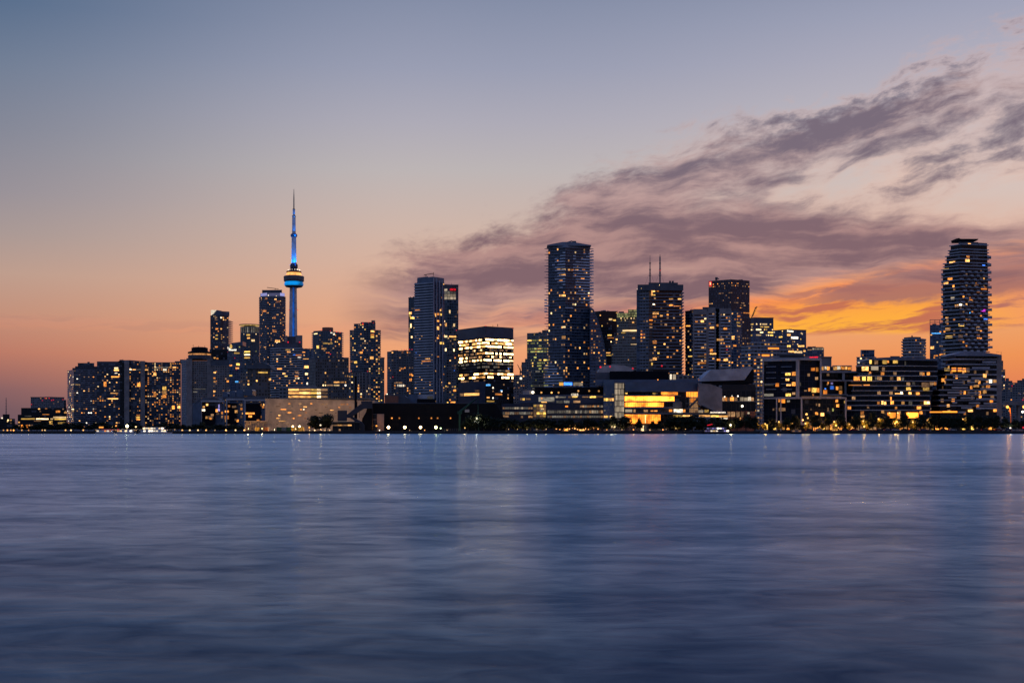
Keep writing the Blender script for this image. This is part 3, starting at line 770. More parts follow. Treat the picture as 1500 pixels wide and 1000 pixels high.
# three tapering legs round a hexagonal core
mb = MB(); n = 8
hs = [(629, 9.6), (560, 8.4), (500, 7.3), (450, 6.5), (418, 6.0)]
core = [(r * 0.80 * pp, zz(y)) for y, r in hs]
mb.lathe((cx, D), [(r * 0.62, z) for r, z in core], 6); mb.build('core', needle_con, t)
for kx in range(3):
    a = R(-90 + 35 + kx * 120); mb = MB(); ux, uy = math.cos(a), math.sin(a)
    for i in range(len(hs) - 1):
        r0, z0 = core[i]; r1, z1 = core[i + 1]; w0, w1 = 3.6 * r0 / 12 + 0.5, 3.6 * r1 / 12 + 0.5
        def quad(r, w): return [(cx + ux * r * 0.3 - uy * w, D + uy * r * 0.3 + ux * w), (cx + ux * r * 0.3 + uy * w, D + uy * r * 0.3 - ux * w), (cx + ux * r * 1.25 + uy * w * 0.5, D + uy * r * 1.25 - ux * w * 0.5), (cx + ux * r * 1.25 - uy * w * 0.5, D + uy * r * 1.25 + ux * w * 0.5)]
        qa, qb = quad(r0, w0), quad(r1, w1); mb.prism(list(reversed(qa)), z0, z1, top=list(reversed(qb)), bottom=False)
    mb.build('leg', needle_con, t)
mb = MB(); mb.prism([(cx - 1.75, D - 10.2), (cx + 1.75, D - 10.2), (cx + 1.75, D - 3), (cx - 1.75, D - 3)], zz(495), zz(421.5), top=[(cx - 1.6, D - 7.6), (cx + 1.6, D - 7.6), (cx + 1.6, D - 3), (cx - 1.6, D - 3)])
mb.build('lift_shaft_light', emis('lift_blue', (0.0, 0.17, 0.95), 0.8, 0.05, 0.02), t)
c = (cx, D)
mb = MB(); mb.lathe(c, [(6.5 * pp, zz(421.5)), (8 * pp, zz(421)), (11.5 * pp, zz(420.5)), (13.0 * pp, zz(419)), (13.8 * pp, zz(417.4))], 40); mb.build('radome_base', M['cond'], t)
mb = MB(); mb.lathe(c, [(12.2 * pp, zz(419.6)), (13.6 * pp, zz(418.2)), (14.1 * pp, zz(416.2)), (13.7 * pp, zz(414.3)), (12.6 * pp, zz(412.9))], 40); mb.build('radome_ring', emis('radome_blue', (0.0, 0.33, 0.95), 1.1, 0.1, 0.03), t)
mb = MB(); mb.lathe(c, [(12.6 * pp, zz(412.9)), (14.2 * pp, zz(412.4)), (14.7 * pp, zz(409)), (14.7 * pp, zz(407.6)), (15 * pp, zz(405.8)), (14.2 * pp, zz(404.6)), (12 * pp, zz(404.0))], 40); mb.build('pod', M['cond'], t)
mb = MB(); mb.lathe(c, [(14.75 * pp, zz(411.4)), (14.82 * pp, zz(410))], 40); mb.build('pod_window', M['navyp'], t)
mb = MB(); mb.lathe(c, [(12.2 * pp, zz(404.0)), (11.0 * pp, zz(401.8)), (10.2 * pp, zz(399.6))], 40); mb.build('pod_roof_light', emis('pod_gold', (1.0, 0.43, 0.10), 1.9, 0.05, 0.05), t)
mb = MB(); mb.lathe(c, [(10.6 * pp, zz(399.6)), (11 * pp, zz(399.2)), (10.8 * pp, zz(397.6)), (9 * pp, zz(396.8)), (8 * pp, zz(396.4))], 40); mb.build('upper_deck', M['brick'], t)
for k in range(14):
    a = 2 * math.pi * k / 14 + 0.1; mb = MB(); mb.ball((cx + 8.6 * pp * math.cos(a), D + 8.6 * pp * math.sin(a), zz(395.4)), 0.75, 6); mb.build('deck_lamp', E['h'], t)
mb = MB(); mb.lathe(c, [(5 * pp, zz(397)), (5.2 * pp, zz(394)), (5.6 * pp, zz(392)), (5.8 * pp, zz(388)), (4.8 * pp, zz(387)), (4.6 * pp, zz(386.3))], 24); mb.build('mast_collar', M['navyp'], t)
mb = MB(); mb.lathe(c, [(3.7 * pp, zz(387)), (3.35 * pp, zz(347))], 16); mb.build('upper_shaft', plain('shaft_white', (0.55, 0.55, 0.57), 0.8), t)
mb = MB(); mb.lathe(c, [(3.3 * pp, zz(347.6)), (4.6 * pp, zz(346.6)), (5.0 * pp, zz(345)), (4.6 * pp, zz(343.2)), (3.2 * pp, zz(342.2))], 24); mb.build('sky_pod', M['bluep'], t)
mb = MB(); mb.lathe(c, [(2.75 * pp, zz(342.2)), (2.5 * pp, zz(317))], 12); mb.build('antenna_base', bpy.data.materials['shaft_white'], t)
mb = MB(); mb.lathe(c, [(1.8 * pp, zz(317)), (1.7 * pp, zz(306.5))], 12); mb.build('antenna_middle', bpy.data.materials['shaft_white'], t)
mb = MB(); mb.lathe(c, [(0.9 * pp, zz(306.5)), (0.75 * pp, zz(290)), (0.25 * pp, zz(277))], 8); mb.build('antenna_tip', M['cond'], t)
mb = MB(); mb.lathe(c, [(2.9 * pp, zz(317.2)), (2.9 * pp, zz(316.2)), (1.8 * pp, zz(316))], 12); mb.build('antenna_gallery', M['mech'], t)
mb = MB(); mb.lathe(c, [(2.0 * pp, zz(307.0)), (2.0 * pp, zz(306.2)), (0.9 * pp, zz(306))], 12); mb.build('antenna_gallery', M['mech'], t)
for x, y in ((423.6, 454.5), (436, 454.5)):
    mb = MB(); mb.ball((X(x, D - 9), D - 9, zz(y)), 1.0, 8); mb.build('warning_light', E['r'], t)
# blue floodlights round the masts
for py, n, r, pw in ((393, 4, 9.5, 7000), (350, 3, 7.6, 2600), (321, 3, 5.2, 900)):
    for k in range(n):
        a = R(-90 + 360 * k / n + 30)
        l = bpy.data.lights.new('floodlight', 'SPOT'); l.energy = pw * 26; l.color = (0.0, 0.22, 1.0); l.spot_size = R(70); l.spot_blend = 0.8; l.shadow_soft_size = 0.4
        o = link('floodlight', l, t, ((r * pp) * math.cos(a), (r * pp) * math.sin(a), zz(py) - GZ))
        o.rotation_euler = Vector((math.cos(a) * 0.22, math.sin(a) * 0.22, -1.0)).to_track_quat('Z', 'Y').to_euler()

# ---- between the needle tower and the orange gap
b = Bld('terrace_apartments', 'grey terraced apartment block with horizontal bands and two red roof lamps under the needle tower', 'building', 425, 1600, SKY)
b.block([(397, 6), (404, 0), (443, 0)], 510, dep=30, mat='dark', fh=3.0, pw=3.4, slab=(0.7, 1.25, 'slabg'), lit=dict(p=0.10, pal='aawcdd'))
b.rects([(418, 425, 511.5, 514.5, 'y'), (423, 425.5, 514.5, 517, 'w'), (405, 411, 518.5, 521, 'w'), (429, 433, 519, 521, 'B'), (433, 442, 519.5, 521.5, 'o'), (436, 441, 522.8, 525, 'h'), (406, 413, 538.5, 542.5, 'a'),
         (414, 418, 545.5, 549, 'w'), (432, 437, 544, 546.5, 'w'), (432, 437, 550, 552.5, 'a'), (417, 421, 550, 552, 'y'), (424, 428, 556.5, 559.5, 'w'), (431, 437, 560.5, 562.5, 'a'), (425, 429, 533, 535.5, 'w')], )
b.block([(393, 4), (404, -6), (444, -6)], 556, dep=30, mat='dark', fh=3.0, slab=(0.7, 1.25, 'slabg'), lit=dict(p=0.12, pal='awd'))
b.block([(406.5, 8), (439, 8)], 501.5, bottom=510, dep=20, mat='mech', name='plant_storey', roof=0.4)
b.block([(419, 18), (433, 18)], 491, bottom=502, dep=14, mat='mech', name='lift_tower'); b.box('stair_tower', 433, 443, 491, 511, 'con', dd=14, dep=16)
b.box('stair_tower', 418, 421, 491.5, 503, 'con', dd=13, dep=6)
b.lamp(422, 501, 'r', dd=5, r=0.9); b.lamp(439, 501, 'r', dd=5, r=0.9); b.lamp(404, 500, 'a', dd=5); b.lamp(405.6, 502, 'h', dd=5); b.bar('lamp_post', (404.5, 510), (404.5, 500), 0.3, 'steel', dd=6); b.done()
b = Bld('glass_office', 'dim blue flat topped office in the gap right of the terraced apartments', 'building', 451, 2000, SKY)
b.block([(441, 0), (462, 0)], 511, dep=30, mat='blue', fh=4, lit=dict(p=0.05, pal='wd'), roof=0.5); b.rects([(446, 452, 535.5, 539, 'w'), (447, 451, 546, 549, 'c'), (449, 451, 560, 563, 'h'), (443, 447, 515, 516.3, 'a'), (444, 452, 525, 526, 'w')]); b.done()
b = Bld('red_top_condominium', 'broad condominium with toothed balconies and a reddish drum on its roof', 'building', 480, 1750, SKY)
b.block([(458, 12), (467, 2), (490, 0), (501, 9)], 486, dep=30, mat='teal', fh=3.0, pw=3.0, lit=dict(p=0.14, pal='yywwcad'), slab=(0.3, 0.5, 'slabd'))
b.rects([(473, 487, 501.6, 503.4, 'y'), (471, 478, 509.5, 512, 'w'), (488, 491, 488, 490.5, 'h'), (484, 487, 486.5, 488, 'h'), (460, 465, 488, 490, 'c'), (496, 499, 494, 497, 'a'), (464, 468, 506, 510, 'y')])
b.block([(459, 16), (469, 8), (488, 8)], 483.5, bottom=486, dep=18, mat='navy', name='penthouse')
mb = MB(); mb.lathe((X(480, 1768), 1768), [(7.6, Z(486, 1750)), (7.6, Z(479, 1750)), (7.2, Z(478.2, 1750))], 24); mb.build('roof_drum', M['brick'], b.root)  # brick red stands for the red lamplight on this drum
for x, y in ((471, 482.8), (484, 484.4), (493, 486), (498, 487), (480, 516.6), (484, 518.5)): b.lamp(x, y, 'r', dd=-2)
zs = MB(); o_ = b.root['_o']
for x0, x1, dd in ((456.4, 461, 10), (497, 503.2, 8)):
    zs = MB(); zs.prism([(X(x0, 1750 + dd), 1750 + dd), (X(x1, 1750 + dd), 1750 + dd), (X(x1, 1766), 1766), (X(x0, 1766), 1766)], 0, 0.8)
    me = zs.mesh('side_balcony', M['slabg'], (o_[0], o_[1], 0))
    for k in range(44): link('side_balcony', me, b.root, (0, 0, Z(487, 1750) - b.base - k * 3.0 - 0.5))
b.done()
b = Bld('brown_office', 'brown gridded office block with a dark left side and one bright row of windows', 'building', 482, 1450, SKY)
b.block([(452, 16), (462, 0), (511, 4)], 525.5, dep=30, mat='brown', fh=3.45, pw=2.55, lit=dict(p=0.08, pal='aawd', seg=[1], rows={7: (0.55, 'awwy'), 8: (0.5, 'dwch'), 13: (0.35, 'ay')}, minf=4))
b.block([(453, 17), (462, 2), (511, 6)], 523, bottom=525.5, dep=28, mat='mech', name='roof_storey')
b.rects([(482, 486, 545.2, 547.6, 'a'), (488, 494, 544.8, 547.8, 'y'), (489, 494, 565, 567.6, 'o'), (497, 506, 565.4, 567.4, 'a'), (472, 476, 548.5, 551, 'c'), (475, 477, 549, 551.5, 'h'), (481.5, 484, 529, 531.5, 'a'), (488, 491, 576, 579, 'y')]); b.done()
b = Bld('lit_floor_annex', 'low annex with three continuous golden floors above the long beige wall', 'building', 445, 1150)
b.block([(409, 0), (482, 0)], 567.6, dep=24, mat='grey', fh=3.2, pw=3.2)
for y in (569.2, 574.0, 579.3):
    for x0, x1, ch in ((422.5, 438, 'w'), (438.4, 455, 'w'), (455.4, 464, 'y'), (464.4, 470, 'c'), (470.4, 480, 'd')): b.rect(x0, x1, y, y + 3.0, ch)
for y in (572.4, 577.6, 582.8): b.box('floor_slab', 421.5, 482, y, y + 1.0, 'cond', dd=-1.2, dep=2)
b.box('roof_slab', 430, 464, 565, 567.6, 'con', dd=6, dep=14); b.done()
b = Bld('shouldered_condominium', 'tall condominium with lower shoulders and a reddish lamp lit roof storey', 'building', 535, 1650, SKY)
b.block([(513, 9), (518.5, 5)], 483, dep=24, mat='teal', fh=3.0, slab=(0.8, 0.7, 'slabg'), lit=dict(p=0.16, pal='wyad'))
b.block([(518.5, 3), (533, -2), (550, 2)], 474, dep=30, mat='teal', fh=3.0, pw=2.9, lit=dict(p=0.13, pal='yywcad'), slab=(0.25, 0.45, 'slabd'))
b.rects([(543, 548, 489, 491.5, 'a'), (543, 548, 492, 495, 'y'), (527, 531, 514.5, 518, 'a'), (543, 548, 484, 486.5, 'w'), (528, 535, 495, 497, 'c'), (519, 523, 529, 532, 'y'), (542, 547, 522, 526, 'w')])
b.block([(550, 5), (557, 9)], 483, dep=24, mat='teal', fh=3.0, slab=(0.8, 0.7, 'slabg'), lit=dict(p=0.22, pal='wyaw', lo=1.4))
b.block([(528.5, 8), (550, 8)], 471, bottom=474, dep=16, mat='granite', name='roof_storey'); b.box('water_tank', 544, 549.5, 469, 471.2, 'con', dd=12, dep=6)
b.lamp(531.5, 474, 'r', dd=-2, r=0.9)
for x in (534, 540, 547): b.lamp(x, 472.8, 'r', dd=6, r=0.4)
b.done()
b = Bld('lit_side_tower', 'slim tower with dense yellow windows behind the shouldered condominium', 'building', 559, 1900, SKY)
b.block([(552, 0), (563, 0)], 525, dep=20, mat='olive', fh=3.0, pw=2.6, lit=dict(p=0.55, pal='yaawd', lo=1.2, hi=0.3)); b.done()
b = Bld('fin_front_block', 'lower block with pale vertical fins and red roof lamps behind the chimney', 'building', 527, 1350, SKY)
b.block([(511, 2), (527, 0), (543, 3)], 545, dep=22, mat='grey', fh=3.0, pw=2.6, lit=dict(p=0.12, pal='dwcay'))
for x in (513, 519, 526, 530, 535.5, 540.5): b.box('vertical_fin', x, x + 1.3, 546, None, 'con', dd=-1.2, dep=1.6)
b.rects([(524, 528.5, 567, 569.5, 'a'), (524, 528, 571, 574, 'w')])
for x in (514.5, 521, 527, 538.5): b.lamp(x, 543.6, 'r', dd=2)
b.done()
b = Bld('grey_slab_block', 'wide grey slab block with a white lit sign and red roof lamps', 'building', 586, 1500, SKY)
b.block([(567, 5), (573, 0), (606, 0)], 514.5, dep=26, mat='grey', fh=3.0, pw=2.8, lit=dict(p=0.10, pal='aawdd', lo=1.3))
for x in (576, 583, 589, 595.5, 601): b.box('vertical_fin', x, x + 0.9, 516, 585, 'cond', dd=-0.9, dep=1.2)
b.rects([(582, 592, 563, 566, 'h'), (580, 590, 559.5, 561, 'd'), (600, 604, 547, 550, 'a'), (600, 603, 554, 558, 'a'), (587, 591, 538.5, 541, 'a')], name='lit_window')
b.block([(573, 6), (600, 6)], 513, bottom=514.5, dep=16, mat='mech', name='roof_storey')
for x in (592, 595.5, 600, 603.5): b.lamp(x, 511.8, 'r', dd=5)
b.lamp(575.5, 552, 'r', dd=-2); b.done()

# ------------------------------------------------------------------ middle of the skyline
b = Bld('side_tower', 'dark narrow tower half hidden left of the tall banded tower, with a few yellow windows', 'building', 602, 1700, SKY)
b.block([(598.3, 3), (609, 0)], 436, dep=22, mat='teal', fh=3.2, pw=3.0, lit=dict(p=0.04, pal='wyd'), roof=0.6)
b.rects([(599, 603, 457, 460, 'w'), (601, 607, 464, 467, 'y'), (599, 602, 461, 463.5, 'y'), (601, 603, 474, 480, 'c'), (598.6, 600.5, 480, 486, 'd'), (602, 604, 492, 495, 'c'), (604, 606.5, 463, 464, 'B')]); b.done()
b = Bld('banded_high_rise', 'tall slab tower with fine pale horizontal bands on its left face and a glassy crown', 'building', 630, 1420, SKY)
b.block([(607.5, 16), (634.5, 0), (651, 16)], 412, dep=30, mat='blue', fh=3.03, pw=3.0, lit=dict(p=0.045, pal='aawwd', lo=2.2, hi=0.25))
zs = MB(); D = 1420; P = [(X(606.6, D + 14), D + 14), (X(634, D - 1.6), D - 1.6), (X(634, D + 4), D + 4), (X(608, D + 20), D + 20)]; zs.prism(P, 0, 1.3)
me = zs.mesh('balcony', M['slabg'], (b.root['_o'][0], b.root['_o'][1], 0))
for k in range(54): link('balcony', me, b.root, (0, 0, k * 3.03 + 2))
for x in (634.6, 639, 643.2, 647.4): b.box('vertical_fin', x, x + 1.1, 407 if x < 640 else 411, None, 'slabg', dd=max(0, (x - 634.5) * 0.95) - 1.0, dep=1.2)
b.rects([(637, 639.5, 459, 461.5, 'w'), (640, 643, 458.5, 461.5, 'a'), (640, 643, 469, 471, 'a'), (644, 646, 453, 455.5, 'w'), (639, 643, 478, 483, 'w'), (639, 642.5, 494, 496, 'a'), (644.5, 647, 459, 462, 'y'), (608, 615, 453.5, 456, 'a'), (618, 631, 528, 530.5, 'a'), (640, 643, 521.5, 523, 'a'), (623, 630, 525, 527, 'w'), (644, 650, 501, 504, 'y')])
b.lamp(609.5, 516.5, 'B', dd=10)
b.block([(611, 22), (634.5, 4), (650.5, 20)], 404.5, bottom=412, dep=24, mat='bluep', name='crown_glass', fh=20)
b.block([(611.5, 24), (627, 12)], 403, bottom=404.5, dep=12, mat='bluep', name='crown_rail')
b.bar('maintenance_arm', (621, 402.6), (635.5, 400.4), 0.35, 'black', dd=14); b.bar('arm_post', (624, 404.5), (624, 402.3), 0.4, 'black', dd=14); b.bar('antenna', (635, 404.5), (635, 398.8), 0.22, 'black', dd=14)
b.done()
b = Bld('lit_crown_tower', 'glass tower with a white lit gridded crown and a small red sign on it', 'building', 661, 1550, SKY)
b.block([(647, 6), (655, 0), (671.5, 4)], 418.5, dep=26, mat='teal', fh=3.4, pw=3.0, lit=dict(p=0.035, pal='cwwyd'))
b.box('roof_edge', 648, 671.5, 416.8, 418.5, 'mech', dd=2, dep=16)
for x in (651, 655.3, 659.6, 663.9):
    for y in (426.5, 430.7, 434.9): b.rect(x, x + 3.7, y, y + 3.6, 's' if y > 428 else 'g', name='crown_window')
b.rects([(651, 658.5, 423, 426, 's')], name='crown_window')
b.rects([(657.8, 659.8, 454, 459, 'c'), (652, 654.4, 473, 478, 'w'), (664, 666.5, 474, 478, 'c'), (651, 657, 491.5, 494, 'c'), (658, 668, 491.7, 494, 'w'), (664.5, 668, 496.5, 498, 'y'), (652, 654, 510, 514, 'c'), (664, 666, 511, 514.5, 'c'), (670, 671.3, 455, 459, 'd'), (666, 669, 463, 464, 'd')])
b.box('sign_panel', 658.5, 668.3, 422, 426.4, 'black', dd=1.2, dep=0.6); sign_text(b.root, 'CISCO', 663.4, 424.2, 1550.6, 2.7, E['r'], width_px=8.6)
for x, y in ((668.7, 483.6), (657.6, 521), (665.6, 521)): b.lamp(x, y, 'r', dd=-3)
b.done()
b = Bld('grid_condominium', 'slim grey gridded condominium squeezed between the banded tower and the bright office', 'building', 661, 1440, SKY)
b.block([(654, 3), (668.5, 0)], 522, dep=18, mat='grey', fh=3.0, pw=2.6, lit=dict(p=0.13, pal='aawyd')); b.lamp(665.5, 542.5, 'B', dd=-2); b.rects([(664, 668, 570.5, 573, 'a'), (660, 667, 588, 590, 'a'), (657, 659.5, 560, 562, 'w')]); b.done()

b = Bld('bright_office', 'dark glass office block filled with bright cream floors, standing alone before the pink gap', 'building', 710, 1530, SKY)
b.block([(668.5, 58), (711, 0), (752, 26)], 494.5, dep=40, mat='dark', fh=4.03, pw=3.0)
c = b.cur; r_ = b.rng
rowL = ['Cw', 'wC', 'wC', 'dCC', 'dw', 'wCd', 'CwC', 'gg', 'gg', '', 'wCd', 'wCw', 'dd', '', '', '', '', '', '']
pL = [0.85, 0.8, 0.9, 0.35, 0.45, 0.6, 0.65, 0.5, 0.35, 0, 0.7, 0.85, 0.35, 0, 0, 0, 0, 0, 0]
rowR = ['HCw', 'HCw', 'HCC', 'ddg', 'HHC', 'wCd', 'HHC', 'gdg', 'ggd', 'dg', 'HCw', 'wCH', 'd', 'd', 'wd', 'wd', 'd', 'wd', 'wd']
pR = [0.95, 0.95, 0.95, 0.5, 0.85, 0.8, 0.85, 0.6, 0.6, 0.3, 0.75, 0.75, 0.08, 0.1, 0.12, 0.2, 0.12, 0.15, 0.12]
for sg, rows, ps in ((0, rowL, pL), (1, rowR, pR)):
    a_, b_ = c['P'][sg], c['P'][sg + 1]; n = c['cols'][sg] if sg else 18
    for j in range(len(rows)):
        k = 0
        while k < n:
            if rows[j] and r_.random() < ps[j]:
                L = min(n - k, r_.choice((1, 1, 2)))
                z1 = c['z1'] - (j + 0.24) * c['fh']
                b.pane(a_, b_, (k + 0.08) / n, (k + L - 0.08) / n, z1 - c['fh'] * r_.choice((0.55, 0.55, 0.42)), z1, r_.choice(rows[j]))
                k += L
            else: k += 1
for j in range(20):     # floor edges stand proud of the glass
    zs = MB(); zs.prism(offset_poly(c['poly'], 0.25), c['z1'] - j * c['fh'] - 0.45, c['z1'] - j * c['fh'] + 0.45); zs.build('floor_edge', M['black'], b.root)
b.block([(668.5, 60), (711, 2), (752, 28)], 478, bottom=494, dep=38, mat='navyp', name='plant_storey', roof=0.5)
b.block([(669.5, 56), (710.9, -0.6)], 558, bottom=590, dep=4, mat='navyp', name='blank_wall')
b.rects([(674, 679, 576, 580, 'd'), (680, 702, 575.5, 579.3, 'w'), (696, 702, 571, 573.5, 'd')])
b.block([(711, -1), (752, 25)], 560, bottom=590, dep=3, mat='dark', fh=4, lit=dict(p=0.1, pal='wdhd'))
b.rects([(712, 718.5, 562.5, 565, 'k'), (733, 736, 571, 572.5, 'k'), (725.5, 735, 576, 578.5, 'a'), (713, 717, 581, 583, 'w'), (713, 724, 586.5, 588.5, 'y')])
for x, y in ((711.5, 477.3), (750.8, 480)): b.lamp(x, y, 'r', dd=-1)
b.lamp(745, 540, 'B', dd=18, r=0.7); b.bar('antenna', (729, 478), (729, 474.5), 0.4, 'black', dd=20); b.bar('antenna', (722, 478), (722, 476), 0.25, 'black', dd=20); b.done()

b = Bld('site_block', 'small grey unfinished block with a glaring white work lamp, in the pink gap', 'building', 760, 1700)
b.block([(752, 0), (772, 0)], 549, dep=24, mat='grey', fh=3.2, lit=dict(p=0.1, pal='dwa')); b.lamp(763, 554, 'h', r=1.6, name='work_lamp'); b.lamp(758.5, 560, 'c', r=1.0, name='work_lamp'); b.bar('lamp_boom', (757, 566), (763, 556), 0.4, 'steel', dd=-1)
b.block([(753, -150), (764, -150)], 573, dep=20, mat='conc', fh=3.2); b.done()
t = thing('tower_crane', 'thin dark tower crane with raised jib in the pink gap beside the bright office', 'crane', (X(762, 1720), 1720, GZ)); D = 1720
mb = MB(); mb.tube([(X(761.6, D), D, GZ), (X(762, D), D, Z(543, D))], 0.7, 4); mb.build('mast', M['black'], t)
mb = MB(); mb.tube([(X(763.6, D), D, Z(545, D)), (X(758, D), D, Z(533.5, D))], [0.7, 0.3], 4); mb.build('jib', M['black'], t)
mb = MB(); mb.box(X(762.6, D), X(764.6, D), D - 1, D + 1, Z(546, D), Z(543.5, D)); mb.build('counterweight', M['cond'], t)
mb = MB(); mb.tube([(X(762, D), D, Z(543, D)), (X(764.4, D), D, Z(533, D))], 0.25, 4); mb.tube([(X(764.4, D), D, Z(533, D)), (X(764.2, D), D, Z(545, D))], 0.12, 4); mb.build('apex_frame', M['black'], t)

b = Bld('lime_office', 'square office with lime yellow lit floors left of the rippled tower', 'building', 788, 1800, SKY)
b.block([(772, 10), (796, 0), (806, 5)], 487.5, dep=30, mat='olive', fh=4.0, pw=2.6)
b.light(p=0.05, pal='lyd', rows={2: (0.5, 'yl'), 3: (0.35, 'yl'), 4: (0.1, 'l'), 5: (0.85, 'llly'), 6: (0.85, 'lly'), 8: (0.1, 'l'), 9: (0.3, 'ly'), 10: (0.6, 'lly'), 11: (0.55, 'ly'), 12: (0.3, 'ly'), 13: (0.3, 'lg'), 15: (0.2, 'd'), 18: (0.6, 'lgg'), 19: (0.6, 'g')})
b.block([(772, 11), (796, 1.5)], 487, bottom=492, dep=20, mat='mech', name='roof_storey'); b.box('lift_house', 794, 803, 483.5, 488, 'mech', dd=8, dep=12)
b.block([(764, -30), (778, -30)], 532, dep=18, mat='grey', fh=3.2, lit=dict(p=0.07, pal='yda'), name='stepped_wing'); b.block([(769, -28), (778, -28)], 527, bottom=532, dep=14, mat='grey'); b.done()

# rippled tower
b = Bld('rippled_tower', 'tallest middle tower, dark with protruding slabs and diamond ripples of pale balconies', 'building', 833, 1300, SKY)
b.block([(803, 8), (828, 0), (864, 10)], 362.5, dep=32, mat='blue', fh=2.95, pw=2.5)
c = b.cur; nf, fh = c['nf'], c['fh']; o_ = b.root['_o']
zs = MB(); zs.prism(offset_poly(c['poly'], 1.7), 0, 0.55); me = zs.mesh('balcony', M['slabd'], (o_[0], o_[1], 0))
zs = MB(); zs.prism(offset_poly(c['poly'], 1.0), 0, 0.5); me2 = zs.mesh('balcony', M['slabd'], (o_[0], o_[1], 0))
for k in range(1, nf + 1): link('balcony', me if k % 2 else me2, b.root, (0, 0, k * fh - 0.4))
b.light(p=0.075, pal='aawwcd', lo=1.9, hi=0.55, out=0.2, hf=0.6)
b.rects([(816, 821, 393.5, 396, 'w'), (822.5, 830, 394, 396.5, 'c'), (832, 835, 394, 396.5, 'w'), (837, 841, 394.5, 397, 'a'), (843, 847, 395, 397.5, 'w'), (853, 857, 392, 398, 'a'), (822, 831, 401.3, 404, 'w'), (819, 824, 409, 411.5, 'a'), (851, 856, 407.5, 409.5, 'a'), (824.5, 828.5, 431.5, 434, 'w'), (831.5, 834, 468, 470, 'w'), (823, 830, 477.5, 480, 'c'), (823, 831, 492, 496, 'w')])
for sg in (0, 1):       # balcony fronts: glass near the edges of each diamond, pale panels inside it
    P = offset_poly(c['poly'], 1.75); a_, b_ = P[sg], P[sg + 1]; n = c['cols'][sg]; zs = MB()
    L = math.hypot(b_[0] - a_[0], b_[1] - a_[1]); ux, uy = (b_[0] - a_[0]) / L, (b_[1] - a_[1]) / L
    for j in range(1, nf):
        k = 0
        while k < n:
            s_ = k * L / n; t_ = j * fh
            v_ = math.sin(s_ / 10.0 + 1.1 * sg + t_ / 34.0) + math.sin(-s_ / 10.5 + t_ / 17.0 + 0.7 * sg) + 0.5 * math.sin(t_ / 9.0 + s_ / 5.0)
            if v_ + b.rng.uniform(-0.5, 0.5) > 0.75:
                x0, y0 = a_[0] + ux * s_, a_[1] + uy * s_; x1, y1 = a_[0] + ux * (s_ + L / n), a_[1] + uy * (s_ + L / n)
                zs.prism([(x0, y0), (x1, y1), (x1 - uy * 0.1, y1 + ux * 0.1), (x0 - uy * 0.1, y0 + ux * 0.1)], c['z0'] + j * fh, c['z0'] + j * fh + 1.15)
            k += 1
    rl = zs.build('balcony_railing', M['rail'], b.root); rl['kind'] = 'stuff'
b.block([(803.5, 9), (828, 1), (863.5, 11)], 358.5, bottom=362.5, dep=30, mat='slabd', name='crown')
b.poly('sloped_roof', [(801.5, 358.6), (824, 354.4), (838, 354.2), (866, 359), (866, 360), (801.5, 360)], 'slabd', dd=2, dep=24)
b.bar('maintenance_arm', (829, 355.6), (838, 352.8), 0.5, 'steel', dd=8); b.box('rooftop_unit', 838, 844, 352.9, 355.6, 'mech', dd=9, dep=5); b.done()
b = Bld('swooping_wing', 'lower wing whose roof line sweeps down in a curve right of the rippled tower', 'building', 877, 1295, SKY)
prof = [(866, 450), (869.5, 453), (872.5, 459), (875.5, 467), (878.5, 476.5), (881.5, 487), (884, 498), (886.5, 511), (888.5, 526)]
b.poly('curved_wall', prof + [(889.5, 540), (889.5, 600), (864, 600), (864, 450)], 'bluep', dd=3, dep=24)
for i in range(len(prof) - 1):
    b.block([(865, 0), (prof[i + 1][0] - 0.4, 0)], prof[i + 1][1], bottom=prof[i + 2][1] if i + 2 < len(prof) else 600, dep=2.5, mat='blue', fh=2.95, pw=2.6, slab=(0.35, 0.5, 'slabb'), lit=dict(p=0.17, pal='aawd', minf=0))
b.done()
b = Bld('dark_office', 'plain black office tower in the notch right of the swooping wing', 'building', 888, 1900, SKY)
b.block([(871, 8), (878, 0), (904.5, 2)], 456, dep=30, mat='dark', fh=3.9, pw=2.6, lit=dict(p=0.035, pal='cwyd'), roof=0.6); b.rects([(892, 897, 466.5, 469, 'c'), (898, 902, 468, 470, 'y'), (890, 896, 490, 491.5, 'y'), (890, 899, 494, 495.5, 'a'), (888, 894, 516, 517.3, 'w'), (888, 896, 519.5, 521, 'y')]); b.done()
b = Bld('green_crown_office', 'stone office tower stepping out downwards under a lime green lit crown', 'building', 918, 1750, SKY)
b.block([(903.5, 3), (920, 0), (940, 2)], 467, dep=30, mat='olive', fh=3.7, pw=2.4, lit=dict(p=0.09, pal='wcyd'))
b.block([(899, 0), (940, -1)], 492, dep=26, mat='olive', fh=3.7, pw=2.4, lit=dict(p=0.08, pal='wcydd'))
b.rects([(912, 938, 483, 485.2, 'c'), (910, 916, 486.5, 488, 'y'), (924, 938, 503.5, 505.5, 'c'), (903, 911, 505, 507, 'y'), (919, 929, 520, 523, 'c'), (897, 903, 521.5, 524, 'c'), (930, 938, 523, 524.6, 'w'), (907, 912, 529, 530.5, 'a'), (926, 930, 494, 496, 'w'), (902, 904.5, 496, 498, 'w'), (926, 929, 471, 473, 'w')])
b.block([(896, -3), (940, -4)], 505, dep=20, mat='olive', fh=3.7, pw=2.4, lit=dict(p=0.07, pal='wcyd'))
b.block([(903.5, 4), (921, 1)], 458, bottom=467, dep=26, mat='olive', fh=4); 
b.block([(906, 8), (914, 6)], 455.5, bottom=458, dep=12, mat='mech', name='roof_storey')
b.block([(920, 2), (940, 3)], 453, bottom=467, dep=26, mat='olive', fh=4)
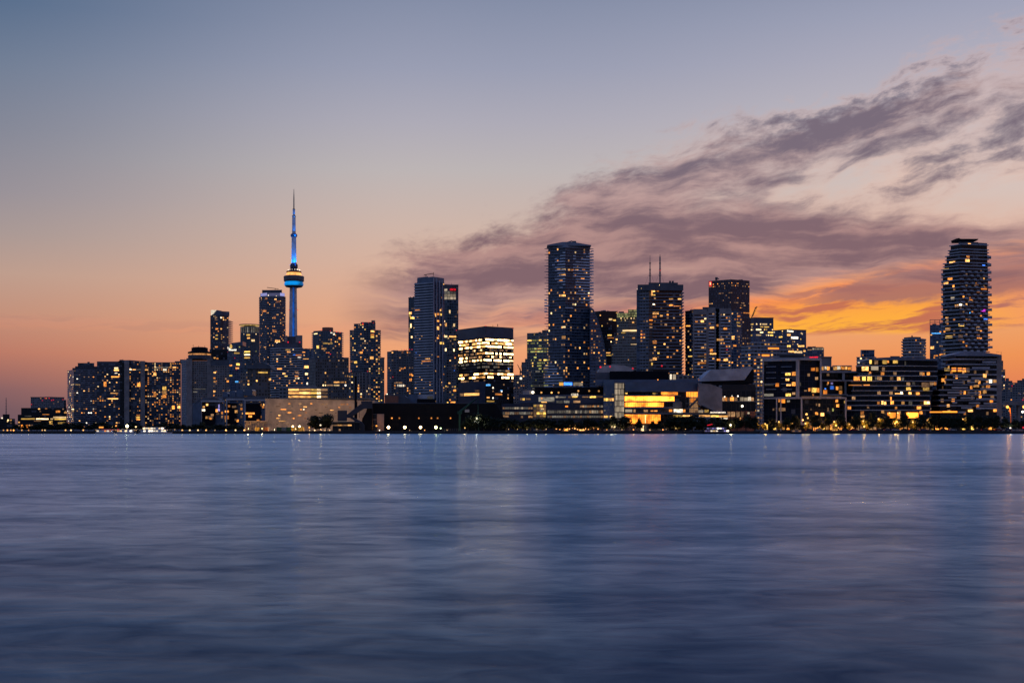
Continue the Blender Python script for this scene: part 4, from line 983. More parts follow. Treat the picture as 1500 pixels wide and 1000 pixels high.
for x in [903.8 + 2.45 * k for k in range(15)]:
    for y in ((453.5, 457.3, 461.2) if x > 919 else (458.6, 462.2)): b.cur['P'] = [(X(896, 1747), 1747), (X(942, 1747), 1747)]; b.rect(x, x + 1.9, y, y + 2.7, 'q', name='crown_light')
for x in (909, 914, 918, 924, 928, 933): b.rect(x, x + 1.4, 465.2, 467, 'c', name='crown_light')
b.done()
# twin mast condominium
b = Bld('overhung_top_tower', 'dark tower with an overhanging flat cap, a vertical slot and striped side balconies', 'building', 967, 1200, SKY)
b.block([(937.5, 2), (950, 0)], 425, dep=30, mat='grey', fh=3.05, pw=2.9, slab=(0.6, 0.8, 'slabd'), lit=dict(p=0.11, pal='aawd'))
b.block([(950, 3), (957, 3)], 424, dep=26, mat='grey', fh=3.05, pw=3.4, lit=dict(p=0.16, pal='wacd'), name='slot_wall')
b.block([(957, 0), (999, 1)], 425, dep=30, mat='dark', fh=3.05, pw=2.9, slab=(0.6, 0.75, 'slabd'), lit=dict(p=0.12, pal='aawd', lo=1.3))
b.rects([(947.5, 954, 425, 433, 'w'), (955, 959.5, 424.5, 427.5, 'w'), (962, 965, 424.5, 427, 'a'), (955, 960, 431, 433, 'y'), (951, 959, 444.5, 446.3, 'h'), (980, 986, 437, 439, 'w'), (993, 998, 437, 439.5, 'w'), (980, 986, 446, 448, 'a'), (987, 997, 448, 449.3, 'a'), (934.5, 951, 468, 469.6, 'o'), (953, 965, 457.5, 460, 'w'), (956, 962, 462, 465, 'a'), (967, 970.5, 461.5, 464, 'w'), (984, 988, 479, 482, 'a'), (973.5, 977, 474, 477.5, 'd'), (984.5, 988, 492, 494.5, 'a'), (955, 962, 499, 503, 'a'), (953, 957, 515, 518, 'w'), (963, 966, 515, 518, 'y'), (956, 962, 524, 527, 'w'), (951, 954, 531, 535, 'y')])
b.block([(932.5, 4), (938, 3)], 424, dep=24, mat='blue', fh=3.05, name='glass_flank')
b.block([(934, -1), (957, -2.5), (1001, -1)], 417, bottom=425.5, dep=34, mat='mech', name='roof_cap', fh=20)
b.block([(950, 2), (993, 2)], 413.5, bottom=417, dep=24, mat='mech', name='plant_room')
for x in (980, 984): b.box('rooftop_unit', x, x + 3, 411.3, 413.5, 'mech', dd=6, dep=4)
zs = MB(); D = 1200; zs.prism([(X(998, D), D - 0.5), (X(1002.2, D), D + 0.5), (X(1002.2, D), D + 14), (X(998, D), D + 14)], 0, 0.7); me = zs.mesh('side_balcony', M['slabw'], (b.root['_o'][0], b.root['_o'][1], 0))
for k in range(38): link('side_balcony', me, b.root, (0, 0, Z(429, D) - GZ - k * 3.05))
b.lamp(933.3, 423.2, 'h', dd=0); b.lamp(939.5, 422.4, 'c', dd=-2, r=0.4); b.lamp(966, 417.5, 'c', dd=-3, r=0.3)
b.lamp(941, 490.5, 'r', dd=-2)
b.done()
for i, (px, top, lb) in enumerate(((952.2, 373.5, 'thinner left mast of the pair rising behind the flat capped tower'), (966.8, 373, 'thicker right mast of the pair, with a red lamp halfway up'))):
    D = 1900.0; t = thing('broadcast_mast', lb, 'antenna mast', (X(px, D), D, GZ), 'broadcast masts')
    mb = MB(); mb.tube([(X(px, D), D, GZ), (X(px, D), D, Z(395, D))], [1.0, 0.95 + 0.25 * i], 8); mb.build('lower_section', M['steel'], t)
    mb = MB(); mb.tube([(X(px, D), D, Z(395, D)), (X(px, D), D, Z(384 if i == 0 else 376, D))], [0.75 + 0.35 * i, 0.7 + 0.35 * i], 8); mb.build('middle_section', M['steel'], t)
    mb = MB(); mb.tube([(X(px, D), D, Z(384 if i == 0 else 376, D)), (X(px, D), D, Z(top, D))], [0.4, 0.2 + 0.3 * i], 6); mb.build('tip', M['cond'], t)
    for k in range(3):
        y = 404 - 9 * k; mb = MB(); mb.lathe((X(px, D), D), [(0.9, Z(y, D)), (1.6, Z(y, D)), (1.6, Z(y - 0.8, D)), (0.9, Z(y - 0.8, D))], 8); mb.build('collar', M['cond'], t)
    for sgn in (-1, 1):
        mb = MB(); mb.tube([(X(px, D), D, Z(397, D)), (X(px + sgn * 7, D), D + 2, Z(416, D))], 0.10, 4); mb.build('guy_wire', M['steel'], t)
    if i: mb = MB(); mb.ball((X(px, D), D - 1.2, Z(396, D)), 0.7, 8); mb.build('warning_light', E['r'], t)

b = Bld('paired_apartments', 'concrete apartment tower with two stacks of deep bay balconies', 'building', 1037, 1200, SKY)
b.block([(1004, 12), (1016, 2)], 454, dep=24, mat='navy', fh=3.0, pw=2.8, lit=dict(p=0.14, pal='aywd', lo=1.5, hi=0.7), slab=(0.4, 0.5, 'slabd'))
for x0, x1, tp in ((1016, 1035.5, 452.5), (1037, 1047.5, 450.5), (1054.5, 1070.5, 451.5)):
    b.block([(x0, 0), (x1, 0)], tp + 7, dep=28, mat='dark', fh=3.0, pw=2.9, slab=(0.9, 1.5, 'slabg'), lit=dict(p=0.18, pal='aawwcd', lo=1.5, hi=0.8, out=0.3))
    b.box('bay_parapet', x0 - 0.5, x1 + 0.5, tp, tp + 8, 'con', dd=-1, dep=28)
    b.box('bay_pier', x0 - 0.8, x0 + 1.0, tp + 7, None, 'con', dd=-1.1, dep=4); b.box('bay_pier', x1 - 1.0, x1 + 0.8, tp + 7, None, 'con', dd=-1.1, dep=4)
for x0, x1 in ((1035.8, 1036.8), (1048.5, 1053.8)): b.box('recess_wall', x0, x1, 452, None, 'black', dd=4, dep=16)
b.box('roof_slab', 1029, 1054, 449.6, 452, 'mech', dd=8, dep=14)
b.cur['P'] = [(X(1004, 1198.6), 1198.6), (X(1072, 1198.6), 1198.6)]
b.rects([(1018.5, 1022, 470, 472, 'a'), (1026.5, 1031, 469, 472, 'w'), (1027, 1031, 508, 510, 'w'), (1049.5, 1052.5, 475, 478, 'a'), (1040, 1046, 478.5, 481, 'w'), (1050, 1060, 496, 499, 'w'), (1060, 1065, 480, 482.5, 'a'), (1005, 1011, 476.5, 478, 'a'), (1040, 1049, 517, 519, 'w'), (1022, 1034, 530, 532.5, 'a'), (1022, 1034, 520.5, 522.5, 'd'), (1008, 1014, 521, 522.5, 'y'), (1040, 1044, 511, 515, 'a'), (1060, 1066, 525.5, 528.5, 'w'), (1050, 1055, 525.5, 528, 'a')])
b.lamp(1065, 512, 'r', dd=-3); b.done()
b = Bld('red_granite_tower', 'dark reddish office tower with a glowing red emblem panel at its upper left corner', 'building', 1068, 2100, SKY)
b.block([(1038, 26), (1071, 0), (1098, 20)], 409, dep=40, mat='granite', fh=4.0, pw=2.6)
b.light(p=0.04, pal='add', hf=0.34, wf=0.45, rows={1: (0.5, 'da', 1), 2: (0.4, 'dda', 1), 5: (0.3, 'd', 2), 9: (0.3, 'dw', 2), 10: (0.12, 'd'), 13: (0.4, 'aad'), 17: (0.6, 'aad', 4), 18: (0.25, 'da'), 20: (0.5, 'adw'), 21: (0.5, 'aadw'), 23: (0.6, 'adaw'), 24: (0.7, 'aawd'), 25: (0.5, 'dwa'), 26: (0.6, 'adw'), 28: (0.3, 'da'), 30: (0.3, 'd'), 33: (0.3, 'd'), 36: (0.4, 'ay'), 40: (0.3, 'da')})
b.box('emblem_panel', 1038.3, 1042.8, 411.8, 419.4, 'red', dd=15, dep=1.5)
sign_text(b.root, 'S', 1040.5, 415.6, 2114, 3.6, E['c'], name='emblem', width_px=2.0); b.box('emblem_light', 1038.5, 1042.6, 412, 419.2, 'r', dd=14.7, dep=0.4)
b.box('rooftop_unit', 1047.5, 1051, 406, 409.6, 'mech', dd=20, dep=8); b.bar('satellite_dish', (1050, 407), (1053.5, 409), 1.4, 'mech', dd=20, r1=0.5); b.done()
b = Bld('glass_sliver', 'slim blue glass tower with a bright lamp on its roof corner beside the bay balconies', 'building', 1077, 1350, SKY)
b.block([(1066, 2), (1079, 0), (1086, 5)], 457, dep=22, mat='blue', fh=3.0, pw=2.8, slab=(0.5, 0.5, 'slabb'), lit=dict(p=0.15, pal='aawd')); b.lamp(1068.6, 455.6, 'c', r=0.8, dd=-1)
b.rects([(1066, 1072, 487, 488.5, 'y'), (1079, 1084, 471.5, 474, 'y'), (1080, 1085, 477, 478.5, 'y'), (1080, 1084, 462, 464, 'a'), (1074, 1079, 505, 508, 'a'), (1072, 1076, 492, 497, 'w')]); b.done()
b = Bld('rust_tower', 'dim rust coloured tower strip in the shade below the red emblem tower', 'building', 1091, 1650, SKY)
b.block([(1084, 0), (1100, 0)], 466, dep=20, mat='granite', fh=3.4, pw=2.6, lit=dict(p=0.07, pal='adw')); b.done()
b = Bld('stepped_bank_office', 'blue office with bright gold floor rows under a blank parapet, below the orange crane', 'building', 1116, 1800, SKY)
b.block([(1099, 8), (1104, 0), (1133, 4)], 472.5, dep=30, mat='blue', fh=3.9, pw=2.8, lit=dict(p=0.06, pal='yca', rows={0: (0.7, 'ccy'), 1: (0.2, 'y'), 2: (0.6, 'cyc'), 3: (0.2, 'cy'), 4: (0.7, 'ycc'), 5: (0.1, 'y'), 7: (0.3, 'y'), 9: (0.4, 'yw'), 10: (0.4, 'yc')}))
b.block([(1099, 9), (1104, 1), (1133, 5)], 465, bottom=472.5, dep=28, mat='navyp', name='plant_storey', roof=0.4); b.done()
t = thing('luffing_crane', 'orange lattice crane jib leaning right against the sunset', 'crane', (X(1101, 1950), 1950, GZ)); D = 1950
mb = MB(); mb.tube([(X(1101, D), D, GZ), (X(1101, D), D, Z(464, D))], 0.8, 4); mb.build('mast', M['orange'], t)
mb = MB(); mb.tube([(X(1101.5, D), D, Z(464, D)), (X(1107, D), D, Z(450, D))], [0.9, 0.7], 4); mb.build('jib', M['orange'], t)
mb = MB(); mb.tube([(X(1106, D), D, Z(451.5, D)), (X(1109.2, D), D, Z(449, D))], [1.1, 0.7], 4); mb.build('jib_head', M['orange'], t)
mb = MB(); mb.tube([(X(1103, D), D, Z(463, D)), (X(1108.3, D), D, Z(451, D))], 0.25, 4); mb.build('hoist_cable', M['black'], t)
b = Bld('corner_sign_office', 'grey blue office with the same white name on both faces near its roof', 'building', 1153, 1900, SKY)
b.block([(1126, 30), (1151, 0), (1181, 12)], 482.5, dep=34, mat='blue', fh=3.9, pw=2.8, lit=dict(p=0.06, pal='cwwy'), roof=0.4)
b.rects([(1153, 1158, 489, 492, 'w'), (1159, 1169, 493.2, 496, 'h'), (1141, 1146, 492.5, 494.5, 'y'), (1169, 1178, 505.5, 508, 'w'), (1153, 1158, 505.5, 508, 'y'), (1155, 1163, 513.5, 516, 'w'), (1164, 1175, 514, 517, 'c'), (1176, 1181, 516, 518, 'w'), (1173, 1175, 487, 489, 'c'), (1153, 1159, 510, 511.5, 'd')])
sign_text(b.root, 'Deloitte', 1157.8, 484.9, 1901.2, 2.8, E['h'], width_px=10.5, rot=math.atan2(12, 30)); sign_text(b.root, 'Deloitte', 1131, 486.4, 1922.5, 2.8, E['h'], width_px=9.5, rot=-math.atan2(28, 26))
b.done()
b = Bld('roofline_office', 'low blue office with white lamps along its roof edge, against orange sky', 'building', 1194, 1700, SKY)
b.block([(1176, 2), (1190, 0), (1207, 4)], 509.5, dep=26, mat='blue', fh=3.8, lit=dict(p=0.06, pal='wcd'), roof=0.3)
for x in (1190, 1193.4, 1196.8, 1200.2, 1203.4): b.rect(x, x + 2.7, 509.6, 512.2, 's')
b.rects([(1177, 1180, 513, 515, 'w'), (1183, 1189, 511.5, 513, 'd')]); b.block([(1189.5, 4), (1206, 6)], 507.8, bottom=509.5, dep=14, mat='mech', name='plant_room'); b.done()
b = Bld('hazy_apartments', 'wide grey apartment block with many amber windows behind the sloping shed roof', 'building', 1126, 1100, SKY)
b.block([(1086.5, 6), (1100, 0)], 507, dep=20, mat='grey', fh=3.0, pw=3.0, slab=(0.5, 0.9, 'slabg'), lit=dict(p=0.26, pal='aawd'))
b.block([(1100, 3), (1152, 8)], 501, dep=24, mat='grey', fh=3.0, pw=3.0, slab=(0.5, 0.8, 'slabg'), lit=dict(p=0.12, pal='aawddg'))
b.rects([(1116, 1127, 519, 523, 'o'), (1108, 1115, 522, 525, 'd'), (1125, 1141, 509, 512.5, 'o'), (1131, 1137, 503.5, 507, 'd')])
b.block([(1103.5, -16), (1118, -14)], 526, dep=14, mat='grey', fh=3.1, pw=3.0, slab=(0.5, 0.6, 'slabg'), lit=dict(p=0.75, pal='aawdcs', lo=0.9, hi=1.0)); b.done()

# ------------------------------------------------------------------ right part of the skyline
b = Bld('stacked_tower', 'small distant tower in two steps with a white lamp, above the curved apartment roof', 'building', 1270, 1500, SKY)
b.block([(1255, 2), (1283, 0)], 523, dep=24, mat='grey', fh=3.1, slab=(0.5, 0.8, 'slabg'), lit=dict(p=0.12, pal='acd'))
b.block([(1261, 4), (1281, 4)], 512.5, bottom=523, dep=18, mat='blue', fh=3.4, name='penthouse', roof=0.4); b.box('end_wall', 1260.5, 1262.5, 512.8, 521, 'conl', dd=3, dep=10); b.lamp(1258, 530.5, 'h', r=1.2, dd=-1.5); b.lamp(1264, 520, 'a', r=0.9, dd=2); b.done()
b = Bld('drum_tower', 'rounded apartment tower with balcony teeth standing alone before the orange band', 'building', 1338, 1300, SKY)
b.block([(1323, 10), (1330, 2), (1340, 0), (1350, 3), (1355.5, 10)], 496, dep=26, mat='grey', fh=3.0, pw=2.8, slab=(0.9, 0.9, 'slabg'), lit=dict(p=0.10, pal='awd'))
b.block([(1324, 12), (1332, 4), (1341, 2), (1349, 5)], 493, bottom=496, dep=20, mat='mech', name='roof_storey'); b.box('rooftop_unit', 1335, 1337, 491.2, 493, 'mech', dd=10, dep=4)
zs = MB(); D = 1300; zs.prism([(X(1320, D + 13), D + 13), (X(1324.5, D + 9), D + 9), (X(1326, D + 20), D + 20), (X(1321, D + 20), D + 20)], 0, 0.8); me = zs.mesh('side_balcony', M['slabg'], (b.root['_o'][0], b.root['_o'][1], 0))
for k in range(26): link('side_balcony', me, b.root, (0, 0, Z(497, D) - GZ - 2 - k * 3.0))
b.rects([(1331, 1336, 505, 507, 'a'), (1344, 1349, 504, 506.5, 'd'), (1328, 1335, 519, 521, 'd')]); b.done()
b = Bld('open_frame_tower', 'blue tower with an open lattice frame on its roof and a blue lit strip', 'building', 1373, 1350, SKY)
b.block([(1362, 3), (1384, 0)], 475.5, dep=24, mat='blue', fh=3.0, pw=2.8, lit=dict(p=0.12, pal='awcd', lo=2.2, hi=0.4))
b.rects([(1364.5, 1372, 487.3, 488.9, 'k'), (1372.5, 1378, 487.3, 488.9, 'k'), (1363, 1368, 507, 511, 'w'), (1372, 1374, 500, 502, 'c'), (1376, 1383, 505.5, 508, 'd'), (1368, 1374, 520, 521.5, 'a'), (1376, 1383, 518, 519.5, 'a')])
for x in (1362.3, 1369.5, 1376.5, 1383.3): b.bar('frame_post', (x, 476), (x, 468.4), 0.3, 'steel', dd=3)
for y in (468.5, 472): b.bar('frame_rail', (1362.3, y), (1383.3, y), 0.3, 'steel', dd=3)
b.done()

# tall stepped tower at the right
b = Bld('sawtooth_tower', 'tall isolated right hand tower with chequered balconies and a stepped top', 'building', 1417, 960, SKY)
D = 960
tiers = [(1381, 1447.5, 393, 640), (1383.5, 1447, 384, 393), (1386.5, 1446.5, 373, 384), (1390.5, 1446.5, 364.5, 373), (1392.5, 1446, 357.5, 364.5)]
for i, (x0, x1, tp, bt) in enumerate(tiers):
    b.block([(x0, 10), (x0 + 24 - i * 2, 0), (x1, 6)], tp, bottom=bt if i else None, dep=26, mat='dark', fh=2.82, pw=2.6, slab=(0.7, 0.7, 'slabg'), lit=dict(p=0.10, pal='aaawdd', lo=1.4, hi=0.9) if i == 0 else None, skip=1, name='wall')
    if i == 0: main = dict(b.cur)
b.block([(1404, 2), (1433, 3)], 353.8, bottom=357.5, dep=20, mat='mech', name='penthouse'); b.block([(1433, 3), (1446, 6)], 354.5, bottom=358, dep=20, mat='bluep', name='penthouse')
b.poly('roof_wing', [(1401, 349.3), (1405, 348.6), (1407, 349.8), (1433, 349.8), (1433, 351.2), (1430, 353), (1402, 353)], 'black', dd=3, dep=12)
b.cur = main; nf, fh = main['nf'], main['fh']; o_ = b.root['_o']
a_, b_ = main['P'][1], main['P'][2]; dx, dy = b_[0] - a_[0], b_[1] - a_[1]; L = math.hypot(dx, dy); ux, uy = dx / L, dy / L; nx, ny = uy, -ux
n = 9; w_ = L / n
zs = MB(); zs.prism([(0, -2.0), (w_ * 0.86, -2.0), (w_ * 0.86, 0.2), (0, 0.2)], 0, 1.3); 
bm = zs.mesh('balcony_box', M['slabg']); ang = math.atan2(dy, dx); cnt = 0
extra = MB()
for j in range(8, nf):
    for k in range(n):
        if (j + k) % 2: continue
        s_ = k * w_ + (0.9 if (j // 2) % 2 else 0.0)
        x, y, z = a_[0] + ux * s_ + nx * 0.4, a_[1] + uy * s_ + ny * 0.4, main['z0'] + j * fh - 0.3
        if cnt < 100:
            o = link('balcony_box', bm, b.root, (x - o_[0], y - o_[1], z - o_[2])); o.rotation_euler = (0, 0, ang); cnt += 1
        else:
            P = [(x, y), (x + ux * w_ * 0.86, y + uy * w_ * 0.86)]
            extra.prism([(P[0][0] + nx * 2.0, P[0][1] + ny * 2.0), (P[1][0] + nx * 2.0, P[1][1] + ny * 2.0), P[1], P[0]], z, z + 1.25)
eo = extra.build('balcony_box', M['slabg'], b.root); eo['kind'] = 'stuff'
zs = MB(); zs.prism([(X(1446, D + 4), D + 4), (X(1452, D + 5), D + 5), (X(1452, D + 13), D + 13), (X(1446, D + 12), D + 12)], 0, 1.3); me = zs.mesh('side_balcony', M['slabg'], (o_[0], o_[1], 0))
for k in range(0, 52, 2): link('side_balcony', me, b.root, (k * 0.045, 0, Z(376, D) - GZ - k * fh))
zs = MB(); zs.prism([(X(1378.8, D + 10.5), D + 10.5), (X(1384, D + 8), D + 8), (X(1384, D + 16), D + 16), (X(1379.4, D + 16), D + 16)], 0, 1.0); me = zs.mesh('side_balcony', M['slabg'], (o_[0], o_[1], 0))
for k in range(0, 46, 2): link('side_balcony', me, b.root, (0, 0, Z(401, D) - GZ - k * fh))
b.rects([(1418, 1422, 356.5, 359.5, 'w'), (1415.5, 1420, 374.5, 377.5, 'a'), (1414, 1420, 379.5, 383.5, 'w'), (1391, 1399, 383, 385, 'w'), (1381, 1390, 393.4, 395.6, 'y'), (1388.5, 1395, 407, 410.5, 'a'), (1382.5, 1389, 413.5, 417, 'w'), (1395.5, 1398, 417.5, 421, 'a'), (1439, 1443, 388, 389.5, 'B'), (1429, 1433, 414, 417, 'a'), (1437, 1445.5, 420.5, 424, 'o'), (1431, 1435, 425.5, 428, 'a'),
         (1393, 1398, 435, 439, 's'), (1420, 1424, 435.5, 439.5, 'o'), (1405, 1409, 445, 448.5, 'h'), (1399, 1404, 446, 449.5, 'w'), (1437, 1443.5, 453, 456, 'm'), (1420, 1422.5, 457.5, 460, 'k'), (1441, 1446.5, 465, 468, 'B'), (1443, 1445, 471, 474, 'g'), (1385, 1389, 464.5, 467, 'w'), (1400, 1412, 474.5, 477.5, 'y'), (1385, 1392, 480, 484, 'w'), (1385, 1395, 491.5, 495, 'y'), (1404, 1410, 490.5, 494, 'd'), (1404, 1409, 497, 499, 'a'), (1440, 1447, 513.5, 516.5, 'a'), (1431, 1435, 490, 496, 'a'), (1383.5, 1387.5, 454, 456, 'd'), (1385, 1389, 470, 473, 'd'), (1430, 1435, 478, 484, 'd'), (1442, 1447, 503.5, 505, 'w')], name='lit_window')
b.done()

# waterfront apartments at the right
D = 860
b = Bld('podium_apartments', 'terraced waterfront apartment block with staggered pale balconies, below the stepped top tower', 'building', 1420, D)
rows = [(1398, 1460, 519, 526), (1383, 1460, 526, 533.5), (1383, 1460, 533.5, 541), (1370, 1460, 541, 548.5), (1372, 1460, 548.5, 556), (1371, 1460, 556, 563.5), (1370, 1460, 563.5, 571), (1362, 1460, 571, 578.5), (1362, 1460, 578.5, 586), (1362, 1460, 586, 594), (1362, 1460, 594, None)]
for i, (x0, x1, tp, bt) in enumerate(rows):
    kw = dict(p=0.10, pal='aawd', minf=0, hf=0.6) if i > 1 else None
    b.block([(x0 + 2, 12), (x0 + 15, 0), (x1, 3)], tp, bottom=bt, dep=24, mat='dark', fh=3.4, pw=2.7, lit=kw)
    b.block([(x0, 12), (x0 + 13, -1.8), (x1 + 0.4, 1)], tp - 0.9, bottom=tp + 0.9, dep=25, mat='slabg' if i % 3 else 'slabb', name='floor_slab', fh=10)
for x0, x1, y in ((1396, 1418, 552), (1423, 1441, 554), (1396, 1412, 560), (1417, 1428, 560), (1440, 1460, 562), (1394, 1418, 568), (1436, 1460, 569.5), (1388, 1412, 575), (1418, 1436, 575.5), (1389, 1401, 582.5), (1407, 1428, 583), (1430, 1458, 584.5), (1395, 1402, 590), (1419, 1436, 590.5), (1441, 1460, 591), (1408, 1424, 597.5), (1430, 1460, 598), (1403, 1414, 604), (1439, 1459, 530.5), (1424, 1450, 539)):
    b.box('balcony_front', x0, x1, y - 1.6, y + 0.8, 'slabw' if y > 545 else 'slabg', dd=-3.2, dep=0.5)
b.box('end_wall', 1459.5, 1467.5, 520, None, 'con', dd=3, dep=24); b.poly('roof_plate', [(1397, 519), (1412, 514.2), (1440, 515.5), (1467, 519.5), (1467, 521.5), (1398, 521)], 'slabd', dd=-2.5, dep=28)
b.cur['P'] = [(X(1360, D), D - 1.0), (X(1461, D), D + 0.5)]
b.rects([(1383.5, 1391, 539, 543, 'y'), (1394, 1400.5, 538.3, 544, 'o'), (1403, 1408.5, 538.5, 544, 'o'), (1410, 1415, 539, 545, 'a'), (1416, 1420, 539, 545, 'd'), (1440, 1445, 547.5, 553, 'w'), (1379, 1384, 554, 559, 'a'), (1449, 1453, 556, 561.5, 'h'), (1455, 1459.5, 556, 561.5, 'w'), (1426, 1434, 563.5, 567, 'w'), (1445, 1450, 564, 568.5, 'a'), (1440, 1445, 571, 576, 'w'), (1434, 1437.5, 579, 583, 'a'), (1451, 1456, 579, 583.5, 'd'), (1394, 1398, 584, 588, 'a'), (1378, 1382, 584, 589, 'd'), (1430, 1434, 592.5, 597, 'a'), (1450, 1454.5, 586, 590, 'o'), (1387, 1391, 592, 595.5, 'w'), (1418, 1425, 599.5, 603, 'w'), (1455, 1460, 599, 603, 'a'), (1417, 1421, 556, 560, 'd'), (1428, 1434, 556, 560, 'd')])
b.rects([(1361, 1380, 602.3, 604.2, 'o'), (1380.5, 1402, 602, 604, 'o'), (1388, 1392, 600.5, 603, 'w')], name='canopy_light')
for k in range(15):
    if b.rng.random() < 0.75: b.rect(1364 + 6.5 * k, 1368 + 6.5 * k + b.rng.random(), 621.5, 629, b.rng.choice('ddaay'), name='shop_window')
b.bar('antenna', (1466.5, 520), (1466.5, 515), 0.12, 'steel', dd=5); b.bar('roof_rail', (1459, 515.5), (1464, 515.5), 0.08, 'steel', dd=5); b.done()

D = 850
b = Bld('curved_apartments', 'long low apartment block with a bowed roof and lit yellow windows on its top floor', 'building', 1310, D)
rows = [(1274, 1373, 526, 536), (1253, 1373, 536, 543.5), (1276, 1373, 543.5, 550.5), (1250, 1372, 550.5, 558), (1246, 1372, 558, 565), (1250, 1366, 565, 572), (1247, 1366, 572, 579), (1240, 1362, 579, 586.5), (1240, 1362, 586.5, 593.5), (1240, 1362, 593.5, 600.5), (1240, 1362, 600.5, None)]
for i, (x0, x1, tp, bt) in enumerate(rows):
    b.block([(x0 + 1, 3), (x0 + 20, 0), (1320, -2), (x1, 3)], tp, bottom=bt, dep=24, mat='deep' if i not in (4, 6) else 'dark', fh=3.2, pw=2.6, lit=dict(p=0.06, pal='aawdg', minf=0, hf=0.62, wf=0.8) if i > 1 else None)
    b.block([(x0, 2), (x0 + 20, -1.6), (1320, -3.6), (x1 + 0.5, 1.4)], tp - 0.5, bottom=tp + 0.6, dep=25, mat='slabg', name='floor_slab', fh=10)
b.poly('bowed_roof', [(1272, 527), (1273.5, 524.8), (1290, 523.6), (1305, 523), (1320, 522.8), (1345, 524), (1374, 526.5), (1374, 528.2)], 'bluep', dd=-4, dep=28); b.box('rooftop_unit', 1304, 1318, 521.4, 523.2, 'mech', dd=6, dep=8)
b.cur['P'] = [(X(1236, D), D - 2.2), (X(1320, D), D - 2.6), (X(1375, D), D + 1)]
b.rects([(1273.5, 1276.7, 527.2, 532.7, 'y'), (1281, 1286, 527.5, 533.5, 'd'), (1292.5, 1299, 527, 532.8, 'y'), (1299.5, 1302, 528, 531.5, 'a'), (1308, 1315, 527, 532, 'y'), (1325, 1327, 529, 535, 'g'), (1262.5, 1272, 537, 543, 'w'), (1276, 1286.5, 536.5, 542, 's'), (1292, 1296, 538, 543, 'd'), (1273, 1276, 544, 547, 'a'), (1250.5, 1259.5, 551.5, 557.2, 'a'), (1263, 1268, 551.5, 557.2, 'y'), (1270.5, 1277, 551.5, 557.5, 'y'), (1285, 1288, 552, 556, 'd'), (1314, 1319, 552, 557, 'w'), (1320, 1324, 552.5, 557.5, 'g'), (1351, 1354, 545.5, 550, 'a'), (1350, 1361, 560, 567, 'd'), (1352, 1361, 567.5, 572, 'y'), (1327.5, 1334, 567, 571.5, 'y'), (1328, 1333, 560, 565.5, 'd'), (1362, 1368, 559.5, 563.5, 'd'), (1311, 1323, 575.5, 577, 'w'), (1319, 1322, 573.5, 577, 'h'), (1331, 1335, 574, 577.5, 'w'), (1342, 1347, 574.5, 578, 'a'), (1285, 1288.5, 588, 592, 'a'), (1291, 1294, 587, 592, 'w'), (1295, 1298, 588, 592.5, 'w'), (1304.5, 1309, 587, 592, 'a'), (1331, 1336, 587.5, 593.5, 'g'), (1353.5, 1362, 587.5, 592, 'w'), (1358, 1361, 588, 590.5, 'h'), (1270, 1273, 595, 598, 'd'), (1311, 1314, 595.5, 599, 'a'), (1343, 1349, 595, 599, 'a'), (1304, 1306, 581, 586, 'a'), (1291, 1295, 601, 605, 'w')], name='lit_window')
b.rects([(1243, 1262, 563.3, 564.5, 'a'), (1265, 1274, 563, 564.2, 'a'), (1236.5, 1238.5, 587, 590, 'y')], name='balcony_light')
b.rects([(1260, 1266.5, 608, 611.5, 'w'), (1300, 1312, 604, 612, 'o'), (1314, 1318, 604, 613, 'a'), (1328, 1345, 604, 612, 'O')], name='lobby_light')
for k in range(19):
    if b.rng.random() < 0.8: b.rect(1241 + 6.4 * k, 1245 + 6.4 * k + b.rng.random(), 620.5, 629, b.rng.choice('dadayw'), name='shop_window')
b.done()

# framed block
D = 830
b = Bld('framed_apartments', 'dark waterfront block wrapped in big pale rectangular frames, with a red script sign behind', 'building', 1160, D)
b.block([(1118.5, 8), (1167, 0), (1201, 6)], 526, bottom=582, dep=26, mat='deep', fh=3.45, pw=3.0, name='upper_wall')
up_ = dict(b.cur)
b.block([(1119, 10), (1172, 2)], 582, dep=22, mat='deep', fh=3.5, pw=3.0, name='lower_wall'); b.block([(1172, 2.2), (1236, 8)], 584, dep=22, mat='dark', fh=3.4, pw=3.0, name='lower_wall')
def quadframe(nm, x0, x1, y0, y1, d0, d1, th, mat, dep=2.5):
    k0, k1 = d0, d1
    for (a0, a1, c0, c1) in ((x0, x0 + th, y0, y1), (x1 - th, x1, y0, y1)):
        dd0 = k0 + (k1 - k0) * (a0 - x0) / (x1 - x0); dd1 = k0 + (k1 - k0) * (a1 - x0) / (x1 - x0)
        mb = MB(); mb.prism([(X(a0, D + dd0), D + dd0), (X(a1, D + dd1), D + dd1), (X(a1, D + dd1 + dep), D + dd1 + dep), (X(a0, D + dd0 + dep), D + dd0 + dep)], Z(c1, D), Z(c0, D)); mb.build(nm, M[mat], b.root)
    for (c0, c1) in ((y0 - 0.1, y0 + th), (y1 - th, y1 + 0.1)):
        mb = MB(); mb.prism([(X(x0 + th, D + k0) + 0.0, D + k0 - 0.1), (X(x1 - th, D + k1), D + k1 - 0.1), (X(x1 - th, D + k1 + dep), D + k1 + dep), (X(x0 + th, D + k0 + dep), D + k0 + dep)], Z(c1, D), Z(c0, D)); mb.build(nm, M[mat], b.root)
quadframe('frame', 1116.5, 1168.5, 526, 584, 5.5, -2.6, 2.6, 'slabw')
quadframe('frame', 1168.6, 1203.5, 525, 584, -2.5, 3.5, 2.4, 'slabw')
quadframe('frame', 1173, 1240, 581.2, 622, -2.0, 3.0, 2.4, 'conl')
b.box('roof_slab', 1117, 1203, 524, 526.4, 'slabg', dd=6, dep=22)
